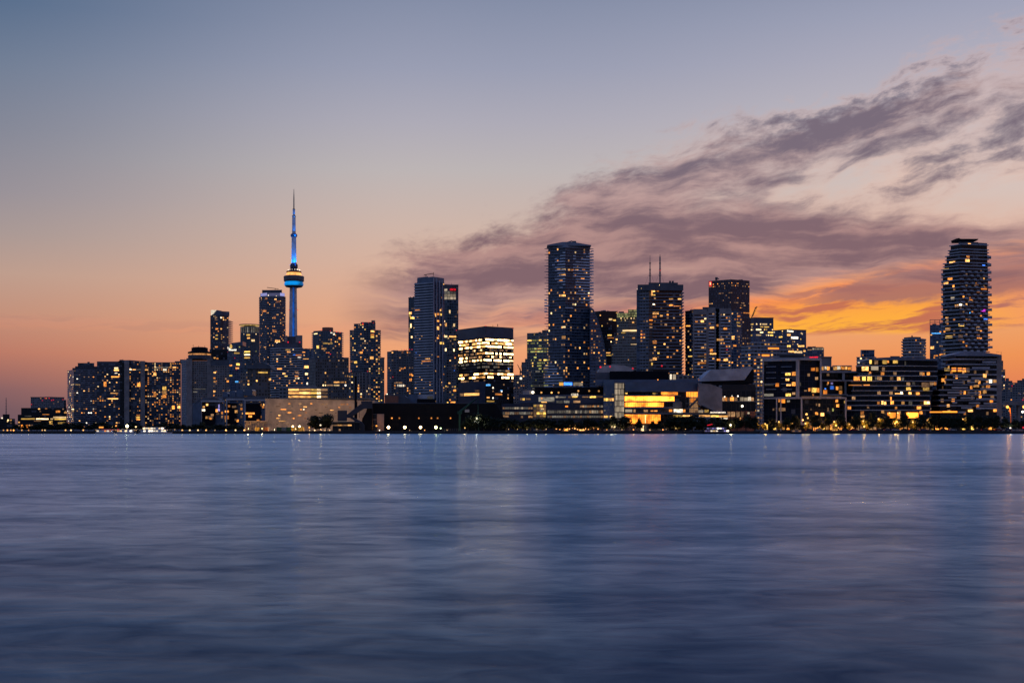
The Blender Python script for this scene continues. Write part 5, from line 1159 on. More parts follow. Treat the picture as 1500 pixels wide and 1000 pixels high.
b.block([(1142, 10), (1176, 10)], 519, bottom=524.5, dep=12, mat='mech', name='plant_room'); b.box('canopy', 1140, 1178, 518.6, 519.8, 'cond', dd=8, dep=16)
for x in (1115, 1136.8, 1143): b.box('column', x, x + 1.7, 584, None, 'slabw', dd=4 if x < 1120 else -1, dep=1.4)
for x0, x1 in ((1122, 1136), (1144, 1159)):
    for y in (536.5, 545, 553, 561.5, 569.5): b.box('balcony_edge', x0, x1, y, y + 1.0, 'slabb', dd=0.2 if x0 > 1130 else 3, dep=0.8, skew=-2.2)
b.cur = up_
b.rects([(1150.5, 1158, 545, 549.7, 'y'), (1160, 1165.5, 544.5, 550, 'a'), (1151, 1156, 554.5, 557.5, 'w'), (1152, 1158.5, 561.5, 565, 'w'), (1160, 1165.5, 559.5, 565, 'a'), (1136, 1141, 561, 566, 'o'), (1120, 1133, 561.5, 564.5, 'g'), (1151, 1158.5, 576, 580.2, 'y'), (1160.5, 1165, 574.5, 578, 'd'), (1119, 1133, 576.5, 580, 'g'),
         (1188, 1193.5, 538.5, 543, 'o'), (1195, 1198.5, 538, 544, 'a'), (1184, 1187, 568, 573, 'a'), (1189, 1196, 568, 574.5, 'y'), (1196.5, 1200, 568, 574.5, 'a'), (1178, 1182, 571, 573, 'd'), (1183, 1186, 547, 551, 'd'), (1194, 1198, 552, 556, 'd'), (1170, 1173, 560, 565, 'g'), (1190, 1192, 576.5, 579.5, 'a')], name='lit_window')
b.cur['P'] = [(X(1117, D + 2.6), D + 2.6 + 6), (X(1172, D - 0.2), D - 0.2 + 1), (X(1236, D + 6), D + 6)]
b.rects([(1140, 1143, 584, 588.7, 'a'), (1144, 1150, 584, 590, 'o'), (1141, 1150.5, 597, 602, 'd'), (1132, 1134, 598, 601, 'd'), (1153, 1157, 586, 589, 'g'), (1195, 1197, 590.5, 594, 'd'), (1199, 1201, 591, 595, 'd'), (1187, 1189, 598, 601, 'd'), (1212, 1214, 597, 602, 'd'), (1224, 1227.5, 585, 589, 'a'), (1225, 1229, 592, 596, 'a'), (1219, 1221, 598, 602, 'l'), (1194, 1198, 603.5, 608.5, 'a'), (1202, 1207, 604.5, 609, 'w')], name='lit_window')
for k in range(18):
    if b.rng.random() < 0.7: b.rect(1120 + 6.4 * k, 1124 + 6.4 * k + b.rng.random(), 621.5, 629, b.rng.choice('ddaayw'), name='shop_window')
b.lamp(1181.5, 606.5, 'w', dd=-3, r=0.75, name='wall_lamp')
b.box('light_strip', 1174, 1233, 580.2, 580.8, 'd', dd=-2.2, dep=0.3); b.done()
b = Bld('sign_wall_block', 'pale blank flat block carrying the small red glowing script sign', 'building', 1204, 1000)
b.block([(1178, 4), (1203, 4)], 521, dep=16, mat='conc', fh=5); b.block([(1200, 0), (1218, 0)], 522.8, dep=16, mat='conc', fh=30, name='blank_wall'); b.box('roof_slab', 1199, 1218.6, 522, 523.2, 'con', dd=-1, dep=18)
# flowing script, too small to read
mb = MB(); pts = []
for k in range(42):
    u = k / 41; pts.append((X(1186 + 12 * u + 0.7 * math.sin(k * 1.9), 998), 998, Z(523.6 - 0.6 * u + (0.9 + 0.5 * math.sin(k * 0.7)) * math.sin(k * 1.35), 998)))
mb.tube(pts, 0.26, 5); mb.build('sign_lettering', E['r'], b.root); b.box('sign_bar', 1185.6, 1198.4, 524.3, 525.2, 'r', dd=-2, dep=0.4); b.done()
D = 870
b = Bld('terrace_building', 'open concrete framed building with a brightly lit roof terrace, right of the framed block', 'building', 1228, D)
b.block([(1203, 6), (1256, 6)], 545, dep=22, mat='dark', fh=3.6, pw=3.0)
b.cur['P'] = [(X(1203, D + 5.6), D + 5.6), (X(1256, D + 5.6), D + 5.6)]
b.rects([(1211, 1215, 547, 550.5, 'd'), (1206, 1211.5, 571, 577, 'o'), (1212, 1214, 559, 562, 'a'), (1216, 1221.5, 565, 570, 'B'), (1208, 1210, 568.5, 570, 'B'), (1217, 1220, 560, 563, 'P'), (1224.5, 1228, 566, 571, 'a'), (1229, 1233.5, 565, 571, 'd'), (1229, 1233.5, 572, 577, 'a'), (1211, 1213, 562, 564, 'd')])
for x0, x1, y0, y1 in ((1200.5, 1258, 543.2, 545.6), (1202, 1250, 556, 558.2), (1202, 1242, 577, 579)): b.box('floor_slab', x0, x1, y0, y1, 'conl', dd=0, dep=24)
for x0, x1, y0, y1 in ((1233.5, 1237.5, 545.6, 556), (1202, 1204.5, 558.2, 577), (1237, 1240, 558.2, 577), (1249, 1251, 558, 578)): b.box('column', x0, x1, y0, y1, 'conl', dd=0.4, dep=2.5)
b.block([(1202, 8), (1247, 8)], 535.8, bottom=543.2, dep=10, mat='brown', fh=6, name='terrace_house')
b.rects([(1202.5, 1207, 537, 542, 'w'), (1208, 1211, 536.5, 541, 'h'), (1211.5, 1215, 537, 542, 'a'), (1221, 1226, 537, 541.5, 'w'), (1226.5, 1231, 536, 541, 'h'), (1231.5, 1236.5, 536.5, 541, 'a'), (1237.5, 1241, 537, 541, 'w'), (1242, 1246.5, 537.5, 541.5, 'a')], name='terrace_light')
for x0, x1, y in ((1201.5, 1216, 535.4), (1219, 1248, 535)): b.box('awning', x0, x1, y, y + 0.9, 'conl', dd=4, dep=6)
for x in (1206, 1215.5, 1219.5, 1229, 1238, 1247.5): b.box('awning_post', x, x + 0.5, 535.6, 543.2, 'conl', dd=4.2, dep=0.5)
b.done()

# far skyline at the right edge
b = Bld('distant_tower', 'hazy slim tower edge seen just right of the terraced apartments', 'building', 1471, 1400)
b.block([(1462, 4), (1469.5, 0)], 528, dep=16, mat='grey', fh=3.1, pw=2.8, lit=dict(p=0.12, pal='dcP')); b.block([(1466, 2), (1472.5, -2)], 541, dep=14, mat='grey', fh=3.1, lit=dict(p=0.1, pal='dc')); b.done()
b = Bld('distant_block', 'hazy low grey block with a red roof lamp at the right edge', 'building', 1478, 1800)
b.block([(1470, 2), (1483, 0)], 557.5, dep=20, mat='grey', fh=3.1, pw=2.8, lit=dict(p=0.12, pal='dadw')); b.block([(1473, 4), (1478, 4)], 553.5, bottom=557.5, dep=12, mat='grey'); b.rects([(1475, 1481, 560, 564, 'd')]); b.lamp(1483, 565, 'r', r=1.1); b.done()
b = Bld('distant_apartments', 'hazy stepped apartment tower cut off by the right edge of the view', 'building', 1495, 1700)
b.block([(1483, 5), (1491, 3), (1512, 0)], 560, dep=24, mat='grey', fh=3.1, pw=2.8, lit=dict(p=0.09, pal='adwP')); b.block([(1490, 6), (1512, 4)], 556.5, bottom=560, dep=18, mat='grey', fh=3.1); b.block([(1497, 7), (1512, 6)], 554, bottom=556.5, dep=14, mat='grey')
b.rects([(1486, 1490, 579, 581.5, 'a'), (1498, 1500, 569, 573, 'a'), (1491, 1494, 583, 585, 'a'), (1494, 1496.5, 567.5, 570, 'w')]); b.lamp(1498.5, 585.5, 'r'); b.lamp(1494.5, 577, 'P'); b.done()
t = thing('elevated_road', 'grey elevated roadway deck on piers at the right edge', 'bridge', (X(1485, 1150), 1150, GZ))
mb = MB(); mb.box(X(1470, 1150), X(1540, 1150), 1150, 1164, Z(593, 1150), Z(589.5, 1150)); mb.build('deck', M['con'], t)
mb = MB(); mb.box(X(1470, 1150), X(1540, 1150), 1149.7, 1150.1, Z(589.5, 1150), Z(588, 1150)); mb.build('parapet', M['con'], t)
for x in (1483, 1494, 1505, 1520): mb = MB(); mb.box(X(x, 1150), X(x + 2.6, 1150), 1154, 1158, GZ, Z(593, 1150)); mb.build('pier', M['con'], t)

# ------------------------------------------------------------------ waterfront buildings, left to right
D = 1000
b = Bld('frame_condominium', 'low blue waterfront condominium with white portal frames and scattered amber flats', 'building', 335, D)
b.block([(282, 6), (295, 2), (390, 0)], 590, dep=26, mat='blue', fh=3.3, pw=3.0, lit=dict(p=0.10, pal='aawd', hf=0.6))
for x0, x1, y in ((294, 329, 586), (331, 358, 583.5), (358, 389.5, 584.5)):
    b.box('roof_beam', x0, x1, y, y + 2.6, 'slabw', dd=-3, dep=28); b.box('frame_post', x0, x0 + 1.8, y + 2.6, None, 'slabw', dd=-3, dep=3); b.box('frame_post', x1 - 2.4, x1, y + 2.6, None, 'bluep', dd=-3, dep=3)
for x0, x1, y in ((296, 315, 594), (334, 346, 590), (361, 382, 591)): b.box('dark_recess', x0, x1, y, 624, 'black', dd=-0.6, dep=0.5)  # black panels in place of the shade inside the portal frames
b.poly('blue_wall', [(283, 624), (283, 593), (287, 591), (294, 588.5), (294, 624)], 'bluep', dd=-4, dep=14); b.poly('roof_curve', [(284, 592), (290, 585.5), (298, 582.5), (318, 582.5), (324, 586), (324, 588), (284, 594)], 'mech', dd=4, dep=16)
for x0, x1, y0, y1 in ((326, 334, 574, 583), (336, 345, 571.5, 582), (346, 357, 570.5, 581), (357.5, 370, 569.5, 579)):
    b.poly('penthouse', [(x0, y1), (x0, y0 + 2.5), (x0 + 1.5, y0 + 0.6), ((x0 + x1) / 2, y0), (x1 - 1.2, y0 + 0.6), (x1, y0 + 2.5), (x1, y1)], 'bluep', dd=8, dep=14)
b.box('penthouse_slab', 326, 390, 581, 584, 'mech', dd=3, dep=20)
b.cur['P'] = [(X(282, D), D - 1.2), (X(392, D), D - 1.2)]
b.rects([(297, 300, 594.5, 597, 'w'), (295.5, 300.5, 599, 602, 'h'), (301, 304, 609.5, 613, 'w'), (305, 312, 609, 613.5, 'd'), (309, 313, 606, 609, 'd'), (307, 310, 611, 614, 'a'), (320, 321.6, 592, 597, 'P'), (316, 319, 599, 603, 'a'), (317, 321, 603.5, 607, 'd'), (319, 322, 598, 602, 'P'), (329.5, 335, 601, 604, 'a'), (329, 335, 608.5, 613.5, 'a'), (344, 348, 600.5, 604.5, 'w'), (334, 337, 593, 596, 'a'), (340, 346, 594, 597, 'd'), (354.5, 359, 604, 606.5, 'w'), (359.5, 366, 604, 606.5, 'a'), (366.5, 373, 604, 606.5, 'a'), (356.5, 360, 609, 611, 'd'), (364, 369, 608, 611, 'a'), (384, 388.5, 594, 597.5, 'a'), (376, 380, 614, 616.5, 'a'), (330, 337, 621, 623, 'd'), (344, 347, 613, 616, 'd'), (350, 354, 591, 593, 'd')]); b.done()
b = Bld('hipped_roof_block', 'dark block with a low hipped roof and two lit yellow floors behind the portal frames', 'building', 378, 1250)
b.block([(362, 4), (374, 0), (396, 3)], 540, dep=26, mat='brown', fh=3.3, pw=2.8, lit=dict(p=0.10, pal='dwa'))
b.poly('hipped_roof', [(361, 540), (363, 536), (376, 531.2), (384, 530.5), (395, 534.5), (397.5, 540)], 'mech', dd=-1.5, dep=26)
b.block([(352, 14), (377, 8)], 545, dep=18, mat='conc', fh=3.3, pw=2.8, lit=dict(p=0.05, pal='d'), name='side_wing')
b.rects([(378, 392, 537, 538.6, 'y')]); b.cur['P'] = [(X(352, 1249), 1249), (X(398, 1249), 1249)]; b.rects([(380, 392, 537.2, 538.6, 'w'), (378, 392, 544.4, 546.4, 'y'), (394, 397, 554, 557, 'w'), (360.5, 362.5, 551, 554, 'd'), (369, 370, 547.5, 551, 'd')]); b.done()
D = 800
b = Bld('slatted_shed', 'low beige shed of vertical slats left of the long beige wall', 'building', 375, D)
b.block([(358.5, 0), (391.5, 0)], 617, dep=10, mat='brown', fh=8, pw=3)
for k in range(22): b.box('slat', 358.6 + 1.5 * k, 359.4 + 1.5 * k, 617, None, 'beige', dd=-0.5, dep=0.45)
b.box('roof_edge', 358, 392, 616.2, 617.2, 'beige', dd=-0.9, dep=11); b.done()
D = 900
b = Bld('sugar_warehouse', 'long blank beige warehouse wall dotted with tiny lit slits, lit from the ground', 'building', 460, D)
b.poly('wall', [(388.5, 634), (388.5, 583.5), (549, 586.5), (549, 634)], 'beige', dep=30); b.box('roof_edge', 388.2, 549, 583.1, 584.2, 'cond', dd=0.5, dep=29, skew=0.0)
b.cur = dict(P=[(X(388, D), D), (X(550, D), D)])
slits = [(410, 591, 3, 'd'), (424, 591, 3, 'a'), (440, 591, 5, 'd'), (456, 591, 3, 'a'), (472, 592, 5, 'd'), (478, 592, 3, 'd'), (500.5, 592, 2.4, 'a'), (504, 592, 2.4, 'a'), (509, 592, 2.6, 'a'), (407, 595, 6, 'd'), (428, 595.2, 3, 'g'), (447, 595.6, 5, 'w'), (478, 596, 4, 'd'), (497, 596.4, 2.4, 'a'), (513, 596.4, 3, 'a'), (415, 599.5, 8, 'a'), (441, 599.5, 2.6, 'a'), (445, 599.4, 1.8, 'h'), (463, 600, 4, 'd'), (486, 600.4, 5, 'w'), (397, 603.2, 4, 'g'), (424, 604, 5.5, 'a'), (448, 604, 3, 'a'), (470, 604.6, 6, 'd'), (492, 604.4, 3, 'd'), (409, 608, 3, 'w'), (439, 608.3, 5, 'a'), (470, 608.6, 3, 'd'), (407, 612.4, 5, 'w'), (430, 612.5, 2.6, 'a'), (447, 612.5, 3.4, 'a'), (413, 616.4, 9, 'w'), (406, 621, 3, 'd'), (422, 621, 4, 'd'), (487, 617, 3, 'w')]
for x, y, w_, ch in slits: b.rect(x - w_ / 2, x + w_ / 2, y - 0.6, y + 0.6, ch, name='lit_slit', out=0.08)
b.done()
# yard containers
for i, (x0, x1, mat, lb) in enumerate(((373.5, 379.5, 'yellow', 'yellow container left of the two by the slatted shed'), (386, 393, 'orange', 'orange container at the right foot of the slatted shed'), (405, 412, 'green', 'green container, leftmost under the long beige wall'), (412.6, 419, 'bluep', 'blue grey container next to the green one under the beige wall'), (419.6, 426.5, 'green', 'green container touching the long yellow one under the beige wall'), (427, 444.5, 'yellow', 'long yellow container under the two yard lamps'))):
    t = thing('shipping_container', lb, 'container', (X((x0 + x1) / 2, 795), 795, GZ), 'containers in the refinery yard')
    mb = MB(); mb.box(X(x0, 795), X(x1, 795), 795, 797.4, GZ, GZ + 2.4); mb.build('body', M[mat], t)
    for k in range(5):
        x = X(x0, 795) + (X(x1, 795) - X(x0, 795)) * (k + 0.5) / 5; mb = MB(); mb.box(x - 0.08, x + 0.08, 794.9, 795.0, GZ + 0.15, GZ + 2.25); mb.build('rib', M[mat], t)
# dark sugar sheds
D = 820
b = Bld('raw_sugar_shed', 'huge black storage shed with a long flat roof behind four floodlights', 'building', 640, D)
b.poly('shed_wall', [(526, 634), (531, 612), (540, 597), (545, 590.5), (727, 591.5), (738, 611), (744, 634)], 'black', dep=60)
b.box('roof_edge', 545, 727, 589.8, 590.8, 'mech', dd=1, dep=56)
b.block([(543.5, -3), (552.5, -3)], 606, dep=6, mat='navy', fh=4, name='lit_annex') ; b.box('pale_annex', 552.5, 562.5, 606, None, 'con', dd=-3.4, dep=6)
for x in (574, 585, 613.5, 632, 641, 660): b.lamp(x, 612.2, 'a', dd=-1.0, r=0.5, name='wall_lamp')
b.box('wall_panel', 681, 687.5, 599.5, 603.5, 'conl', dd=-1, dep=0.6)
b.done()
b = Bld('conveyor_house', 'black conveyor gantry with a raised head house joining sloping legs', 'conveyor', 520, 810)
b.box('head_house', 529, 545.5, 587, 598, 'ink', dd=-4, dep=9); b.poly('sloping_gantry', [(506, 611), (508, 607), (529, 591), (534, 592), (534, 597), (512, 612)], 'ink', dd=-3, dep=4)
b.poly('sloping_leg', [(506, 608), (512, 608), (530, 618), (534, 622), (534, 634), (528, 634), (526, 620)], 'ink', dd=-2.5, dep=4); b.poly('support_leg', [(528, 634), (538, 596), (545, 596), (545, 634)], 'black', dd=-1.5, dep=6)
b.box('transfer_house', 494.5, 508.5, 601, 616, 'ink', dd=-3.5, dep=8)
for x in (523, 526.5): b.bar('cable', (x, 597), (x, 612), 0.12, 'black', dd=-1)
b.done()
b = Bld('quay_office', 'low dark quay building with a thin row of pink lit windows under the conveyor', 'building', 500, 800)
b.block([(487, 0), (527, 0)], 618, dep=10, mat='dark', fh=6); b.rects([(487, 494, 621.6, 623.6, 'd'), (494.5, 502, 621.6, 623.6, 'w'), (502.5, 509, 621.6, 623.6, 'd'), (509.5, 515, 621.6, 623.6, 'w'), (496, 499, 628, 632.5, 'd'), (495, 508, 616.3, 617.6, 'g')])
b.box('roof_edge', 486, 527.5, 617.4, 618.3, 'mech', dd=-0.6, dep=11); b.done()
t = thing('chimney', 'tall thin black chimney stack rising in front of the beige wall', 'chimney', (X(521, 815), 815, GZ))
mb = MB(); mb.lathe((X(521, 815), 815), [(0.85, GZ), (0.70, Z(551, 815))], 12); mb.build('stack', M['black'], t)
mb = MB(); mb.lathe((X(521, 815), 815), [(0.8, Z(552.4, 815)), (0.95, Z(552, 815)), (0.95, Z(551, 815)), (0.6, Z(550.8, 815))], 12); mb.build('rim', M['black'], t)
mb = MB(); mb.box(X(522, 815) + 0.0, X(523.4, 815), 814.6, 815.4, Z(598, 815), Z(588, 815)); mb.build('bracket', M['black'], t)
b = Bld('rust_brick_store', 'small rust coloured brick store with a dark curved roof above the black shed', 'building', 575, 950)
b.box('wall', 563.5, 583.5, 579.5, None, 'brick', dep=14); b.poly('curved_roof', [(563, 580.5), (564, 578), (572, 575.8), (582, 576), (592, 579), (599, 584), (602, 592), (584, 592), (584, 580.5)], 'mech', dd=1.5, dep=16)
b.lamp(567, 577, 'h', dd=0.5, r=0.35, name='roof_lamp'); b.lamp(577.5, 577, 'h', dd=0.5, r=0.35, name='roof_lamp')
b.box('side_wall', 598, 612, 577.5, None, 'bluep', dd=5, dep=10); b.box('pale_wall', 612, 636, 578.5, 585, 'slabg', dd=8, dep=10); b.box('lit_doorway', 626, 634, 580, 584.4, 'g', dd=7.6, dep=0.5); b.box('roof_store', 611, 638, 584, None, 'black', dd=3, dep=6); b.done()
t = thing('derrick_crane', 'dark green derrick crane with a slanted boom against the black shed', 'crane', (X(701, 800), 800, GZ)); D = 800
mb = MB(); mb.tube([(X(701, D), D, GZ), (X(700, D), D, Z(582, D))], [0.35, 0.22], 6); mb.build('mast', M['green'], t)
mb = MB(); mb.tube([(X(672, D), D, Z(604, D)), (X(697, D), D, Z(584, D))], [0.7, 0.4], 6); mb.build('boom', M['green'], t)
mb = MB(); mb.tube([(X(697, D), D, Z(584, D)), (X(700.5, D), D, Z(582.4, D))], 0.2, 6); mb.build('tie_bar', M['green'], t)
mb = MB(); mb.prism([(X(670, D), D - 1), (X(677, D), D - 1), (X(676, D), D + 1.5), (X(671, D), D + 1.5)], Z(606, D), Z(602, D)); mb.build('cab', M['green'], t)
mb = MB(); mb.tube([(X(673.5, D), D, GZ), (X(673.5, D), D, Z(605, D))], 0.6, 6); mb.build('pedestal', M['green'], t)

# broadcast office
D = 835
b = Bld('ribbon_office', 'long low blue office with dim ribbon windows, a lit glass atrium and roof lamps', 'building', 820, D)
b.block([(735, 0), (781, 0)], 591, dep=26, mat='ink', fh=30); b.block([(800, 0), (884, 0)], 590, dep=26, mat='ink', fh=30)
b.block([(781, 0.6), (800, 0.6)], 591.5, dep=26, mat='olive', fh=4, pw=2.0, name='atrium')
b.block([(760, 5), (884, 5)], 577.5, bottom=590, dep=20, mat='navyp', fh=30, name='upper_wall'); b.block([(783, 9), (884, 9)], 566.5, bottom=577.5, dep=14, mat='black', name='roof_storey'); b.block([(810, 8), (840, 8)], 564, bottom=567, dep=10, mat='mech', name='plant_room')
b.cur['P'] = [(X(735, D - 0.1), D - 0.1), (X(884, D - 0.1), D - 0.1)]
for y0, y1 in ((596.2, 599), (603.2, 606.8)):
    for k in range(13): b.rect(736.5 + 3.4 * k, 739.4 + 3.4 * k, y0, y1, b.rng.choice('ggdgs'), name='ribbon_window')
for y0, y1, st in ((600.8, 605, 'gggs'), (608.5, 611.5, 'ggdg'), (593.5, 596.5, '  gg')):
    for k in range(24):
        ch = b.rng.choice(st if k < 14 else 'gdgsd')
        if ch != ' ' and not (y0 < 594 and k < 14): b.rect(802 + 3.4 * k, 804.9 + 3.4 * k, y0, y1, ch, name='ribbon_window')
for k in range(4):
    for j in range(5): b.rect(781.6 + 4.6 * k, 785.6 + 4.6 * k, 592.5 + 3.7 * j, 595.6 + 3.7 * j, b.rng.choice('gdyd' if j else 'yd'), name='atrium_window')
b.rects([(792, 797, 598, 599.3, 'c'), (774, 780, 608.6, 611.6, 'w'), (763, 766, 609, 612, 'd'), (828, 832, 594, 596, 'o'), (867, 870, 593.6, 595.6, 'a'), (874.5, 877, 593.6, 595.6, 'a'), (737, 745, 608, 611, 'd')], name='lit_window')
b.cur['P'] = [(X(760, D + 4.8), D + 4.8), (X(884, D + 4.8), D + 4.8)]
b.rects([(762, 764.5, 583, 586, 'd'), (765.5, 768.5, 583, 586, 'y'), (770, 777, 583, 585.5, 'd'), (789, 812, 581.5, 588, 'g'), (792.5, 794.5, 582, 584.5, 'a'), (793, 801, 588, 589.4, 'w'), (814, 818, 580, 582.5, 's'), (819, 829, 580.4, 582.4, 'g'), (832, 837, 580, 582.6, 'd'), (838, 846, 580, 582, 'y'), (853, 862, 580.4, 582, 'd'), (864, 873, 580, 582.4, 'y'), (874, 883, 579.8, 582, 'd'), (815, 824, 586.5, 590, 'g'), (826, 834, 586.5, 590, 'g'), (840, 850, 586.5, 589.5, 'd')], name='ribbon_window')
for x, y in ((793, 574.8), (808, 574.8), (818.2, 574.8), (847.2, 572.4), (863, 572.4), (877.2, 572.6)): b.lamp(x, y, 'w', dd=8.4, r=0.62, name='roof_lamp')
b.lamp(780.5, 574.5, 'h', dd=8, r=1.0, name='roof_lamp'); b.box('roof_hut', 766, 779, 571.5, 577.5, 'conl', dd=9, dep=6); b.box('lit_panel', 776, 783, 573.5, 576, 's', dd=8.2, dep=0.5)
for k in range(22):
    if b.rng.random() < 0.5: b.rect(742 + 6.4 * k, 745.5 + 6.4 * k, 623.5, 628.5, b.rng.choice('ddda'), name='shop_window')
sign_text(b.root, 'CORUS', 841.8, 578.2, D + 4.2, 3.8, E['h'], width_px=10)
b.box('sign_panel', 819, 825.5, 559.8, 564.6, 'y', dd=8.8, dep=0.6); b.box('sign_panel', 826, 838.5, 559.6, 564.2, 'B', dd=8.8, dep=0.6)
sign_text(b.root, 'the', 822.2, 562.3, D + 8.6, 3.2, E['o'], width_px=5.6); sign_text(b.root, 'Score', 832.2, 562.0, D + 8.6, 3.2, E['k'], width_px=11); b.box('lit_panel', 840, 853.5, 559.8, 564.6, 's', dd=8.8, dep=0.6)
for x in (821, 836, 850): b.box('sign_post', x, x + 0.6, 564.4, 567, 'black', dd=9, dep=0.5)
b.done()
D = 815
b = Bld('college_hall', 'large waterfront hall with curved floors of glowing gold glass and a pale glass stair tower', 'building', 965, D)
b.block([(884, 2), (900, 0)], 556, dep=26, mat='bluep', fh=30)
for y0, y1, st in ((576.5, 578.5, ' gd'), (583, 587, 'yws'), (591.5, 593.5, ' g'), (600, 602, ' g'), (608.6, 611.5, 'wys')):
    for k in range(5):
        ch = b.rng.choice(st)
        if ch != ' ': b.rect(884.6 + 3.0 * k, 887.2 + 3.0 * k, y0, y1, ch, name='office_window')
b.block([(900, -3), (914.5, -3)], 560, dep=12, mat='olive', fh=3.5, pw=1.6, name='stair_tower')
for k in range(7):
    for j in range(6): b.rect(900.6 + 1.95 * k, 902.2 + 1.95 * k, 561.2 + 8.6 * j, 568.6 + 8.6 * j, 's', name='stair_window')
for j in range(7): b.box('stair_landing', 900.2, 914.4, 560 + 8.6 * j, 561 + 8.6 * j, 'steel', dd=-3.5, dep=0.5)
# main hall: stacked curved floors
b.block([(914.5, 0), (1010, 0)], 563, dep=34, mat='dark', fh=4, name='hall_core')
def bow(y0, y1, x0, x1, bulge, mat, nm, d0=0.0, dep=14, ch=None):
    n = 10; P = []
    for k in range(n + 1):
        u = k / n; x = x0 + (x1 - x0) * u; P.append((X(x, D), D + d0 - bulge * math.sin(math.pi * min(1, u * 0.62 + 0.38)) ))
    back = [(X(x1 - 0.4, D + dep), D + dep), (X(x0 + 0.4, D + dep), D + dep)]
    mb = MB(); mb.prism(P + back, Z(y1, D), Z(y0, D)); return mb.build(nm, M[mat] if mat in M else E[mat], b.root)
bow(559.5, 572.5, 914.6, 1028, 7, 'bluep', 'roof_fascia', d0=1); bow(572.5, 574, 914.6, 1026, 7.6, 'steel', 'floor_band', d0=1)
bow(574, 578.4, 914.6, 968, 3.5, 'dark', 'gallery_glass', d0=3); bow(574.2, 579.8, 968, 1005, 5, 'o', 'gallery_glass', d0=3); bow(574.0, 581.0, 1005, 1029, 2.5, 'o', 'gallery_glass', d0=1)
bow(578.4, 580.4, 914.6, 1004, 7.2, 'cond', 'floor_band', d0=1); bow(580.4, 587.4, 914.6, 1004, 5.8, 'O', 'gallery_glass', d0=2)
bow(587.4, 589.2, 914.6, 1004, 7.4, 'cond', 'floor_band', d0=1); bow(589.2, 595.8, 914.6, 985, 5.8, 'O', 'gallery_glass', d0=2); bow(588.8, 597, 985, 1004.5, 4, 'cond', 'solid_bay', d0=2)
bow(595.8, 598.4, 914.6, 1004, 7.4, 'cond', 'floor_band', d0=1); bow(598.4, 604.2, 914.6, 1004, 5.5, 'brown', 'gallery_glass', d0=2)
bow(604.2, 607, 914.6, 1066, 9, 'mech', 'floor_band', d0=0); bow(607, 620, 914.6, 980, 5.5, 'O', 'lobby_glass', d0=2); bow(620, 632, 914.6, 1004, 4.5, 'brown', 'base_wall', d0=2.5)
for k in range(30):     # mullions in front of the glowing glass
    x = 916.2 + k * 2.95
    b.box('mullion', x, x + 0.22, 580.6, 587.3, 'brown', dd=-4.7, dep=0.25)
    if x < 984: b.box('mullion', x, x + 0.22, 589.4, 595.7, 'brown', dd=-4.7, dep=0.25)
    if x < 979: b.box('mullion', x, x + 0.28, 607.2, 620, 'brown', dd=-4.9, dep=0.25)
b.cur['P'] = [(X(914, D - 4.4), D - 4.4), (X(1005, D - 4.4), D - 4.4)]
b.rects([(916, 919, 575, 577, 'y'), (956, 960, 575, 578, 'y'), (961, 963, 575, 577, 'd'), (916, 926, 599.4, 603.4, 's'), (928, 931, 599.5, 603.4, 'd'), (943, 949, 600, 603, 'd'), (953, 957.5, 600.8, 602.4, 'a'), (958.5, 963, 600.8, 602.4, 'a'), (980, 984.5, 599.5, 602.8, 'o'), (987, 1000, 598.8, 604, 'h'), (1000.5, 1004, 599.4, 603.6, 'a'), (918, 921, 616.5, 619.8, 'c'), (945, 946, 607.5, 619.5, 'c'), (938, 947, 622, 631, 'g'), (939, 943, 623, 631, 'c')], name='lit_window')
b.cur['P'] = [(X(980, D - 7.2), D - 7.2), (X(1068, D - 7.2), D - 7.2)]
b.rects([(986, 999, 607.6, 610.4, 'y'), (1000, 1014, 607.8, 610, 'w'), (1018, 1022, 600.5, 604, 'd'), (1023, 1030, 600.3, 604, 's'), (1032, 1038, 599.8, 603.8, 'y'), (1024, 1040, 607.6, 610.4, 'w'), (1041, 1053, 608, 610.6, 'y'), (1053.5, 1066, 608.2, 610.8, 'w'), (1056, 1066, 612, 613.6, 'h')], name='lit_window')
for x in (1004.6, 1008, 1011.5, 1016): b.box('lattice_post', x, x + 0.5, 574, 604.5, 'cond', dd=-3, dep=0.6)
for y in (582, 590, 597): b.box('lattice_rail', 1004, 1024, y, y + 0.8, 'cond', dd=-2.6, dep=0.6)
b.bar('stair_flight', (1006, 600), (1022, 584), 0.7, 'cond', dd=-2); b.box('stair_glow', 1006, 1022.5, 575, 604, 'd', dd=0.5, dep=0.5); b.box('stair_glow', 1011, 1019, 582.8, 589, 'o', dd=0.2, dep=0.4); b.box('stair_glow', 1012, 1024, 575, 580, 'o', dd=-0.2, dep=0.4)
b.poly('slanted_wall', [(1023.5, 561), (1041, 562.5), (1056.5, 568), (1058, 570), (1058, 604.5), (1044, 604), (1026, 594.5), (1022.8, 592)], 'con', dd=-4, dep=16); b.bar('stair_flight', (1027, 595), (1048, 604.5), 0.8, 'black', dd=-4.6)
b.box('sign_panel', 1039.5, 1063.5, 602.6, 605.4, 'mech', dd=-10, dep=0.4); sign_text(b.root, 'GEORGE BROWN', 1051.5, 604.0, D - 10.3, 1.7, E['h'], width_px=22); b.box('sign_glow', 1040, 1063, 602.4, 602.7, 'P', dd=-10.2, dep=0.3)
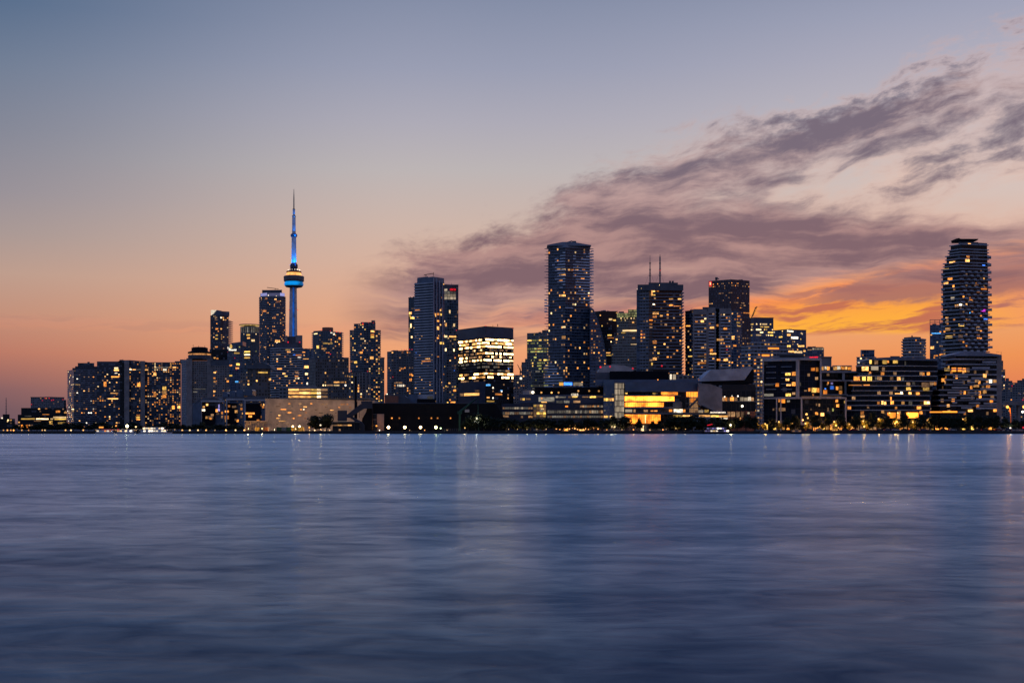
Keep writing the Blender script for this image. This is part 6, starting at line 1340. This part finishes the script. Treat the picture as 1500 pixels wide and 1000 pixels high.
# roof volumes
b.block([(872, 14), (1022, 14)], 554.5, bottom=564, dep=26, mat='bluep', name='roof_screen', fh=30); b.block([(893, 20), (980, 20)], 541.5, bottom=555, dep=24, mat='black', name='roof_storey', fh=30); b.block([(980, 19), (1021, 19)], 547, bottom=555, dep=20, mat='conc', name='roof_storey', fh=30)
b.block([(872, 22), (893, 22)], 543, bottom=555, dep=16, mat='mech', name='roof_plant', fh=4, pw=2); b.box('lit_window', 981.3, 984, 548, 557, 'h', dd=18.6, dep=0.3); b.box('lit_window', 985.5, 990, 548, 557, 's', dd=18.6, dep=0.3)
b.poly('dome_roof', [(876, 546), (878, 540), (884, 536.2), (898, 534), (915, 535), (928, 540), (928, 546)], 'conl', dd=40, dep=18)
for x, y in ((879.6, 537.5), (893.5, 536.8), (927, 539.5), (969.5, 535.8)): b.lamp(x, y, 'r', dd=18, r=0.62)
for x, y in ((963.7, 556), (980, 546.5), (1015, 551.8), (1023.5, 555.8)): b.lamp(x, y, 'a', dd=8 if y > 550 else 18, r=0.4, name='roof_lamp')
b.done()
D = 825
b = Bld('sloped_roof_studio', 'dark studio hall under a big sloping grey metal roof, with a strip of lamps', 'building', 1075, D)
b.poly('sloped_roof', [(1023.5, 558.5), (1041.5, 541.5), (1103.5, 538), (1090.5, 556.5)], 'slabg', dd=2, dep=26); b.poly('roof_edge', [(1023.5, 558.5), (1090.5, 556.5), (1103.5, 541), (1104.5, 543), (1104, 561), (1030, 563)], 'black', dd=3, dep=24)
b.block([(1057, 2), (1107, 2)], 562.5, dep=24, mat='dark', fh=30); b.rects([(1057.5, 1061, 581.5, 587, 'd'), (1061.5, 1065, 581.5, 587, 'a'), (1065.5, 1069, 582, 587, 'd'), (1069.5, 1075, 581.5, 587, 'a'), (1076, 1080, 582, 587, 'd'), (1084, 1089, 581.5, 587, 's'), (1090, 1095, 582, 587, 's'), (1095.5, 1100, 581, 587, 'h'), (1100.5, 1104, 582, 587, 'd')], name='lit_window')
b.box('floor_band', 1056.5, 1107, 587, 588.2, 'cond', dd=0.8, dep=1); b.block([(1065, 0), (1106, 0)], 602, dep=10, mat='brick', fh=30, pw=3, name='timber_base')
for x in (1070, 1077, 1084, 1091, 1098): b.box('base_post', x, x + 0.7, 602, 615, 'black', dd=-0.6, dep=0.5)
b.rects([(1066, 1070, 603, 610, 'd'), (1071, 1076.5, 603, 610, 'd'), (1078, 1083.5, 603, 611, 'd'), (1085, 1090, 603, 611, 'd'), (1095, 1098, 603.5, 606, 's'), (1083.5, 1085, 611, 615, 'w')])
for x, y in ((1061.5, 581), (1072.4, 579.8), (1081, 580), (1087.3, 594.6)): b.lamp(x, y, 'h', dd=-0.6, r=0.45 if y < 590 else 0.75, name='wall_lamp')
b.done()

# ------------------------------------------------------------------ shore: quay, promenade, trees, lamps, boats, cars
mb = MB(); mb.box(-3000, 3000, SHORE, SHORE + 6, -3.0, GZ + 0.12)
q_ = mb.build('quay_wall', plain('quay_concrete', (0.030, 0.028, 0.028), 0.9, scale=0.4)); tag(q_, 'long dark concrete quay wall at the edge of the water', 'quay')
mb = MB(); mb.face([(-3000, SHORE + 6, GZ + 0.02), (3000, SHORE + 6, GZ + 0.02), (3000, SHORE + 26, GZ + 0.02), (-3000, SHORE + 26, GZ + 0.02)])
tag(mb.build('promenade', plain('paving', (0.16, 0.14, 0.12), 0.85, scale=0.5)), kind='structure')

def leafmat(name, a, b_):
    m, q, p = newmat(name)
    tcn = q.n('ShaderNodeTexCoord'); n = q.noise(tcn.outputs['Object'], 1.3, 4.0, 0.6)
    q.nt.links.new(q.mix(q.step(n, 0.35, 0.65), a + (1,), b_ + (1,)), p.inputs['Base Color'])
    p.inputs['Roughness'].default_value = 0.7; p.inputs['Specular IOR Level'].default_value = 0.2
    return m
LEAF = [leafmat('leaves', (0.010, 0.015, 0.006), (0.022, 0.029, 0.010)), leafmat('lamplit_leaves', (0.13, 0.12, 0.020), (0.26, 0.20, 0.035))]  # dark set for silhouettes, yellow set with lamplight put into its colour
BARK = plain('bark', (0.05, 0.04, 0.03), 0.9, scale=1.0)
def tree_meshes(seed, leaf, shape):
    """unit tree: 1 m tall, crown about 0.8 m wide"""
    r = random.Random(seed)
    t = MB(); t.tube([(0, 0, -0.01), (0.012, 0, 0.16), (0.0, 0.01, 0.34), (0.015, 0, 0.62)], [0.028, 0.022, 0.018, 0.006], 7)
    for k in range(6):
        a = k * 1.05 + r.random(); z = 0.24 + 0.05 * k; L = 0.26 * (1 - 0.08 * k)
        t.tube([(0, 0, z), (math.cos(a) * L * 0.55, math.sin(a) * L * 0.55, z + 0.10), (math.cos(a) * L, math.sin(a) * L, z + 0.22)], [0.012, 0.008, 0.003], 5)
    c = MB(); lobes = []
    for k in range(22):
        z = r.uniform(0.25, 0.90); u = (z - 0.20) / 0.74
        w = 0.36 * (math.sin(math.pi * min(1, 0.16 + u * 0.86)) ** 0.8) if shape == 0 else 0.42 * (1.04 - u) ** 0.6
        a = r.random() * 6.28; rr = w * math.sqrt(r.random()) * 0.85
        lobes.append((rr * math.cos(a), rr * math.sin(a), z, r.uniform(0.11, 0.18)))
    lobes.append((0, 0, 0.5, 0.2)); lobes.append((0, 0, 0.7, 0.16))
    for k in range(1500):
        lx, ly, lz, lr = r.choice(lobes)
        v = Vector((r.gauss(0, 1), r.gauss(0, 1), r.gauss(0, 1))).normalized() * lr * (r.random() ** 0.35)
        p = Vector((lx, ly, lz)) + v; s_ = r.uniform(0.026, 0.056)
        n = (v.normalized() + Vector((r.gauss(0, .6), r.gauss(0, .6), r.gauss(0, .6)))).normalized()
        u_ = n.orthogonal().normalized(); w_ = n.cross(u_)
        c.face([p - u_ * s_, p - w_ * s_ * 0.6, p + u_ * s_, p + w_ * s_ * 0.6])
    return t.mesh('trunk', BARK), c.mesh('crown', LEAF[leaf])
TR = [tree_meshes(11 + k, 0, k % 2) for k in range(5)]
TY = [tree_meshes(41 + k, 1, 0) for k in range(3)]
def tree(px, top, D, label, group, wide=1.0, kinds=TR, name='tree'):
    r = random.Random(int(px * 7) + len(kinds)); h = Z(top, D) - GZ
    wide *= 1.18 if px > 1110 else 1.45
    t = thing(name, label, 'tree', (X(px, D), D, GZ), group)
    tm, cm = kinds[r.randrange(len(kinds))]
    for nm, me in (('trunk', tm), ('crown', cm)):
        o = link(nm, me, t); o.scale = (h * wide, h * wide, h); o.rotation_euler = (0, 0, r.random() * 6.28)
    return t
rt = random.Random(5)
px = 24
while px < 296:
    tree(px, rt.uniform(617, 623), 860 + rt.uniform(-8, 8), 'dark round tree in the unlit belt before the harbour condominiums', 'trees of the left shore', rt.uniform(1.3, 1.7)); px += rt.uniform(8, 12)
while px < 358:
    tree(px, rt.uniform(620.5, 623), 830 + rt.uniform(-6, 6), 'low dark tree in the hedge line before the portal frame condominium', 'trees before the frame condominium', rt.uniform(1.5, 2.0)); px += rt.uniform(6, 9)
tree(461, 608.5, 815, 'broad dark round tree, left of the pair before the beige wall', None, 1.35); tree(479, 605.5, 812, 'dark tree, taller and narrower, right of the pair before the beige wall', None, 0.95)
for px, top in ((686, 609), (697, 604), (709, 606), (720, 609), (731, 612)): tree(px, top, 802, 'tall dark tree in the clump hiding the right end of the black shed', 'trees beside the black shed', 1.0)
px = 741
while px < 896:
    tree(px, rt.uniform(611.5, 616), 794 + rt.uniform(-1.5, 1.5), 'dark tree in the row before the low ribbon window office', 'trees before the ribbon office', rt.uniform(1.0, 1.25)); px += rt.uniform(9, 13)
tree(899, 609, 794, 'dark tree at the foot of the pale glass stair tower, left one', None, 0.85); tree(915, 608.5, 794, 'dark bushy tree right of the pale glass stair tower before the gold glow', None, 1.15); tree(936, 612, 794, 'thin dark tree standing alone before the gold lit lobby', None, 0.7)
for px, top, w in ((956, 614.5, .7), (966, 615, .7), (979, 612, .8)): tree(px, top, 794, 'small thin tree before the right part of the glowing gold lobby', 'thin trees before the lobby', w)
for px, top, w in ((988, 608, 1.2), (1001, 610.5, 1.1), (1014, 607.5, 1.2), (1029, 609.5, 1.1), (1043, 611.5, 1.1), (1057, 611, 1.1), (1068, 612, 1.0), (1080, 609, 1.0), (1093, 607, 1.15), (1105, 611, 1.0)): tree(px, top, 794.5, 'dark tree in the dense row before the white lettered canopy and the studio', 'trees before the hall and studio', w)
for px, top, w in ((1131, 611, .9), (1152, 610, .9), (1164, 606.5, .85), (1193, 604.5, .8), (1213, 604, .8)): tree(px, top, 793.5, 'dark oval tree in the row before the framed waterfront block', 'trees before the framed block', w)
for px, top, w in ((1234, 604, .75), (1254, 604.5, .75), (1279, 602.5, .72), (1300, 606, .8), (1324, 603.5, .78), (1350, 606.5, .95)): tree(px, top, 793.5, 'dark oval street tree in the row before the bowed roof apartments', 'trees before the bowed roof apartments', w)
for px, top, w in ((1368, 606, .9), (1381, 607, 1), (1394, 608, 1), (1406, 606.5, .8), (1420, 606, 1), (1433, 606.5, 1), (1446, 607, 1), (1460, 608, 1), (1474, 611, 1.1), (1487, 612.5, 1.1), (1500, 613, 1.1), (1511, 612, 1.1)): tree(px, top, 794, 'dark tree in the closed row before the terraced apartments at the right', 'trees before the terraced apartments', w)
lit_trees = [(993, 616), (1026, 616), (1106, 615), (1119, 618), (1141, 617), (1160, 617), (1182, 616), (1203, 618), (1224, 615), (1244, 617), (1265, 613), (1271, 616), (1289, 611), (1311, 611), (1337, 612), (1361, 612), (1412, 614), (1440, 620), (770, 624), (757, 624), (795, 624)]
for px, top in lit_trees: tree(px, top, 799, 'small lamp lit tree with yellow green leaves on the promenade', 'lamp lit promenade trees', 0.8, TY, 'small_tree')

# lamps
POLE = MB(); POLE.tube([(0, 0, 0), (0, 0, 1)], [0.07, 0.05], 6); POLEM = POLE.mesh('pole', M['black'])
BALL = {}
def lamp_post(px, py, D, label, group, ch='w', r=0.42, power=900.0, col=(1.0, 0.55, 0.22), name='street_lamp', cat='street lamp', strength=None):
    t = thing(name, label, cat, (X(px, D), D, GZ), group); h = max(0.5, Z(py, D) - GZ)
    o = link('pole', POLEM, t); o.scale = (1, 1, h - r * 0.6)
    key = (ch, r, strength)
    if key not in BALL:
        mb = MB(); mb.ball((0, 0, 0), r, 8); m_ = E[ch] if strength is None else emis('bright_' + ch, tuple(col), strength, 0.2, 0.01); BALL[key] = mb.mesh('lamp_head', m_)
    link('lamp_head', BALL[key], t, (0, 0, h))
    if power:
        l = bpy.data.lights.new('lamp_light', 'POINT'); l.energy = power * 0.75; l.color = col; l.shadow_soft_size = r
        link('lamp_light', l, t, (0, -r * 1.6, h))
    return t
GL = (1.0, 0.62, 0.26)
for px, col, lb in ((569, (1.0, 0.66, 0.30), 'dazzling white floodlight before the black shed, leftmost of four'), (593, (1.0, 0.66, 0.30), 'dazzling white floodlight before the black shed, second of four'), (616, (1.0, 0.64, 0.28), 'dazzling white floodlight before the black shed, third of four'), (638.5, (0.95, 0.85, 0.30), 'dazzling yellow green floodlight before the black shed, rightmost of four')):
    lamp_post(px, 625.6, 797, lb, None, 'h' if px < 630 else 'y', 0.85 if px < 630 else 0.86, 1500, col, 'floodlight', 'floodlight', 40)
lamp_post(645.5, 627, 796, 'small green white lamp right beside the rightmost floodlight', None, 'l', 0.5, 1500, (0.75, 1.0, 0.5), 'yard_lamp', 'lamp', 8)
lamp_post(551.5, 623.5, 813, 'orange lamp glowing on the annex at the left end of the black shed', None, 'a', 0.55, 900, (1.0, 0.33, 0.04), 'yard_lamp', 'lamp', 6)
lamp_post(698.5, 613, 799, 'single white lamp beside the green derrick', None, 'h', 0.6, 1500, (1, .9, .75), 'yard_lamp', 'lamp'); lamp_post(681, 626.5, 792, 'yellow lamp at the end of the quay rail right of the floodlights', None, 'y', 0.45, 1200, GL, 'yard_lamp', 'lamp')
for px, lb in ((429, 'left yard lamp above the long yellow container'), (438.7, 'right yard lamp above the long yellow container')): lamp_post(px, 624.4, 868, lb, None, 'c', 0.75, 11000, (1.0, 0.68, 0.30), 'yard_lamp', 'lamp', 14)
for px, D_ in ((402, 876), (470, 872), (520, 876)): 
    lamp_post(px, 629, D_, 'low ground lamp washing the foot of the long beige wall', 'wall washing lamps', 'w', 0.3, 8500, (1.0, 0.62, 0.28), 'ground_lamp', 'lamp')
for px, py in ((453.5, 630.4), (461, 630.6), (476, 630.5), (483, 630.6)): lamp_post(px, py, 793, 'tiny white lamp low under the round trees by the beige wall', 'low lamps under the round trees', 'c', 0.4, 300, GL, 'yard_lamp', 'lamp')
lamp_post(453, 626, 806, 'orange lamp showing left of the broad round tree', None, 'a', 0.5, 800, (1, .4, .1), 'yard_lamp', 'lamp'); lamp_post(469.5, 622.4, 800, 'white lamp shining through the gap between the two round trees', None, 'h', 0.6, 1200, GL, 'yard_lamp', 'lamp')
lamp_post(186.3, 623.8, 845, 'bright yellow white star lamp on the left shore', None, 'h', 0.95, 1500, (1.0, 0.85, 0.45), 'street_lamp', 'street lamp', 20); lamp_post(186, 631, 800, 'white lamp low at the water under the bright star lamp', None, 'h', 0.6, 1500, (1, .9, .7))
for px, py, ch in ((96, 632.6, 'w'), (104, 633, 'c'), (122, 631.6, 'w'), (141, 632, 'd'), (32, 632, 'w'), (42, 632.4, 'a'), (62, 631.5, 'w'), (66, 631, 'c'), (199, 624.8, 'c'), (170, 623.4, 'a'), (212, 626, 'a'), (226, 628, 'w'), (256, 629, 'd'), (11, 632.6, 'a'), (16, 632.4, 'o'), (20, 632, 'a'), (5, 631, 'w')):
    lamp_post(px, py, 800, 'small warm lamp on the dark left shore', 'lamps of the left shore', ch, 0.5, 250, GL)
for px, ch in ((267, 'w'), (278, 'c'), (290, 'c'), (302, 'w'), (315, 'd'), (331, 'w'), (345, 'c'), (358, 'w')): lamp_post(px, 631.4, 797, 'warm lamp low on the quay before the portal frame condominium', 'lamps before the frame condominium', ch, 0.55, 500, GL)
lamp_post(173, 629.6, 798, 'red lamp at the ferry berth on the left shore', None, 'r', 0.6, 300, (1, .05, .05))
for px, ch in ((600, 'd'), (655, 'd'), (556, 'h'), (622, 'a')): lamp_post(px, 630.5, 790, 'faint little lamp at the foot of the black shed', 'faint lamps at the black shed', ch, 0.35, 250, GL, 'yard_lamp', 'lamp')
# promenade lamps
for px in (745, 758, 772, 786, 800): lamp_post(px, 628.4, 791, 'dim warm lamp under the dark trees left of the patio lights', 'dim promenade lamps', 'd', 0.35, 450, (1.0, 0.7, 0.3))
for px, py, ch in ((815, 627.5, 'a'), (820, 628.5, 'w'), (826, 627, 'a'), (829, 629, 'a'), (834, 628, 'w'), (839, 626.5, 'c'), (842, 627.4, 'w'), (846, 628.5, 'a'), (852, 627, 'w'), (855, 629, 'c'), (857.5, 627.5, 'a'), (862, 628.5, 'w'), (870, 627, 'a'), (876, 628, 'd'), (889, 629, 'a')):
    lamp_post(px, py, 796.5 + (px % 3), 'small orange patio lamp in the cluster under the trees before the ribbon office', 'patio lamps', ch, 0.45, 600, (1.0, 0.44, 0.12), 'patio_lamp', 'lamp', 4)
for px in (896, 900.5): lamp_post(px, 625, 793, 'bright twin patio lamp below the pale glass stair tower', 'twin lamps below the stair tower', 'c', 0.6, 1500, (1, .7, .4))
for px in (833, 848, 893): lamp_post(px, 620.4, 803, 'amber lamp glowing between the tree crowns before the ribbon office', 'lamps between the crowns', 'a', 0.5, 500, (1.0, 0.6, 0.25))
for px, py, ch in ((911, 629, 'd'), (928, 629, 'a'), (952, 629.5, 'd'), (971, 629, 'a'), (990, 627.5, 'd'), (1004, 628, 'd')): lamp_post(px, py, 797, 'dim warm lamp on the promenade before the glowing hall', 'lamps before the hall', ch, 0.4, 600, GL)
lamp_post(1070, 622.4, 791, 'bright white orange lamp standing over the right end of the party boat', None, 'h', 0.7, 2000, (1, .65, .3)); lamp_post(1064, 618.5, 797, 'amber lamp between the trees above the party boat', None, 'a', 0.4, 700, GL)
for px, py, ch in ((1103, 616, 'w'), (1108, 619.5, 'a'), (1121, 620.5, 'd'), (1141, 617.5, 'w'), (1160.5, 620.5, 'c'), (1176, 615, 'w'), (1180, 620, 'c'), (1183.5, 612, 'a'), (1200, 622, 'a'), (1222, 617.5, 'w'), (1224.5, 623, 'c'), (1228, 626, 'h'), (1244, 621, 'd'), (1264.5, 616.5, 'w'), (1266, 624.5, 'a'), (1287, 613.5, 'a'), (1311, 620, 'c'), (1313.5, 617.5, 'w'), (1337, 618, 'w'), (1358, 615, 'a'), (1361, 621, 'a'), (1410, 614, 'a'), (1438, 622, 'y'), (1455, 625, 'd')):
    lamp_post(px, py, 796.5, 'warm street lamp between the lit trees of the right hand promenade', 'lamps of the right promenade', ch, 0.5, 1900, (1.0, 0.48, 0.12), strength=5 if ch != 'd' else 2)
for px, lb in ((1303, 'left pale lamp standard before the lit lobby of the bowed roof apartments'), (1315, 'middle pale lamp standard before the lit lobby of the bowed roof apartments'), (1331, 'right pale lamp standard before the lit lobby of the bowed roof apartments')): lamp_post(px, 604.6, 812, lb, None, 'w', 0.45, 1600, GL)
for px, h, lb in ((1475.5, 595.8, 'tall curved mast lamp glowing orange right of the terraced apartments'), (1499.5, 595.8, 'tall mast lamp glowing orange cut by the right edge')):
    t = thing('highway_lamp', lb, 'street lamp', (X(px + 4, 1000), 1000, GZ)); D = 1000
    mb = MB(); mb.tube([(X(px + 5.5, D), D, GZ), (X(px + 4.6, D), D, Z(603, D)), (X(px + 3.4, D), D, Z(597.6, D)), (X(px + 1.2, D), D, Z(595.6, D)), (X(px, D), D, Z(595.8, D))], [0.5, 0.4, 0.35, 0.3, 0.25], 6); mb.build('pole', M['orange'], t)
    mb = MB(); mb.ball((X(px, D), D - 0.3, Z(h, D)), 1.15, 8); mb.build('lamp_head', emis('highway_orange', (1.0, 0.36, 0.05), 5.0, 0.1), t)
    l = bpy.data.lights.new('lamp_light', 'POINT'); l.energy = 6000; l.color = (1, .36, .05); l.shadow_soft_size = 1.0
    link('lamp_light', l, t, (X(px, D) - t['_o'][0], -2.2, Z(h, D) - GZ))
lamp_post(1480, 626.6, 790, 'white car park lamp low at the right edge', None, 'h', 0.6, 900, (1, .9, .8)); lamp_post(1498, 603, 1000, 'white lamp under the elevated road at the right edge', None, 'h', 0.9, 1200, (1, .9, .8)); lamp_post(1499, 626, 790, 'red lamp low at the far right edge', None, 'r', 0.6, 200, (1, .05, .1))
# patio pavilion with canopy
def pavilion(px0, px1, top, label, ch):
    D = 799; t = thing('pavilion', label, 'pavilion', (X((px0 + px1) / 2, D), D, GZ))
    x0, x1 = X(px0, D), X(px1, D); z1 = Z(top, D)
    mb = MB(); mb.prism([(x0 - .5, D - 2), (x1 + .5, D - 2), (x1 + .5, D + 3), (x0 - .5, D + 3)], z1, z1 + 0.9, top=[(x0 + 1.2, D), (x1 - 1.2, D), (x1 - 1.2, D + 1), (x0 + 1.2, D + 1)]); mb.build('roof', M['beige'], t)
    for x in (x0, x1):
        for y in (D - 1.6, D + 2.6): mb = MB(); mb.box(x - .08, x + .08, y - .08, y + .08, GZ, z1); mb.build('post', M['cond'], t)
    mb = MB(); mb.box(x0 + .4, x1 - .4, D + 2.2, D + 2.4, GZ + .2, z1 - .3); mb.build('lit_back', E[ch], t)
pavilion(826, 833, 625.6, 'small lit pavilion left of the patio cluster', 'a'); pavilion(848, 857, 625.2, 'small lit pavilion in the middle of the patio cluster', 'w'); pavilion(1219, 1229, 624, 'bright tent like pavilion under the trees before the framed block', 'w'); pavilion(1192, 1200, 625.6, 'dim lit pavilion left of the bright tent', 'a')

# boats
def boat(px0, px1, label, decks, hull, D=781.0, name='ferry_boat', cat='boat', lit='hc', flag=False, ztop=None):
    L = X(px1, D) - X(px0, D); x0 = X(px0, D)
    t = thing(name, label, cat, (x0 + L / 2, D, 0.0)); mb = MB()
    P0 = [(x0 + L * .06, D - 1.2), (x0 + L * .84, D - 1.2), (x0 + L * .95, D), (x0 + L * .84, D + 1.2), (x0 + L * .06, D + 1.2)]
    P1 = [(x0, D - 1.8), (x0 + L * .86, D - 1.8), (x0 + L, D), (x0 + L * .86, D + 1.8), (x0, D + 1.8)]
    mb.prism(P0, -0.3, 0.95, top=P1); mb.build('hull', M[hull], t)
    z = 0.95; r = random.Random(int(px0))
    for d_ in range(decks):
        a0, a1 = x0 + L * (.08 + .06 * d_), x0 + L * (.82 - .07 * d_)
        mb = MB(); mb.box(a0, a1, D - 1.45, D + 1.45, z, z + 1.45); cb = mb.build('cabin', M['white' if hull == 'white' else 'steel'], t)
        n = max(2, int((a1 - a0) / 1.5))
        for k in range(n):
            if r.random() < 0.25: continue
            w = (a1 - a0) / n; mb = MB(); mb.box(a0 + k * w + .15, a0 + (k + 1) * w - .15, D - 1.53, D - 1.46, z + .45, z + 1.2); mb.build('lit_window', E[r.choice(lit)], t)
        z += 1.45; mb = MB(); mb.box(a0 - .3, a1 + .3, D - 1.7, D + 1.7, z, z + .12); mb.build('deck', M['white' if hull == 'white' else 'steel'], t); z += .12
    mb = MB(); mb.tube([(x0 + L * .4, D, z), (x0 + L * .4, D, z + 1.8)], .06, 5); mb.build('mast', M['steel'], t)
    if flag: mb = MB(); mb.face([(x0 + L * .16, D, z + .9), (x0 + L * .32, D, z + 1.5), (x0 + L * .32, D, z + 2.1), (x0 + L * .16, D, z + 1.3)]); mb.face([(x0 + L * .16, D + .05, z + .9), (x0 + L * .16, D + .05, z + 1.3), (x0 + L * .32, D + .05, z + 2.1), (x0 + L * .32, D + .05, z + 1.5)]); mb.build('banner', E['r'], t); mb = MB(); mb.tube([(x0 + L * .16, D, z), (x0 + L * .16, D, z + 1.4)], .05, 5); mb.build('banner_pole', M['steel'], t)
    return t
boat(1028, 1076, 'party boat strung with white and violet lights under a red banner', 2, 'black', 783, 'party_boat', 'boat', 'PhPPc', True)
boat(1113, 1127, 'small blue motor boat moored below the lamps, with a red light', 1, 'navyp', 783, 'motor_boat', 'boat', 'rkd'); boat(1158, 1176, 'small dark unlit launch moored at the quay before the framed block', 1, 'black', 783.2, 'launch', 'boat', 'd')
boat(140, 170, 'white ferry with an orange lit upper deck, leftmost at the ferry berth', 1, 'white', 781, 'ferry_boat', 'boat', 'hha'); boat(170, 200, 'white ferry below the bright star lamp', 1, 'white', 781.5, 'ferry_boat', 'boat', 'chw'); boat(203, 253, 'long two deck white ferry with rows of bright lights, rightmost at the berth', 2, 'white', 781, 'ferry_boat', 'boat', 'hhhc')
D = 805
b = Bld('ferry_terminal', 'low ferry terminal with an orange sign and lit windows behind the white ferries', 'building', 175, D)
b.block([(138, 0), (252, 0)], 628.6, dep=8, mat='dark', fh=5, pw=3, lit=dict(p=0.5, pal='dgwad', minf=0)); b.box('sign_panel', 145, 151.5, 624.6, 626.6, 'a', dd=-0.5, dep=0.4); b.box('sign_post', 148, 148.6, 626.6, 628.6, 'black', dd=-0.4, dep=0.4); b.box('roof', 137, 253, 628, 628.8, 'cond', dd=-1, dep=10)
b.box('lit_canopy', 149, 166, 629.0, 630.0, 'r', dd=-1.4, dep=0.3); b.done()

# parked cars
def car_meshes():
    D = {}
    b1 = MB()
    prof = [(-2.2, .35), (2.2, .35), (2.25, .75), (1.9, .9), (1.05, .95), (.45, 1.42), (-1.2, 1.45), (-1.9, .98), (-2.25, .9)]
    f = [(x, -.85, z) for x, z in prof]; k = [(x, .85, z) for x, z in prof]
    b1.face(f); b1.face(list(reversed(k)))
    for i in range(len(f)): b1.face([f[i], k[i], k[(i + 1) % len(f)], f[(i + 1) % len(f)]])
    g1 = MB(); wp = [(.98, .97), (.45, 1.36), (-1.15, 1.39), (-1.75, .99)]
    g1.face([(x, -.87, z) for x, z in wp]); g1.face([(x, .87, z) for x, z in reversed(wp)])
    w1 = MB(); n = 12
    for s_ in (-.12, .12): pass
    ring = [(.33 * math.cos(2 * math.pi * i / n), .33 * math.sin(2 * math.pi * i / n)) for i in range(n)]
    for i in range(n):
        a, c = ring[i], ring[(i + 1) % n]; w1.face([(a[0], -.11, a[1]), (c[0], -.11, c[1]), (c[0], .11, c[1]), (a[0], .11, a[1])])
    w1.face([(x, -.11, z) for x, z in ring]); w1.face([(x, .11, z) for x, z in reversed(ring)])
    l1 = MB(); l1.box(-.06, .06, -.18, .18, -.07, .07)
    return b1, g1, w1, l1
b1, g1, w1, l1 = car_meshes()
CARP = [b1.mesh('body', plain('car_paint_' + n, c, 0.25)) for n, c in (('black', (.012, .012, .014)), ('silver', (.25, .25, .26)), ('blue', (.02, .03, .07)), ('red', (.16, .01, .012)))]
CW = g1.mesh('window', plain('car_glass', (.01, .012, .015), .08)); CT = w1.mesh('wheel', M['black']); CL = l1.mesh('tail_light', E['r']); CH = l1.mesh('headlight', E['c'])
CN = ('black', 'silver', 'dark blue', 'dark red')
for i, (px, pi_, dirn) in enumerate(((1186, 0, 1), (1199, 1, 1), (1238, 0, -1), (1250, 3, 1), (1263, 1, -1), (1288, 0, 1), (1301, 2, 1), (1311, 1, 1), (1324, 0, -1), (1336, 0, 1), (1353, 2, 1), (1382, 0, 1), (1396, 1, 1), (1430, 0, -1), (1443, 0, 1), (1462, 3, 1), (1477, 2, -1))):
    t = thing('parked_car', CN[pi_] + ' car parked along the quay edge before the right hand apartments', 'car', (X(px, 789), 789.4 - 1.2 * (i % 2), GZ + 0.12), CN[pi_] + ' cars parked along the quay')
    t.rotation_euler = (0, 0, 0 if dirn > 0 else math.pi)
    link('body', CARP[pi_], t); link('window', CW, t)
    for x in (-1.35, 1.35):
        for y in (-.76, .76): link('wheel', CT, t, (x, y, .33))
    for y in (-.6, .6): link('tail_light', CL, t, (-2.22, y, .72)); link('headlight', CH, t, (2.2, y, .66))
# quay rail right of the floodlights
for px, D_ in ((364, 790), (384, 788), (433, 789)): lamp_post(px, 627.6 if px < 400 else 628, D_, 'small added lamp low before the slatted shed and the yellow containers', 'added lamps before the containers', 'c', 0.45, 3000, (1.0, 0.60, 0.22), 'yard_lamp', 'lamp')  # lamps added to brighten the slats and the containers
t = thing('quay_rail', 'grey post and rail fence on the quay right of the floodlights', 'fence', (X(668, 790), 790, GZ)); D = 790
for k in range(12): x = X(648 + 3 * k, D); mb = MB(); mb.box(x - .06, x + .06, D - .06, D + .06, GZ, GZ + 1.5); mb.build('post', M['steel'], t)
for z in (.7, 1.4): mb = MB(); mb.box(X(648, D), X(681, D), D - .03, D + .03, GZ + z, GZ + z + .08); mb.build('rail', M['steel'], t)
for o in ROOTS:
    if '_o' in o: del o['_o']
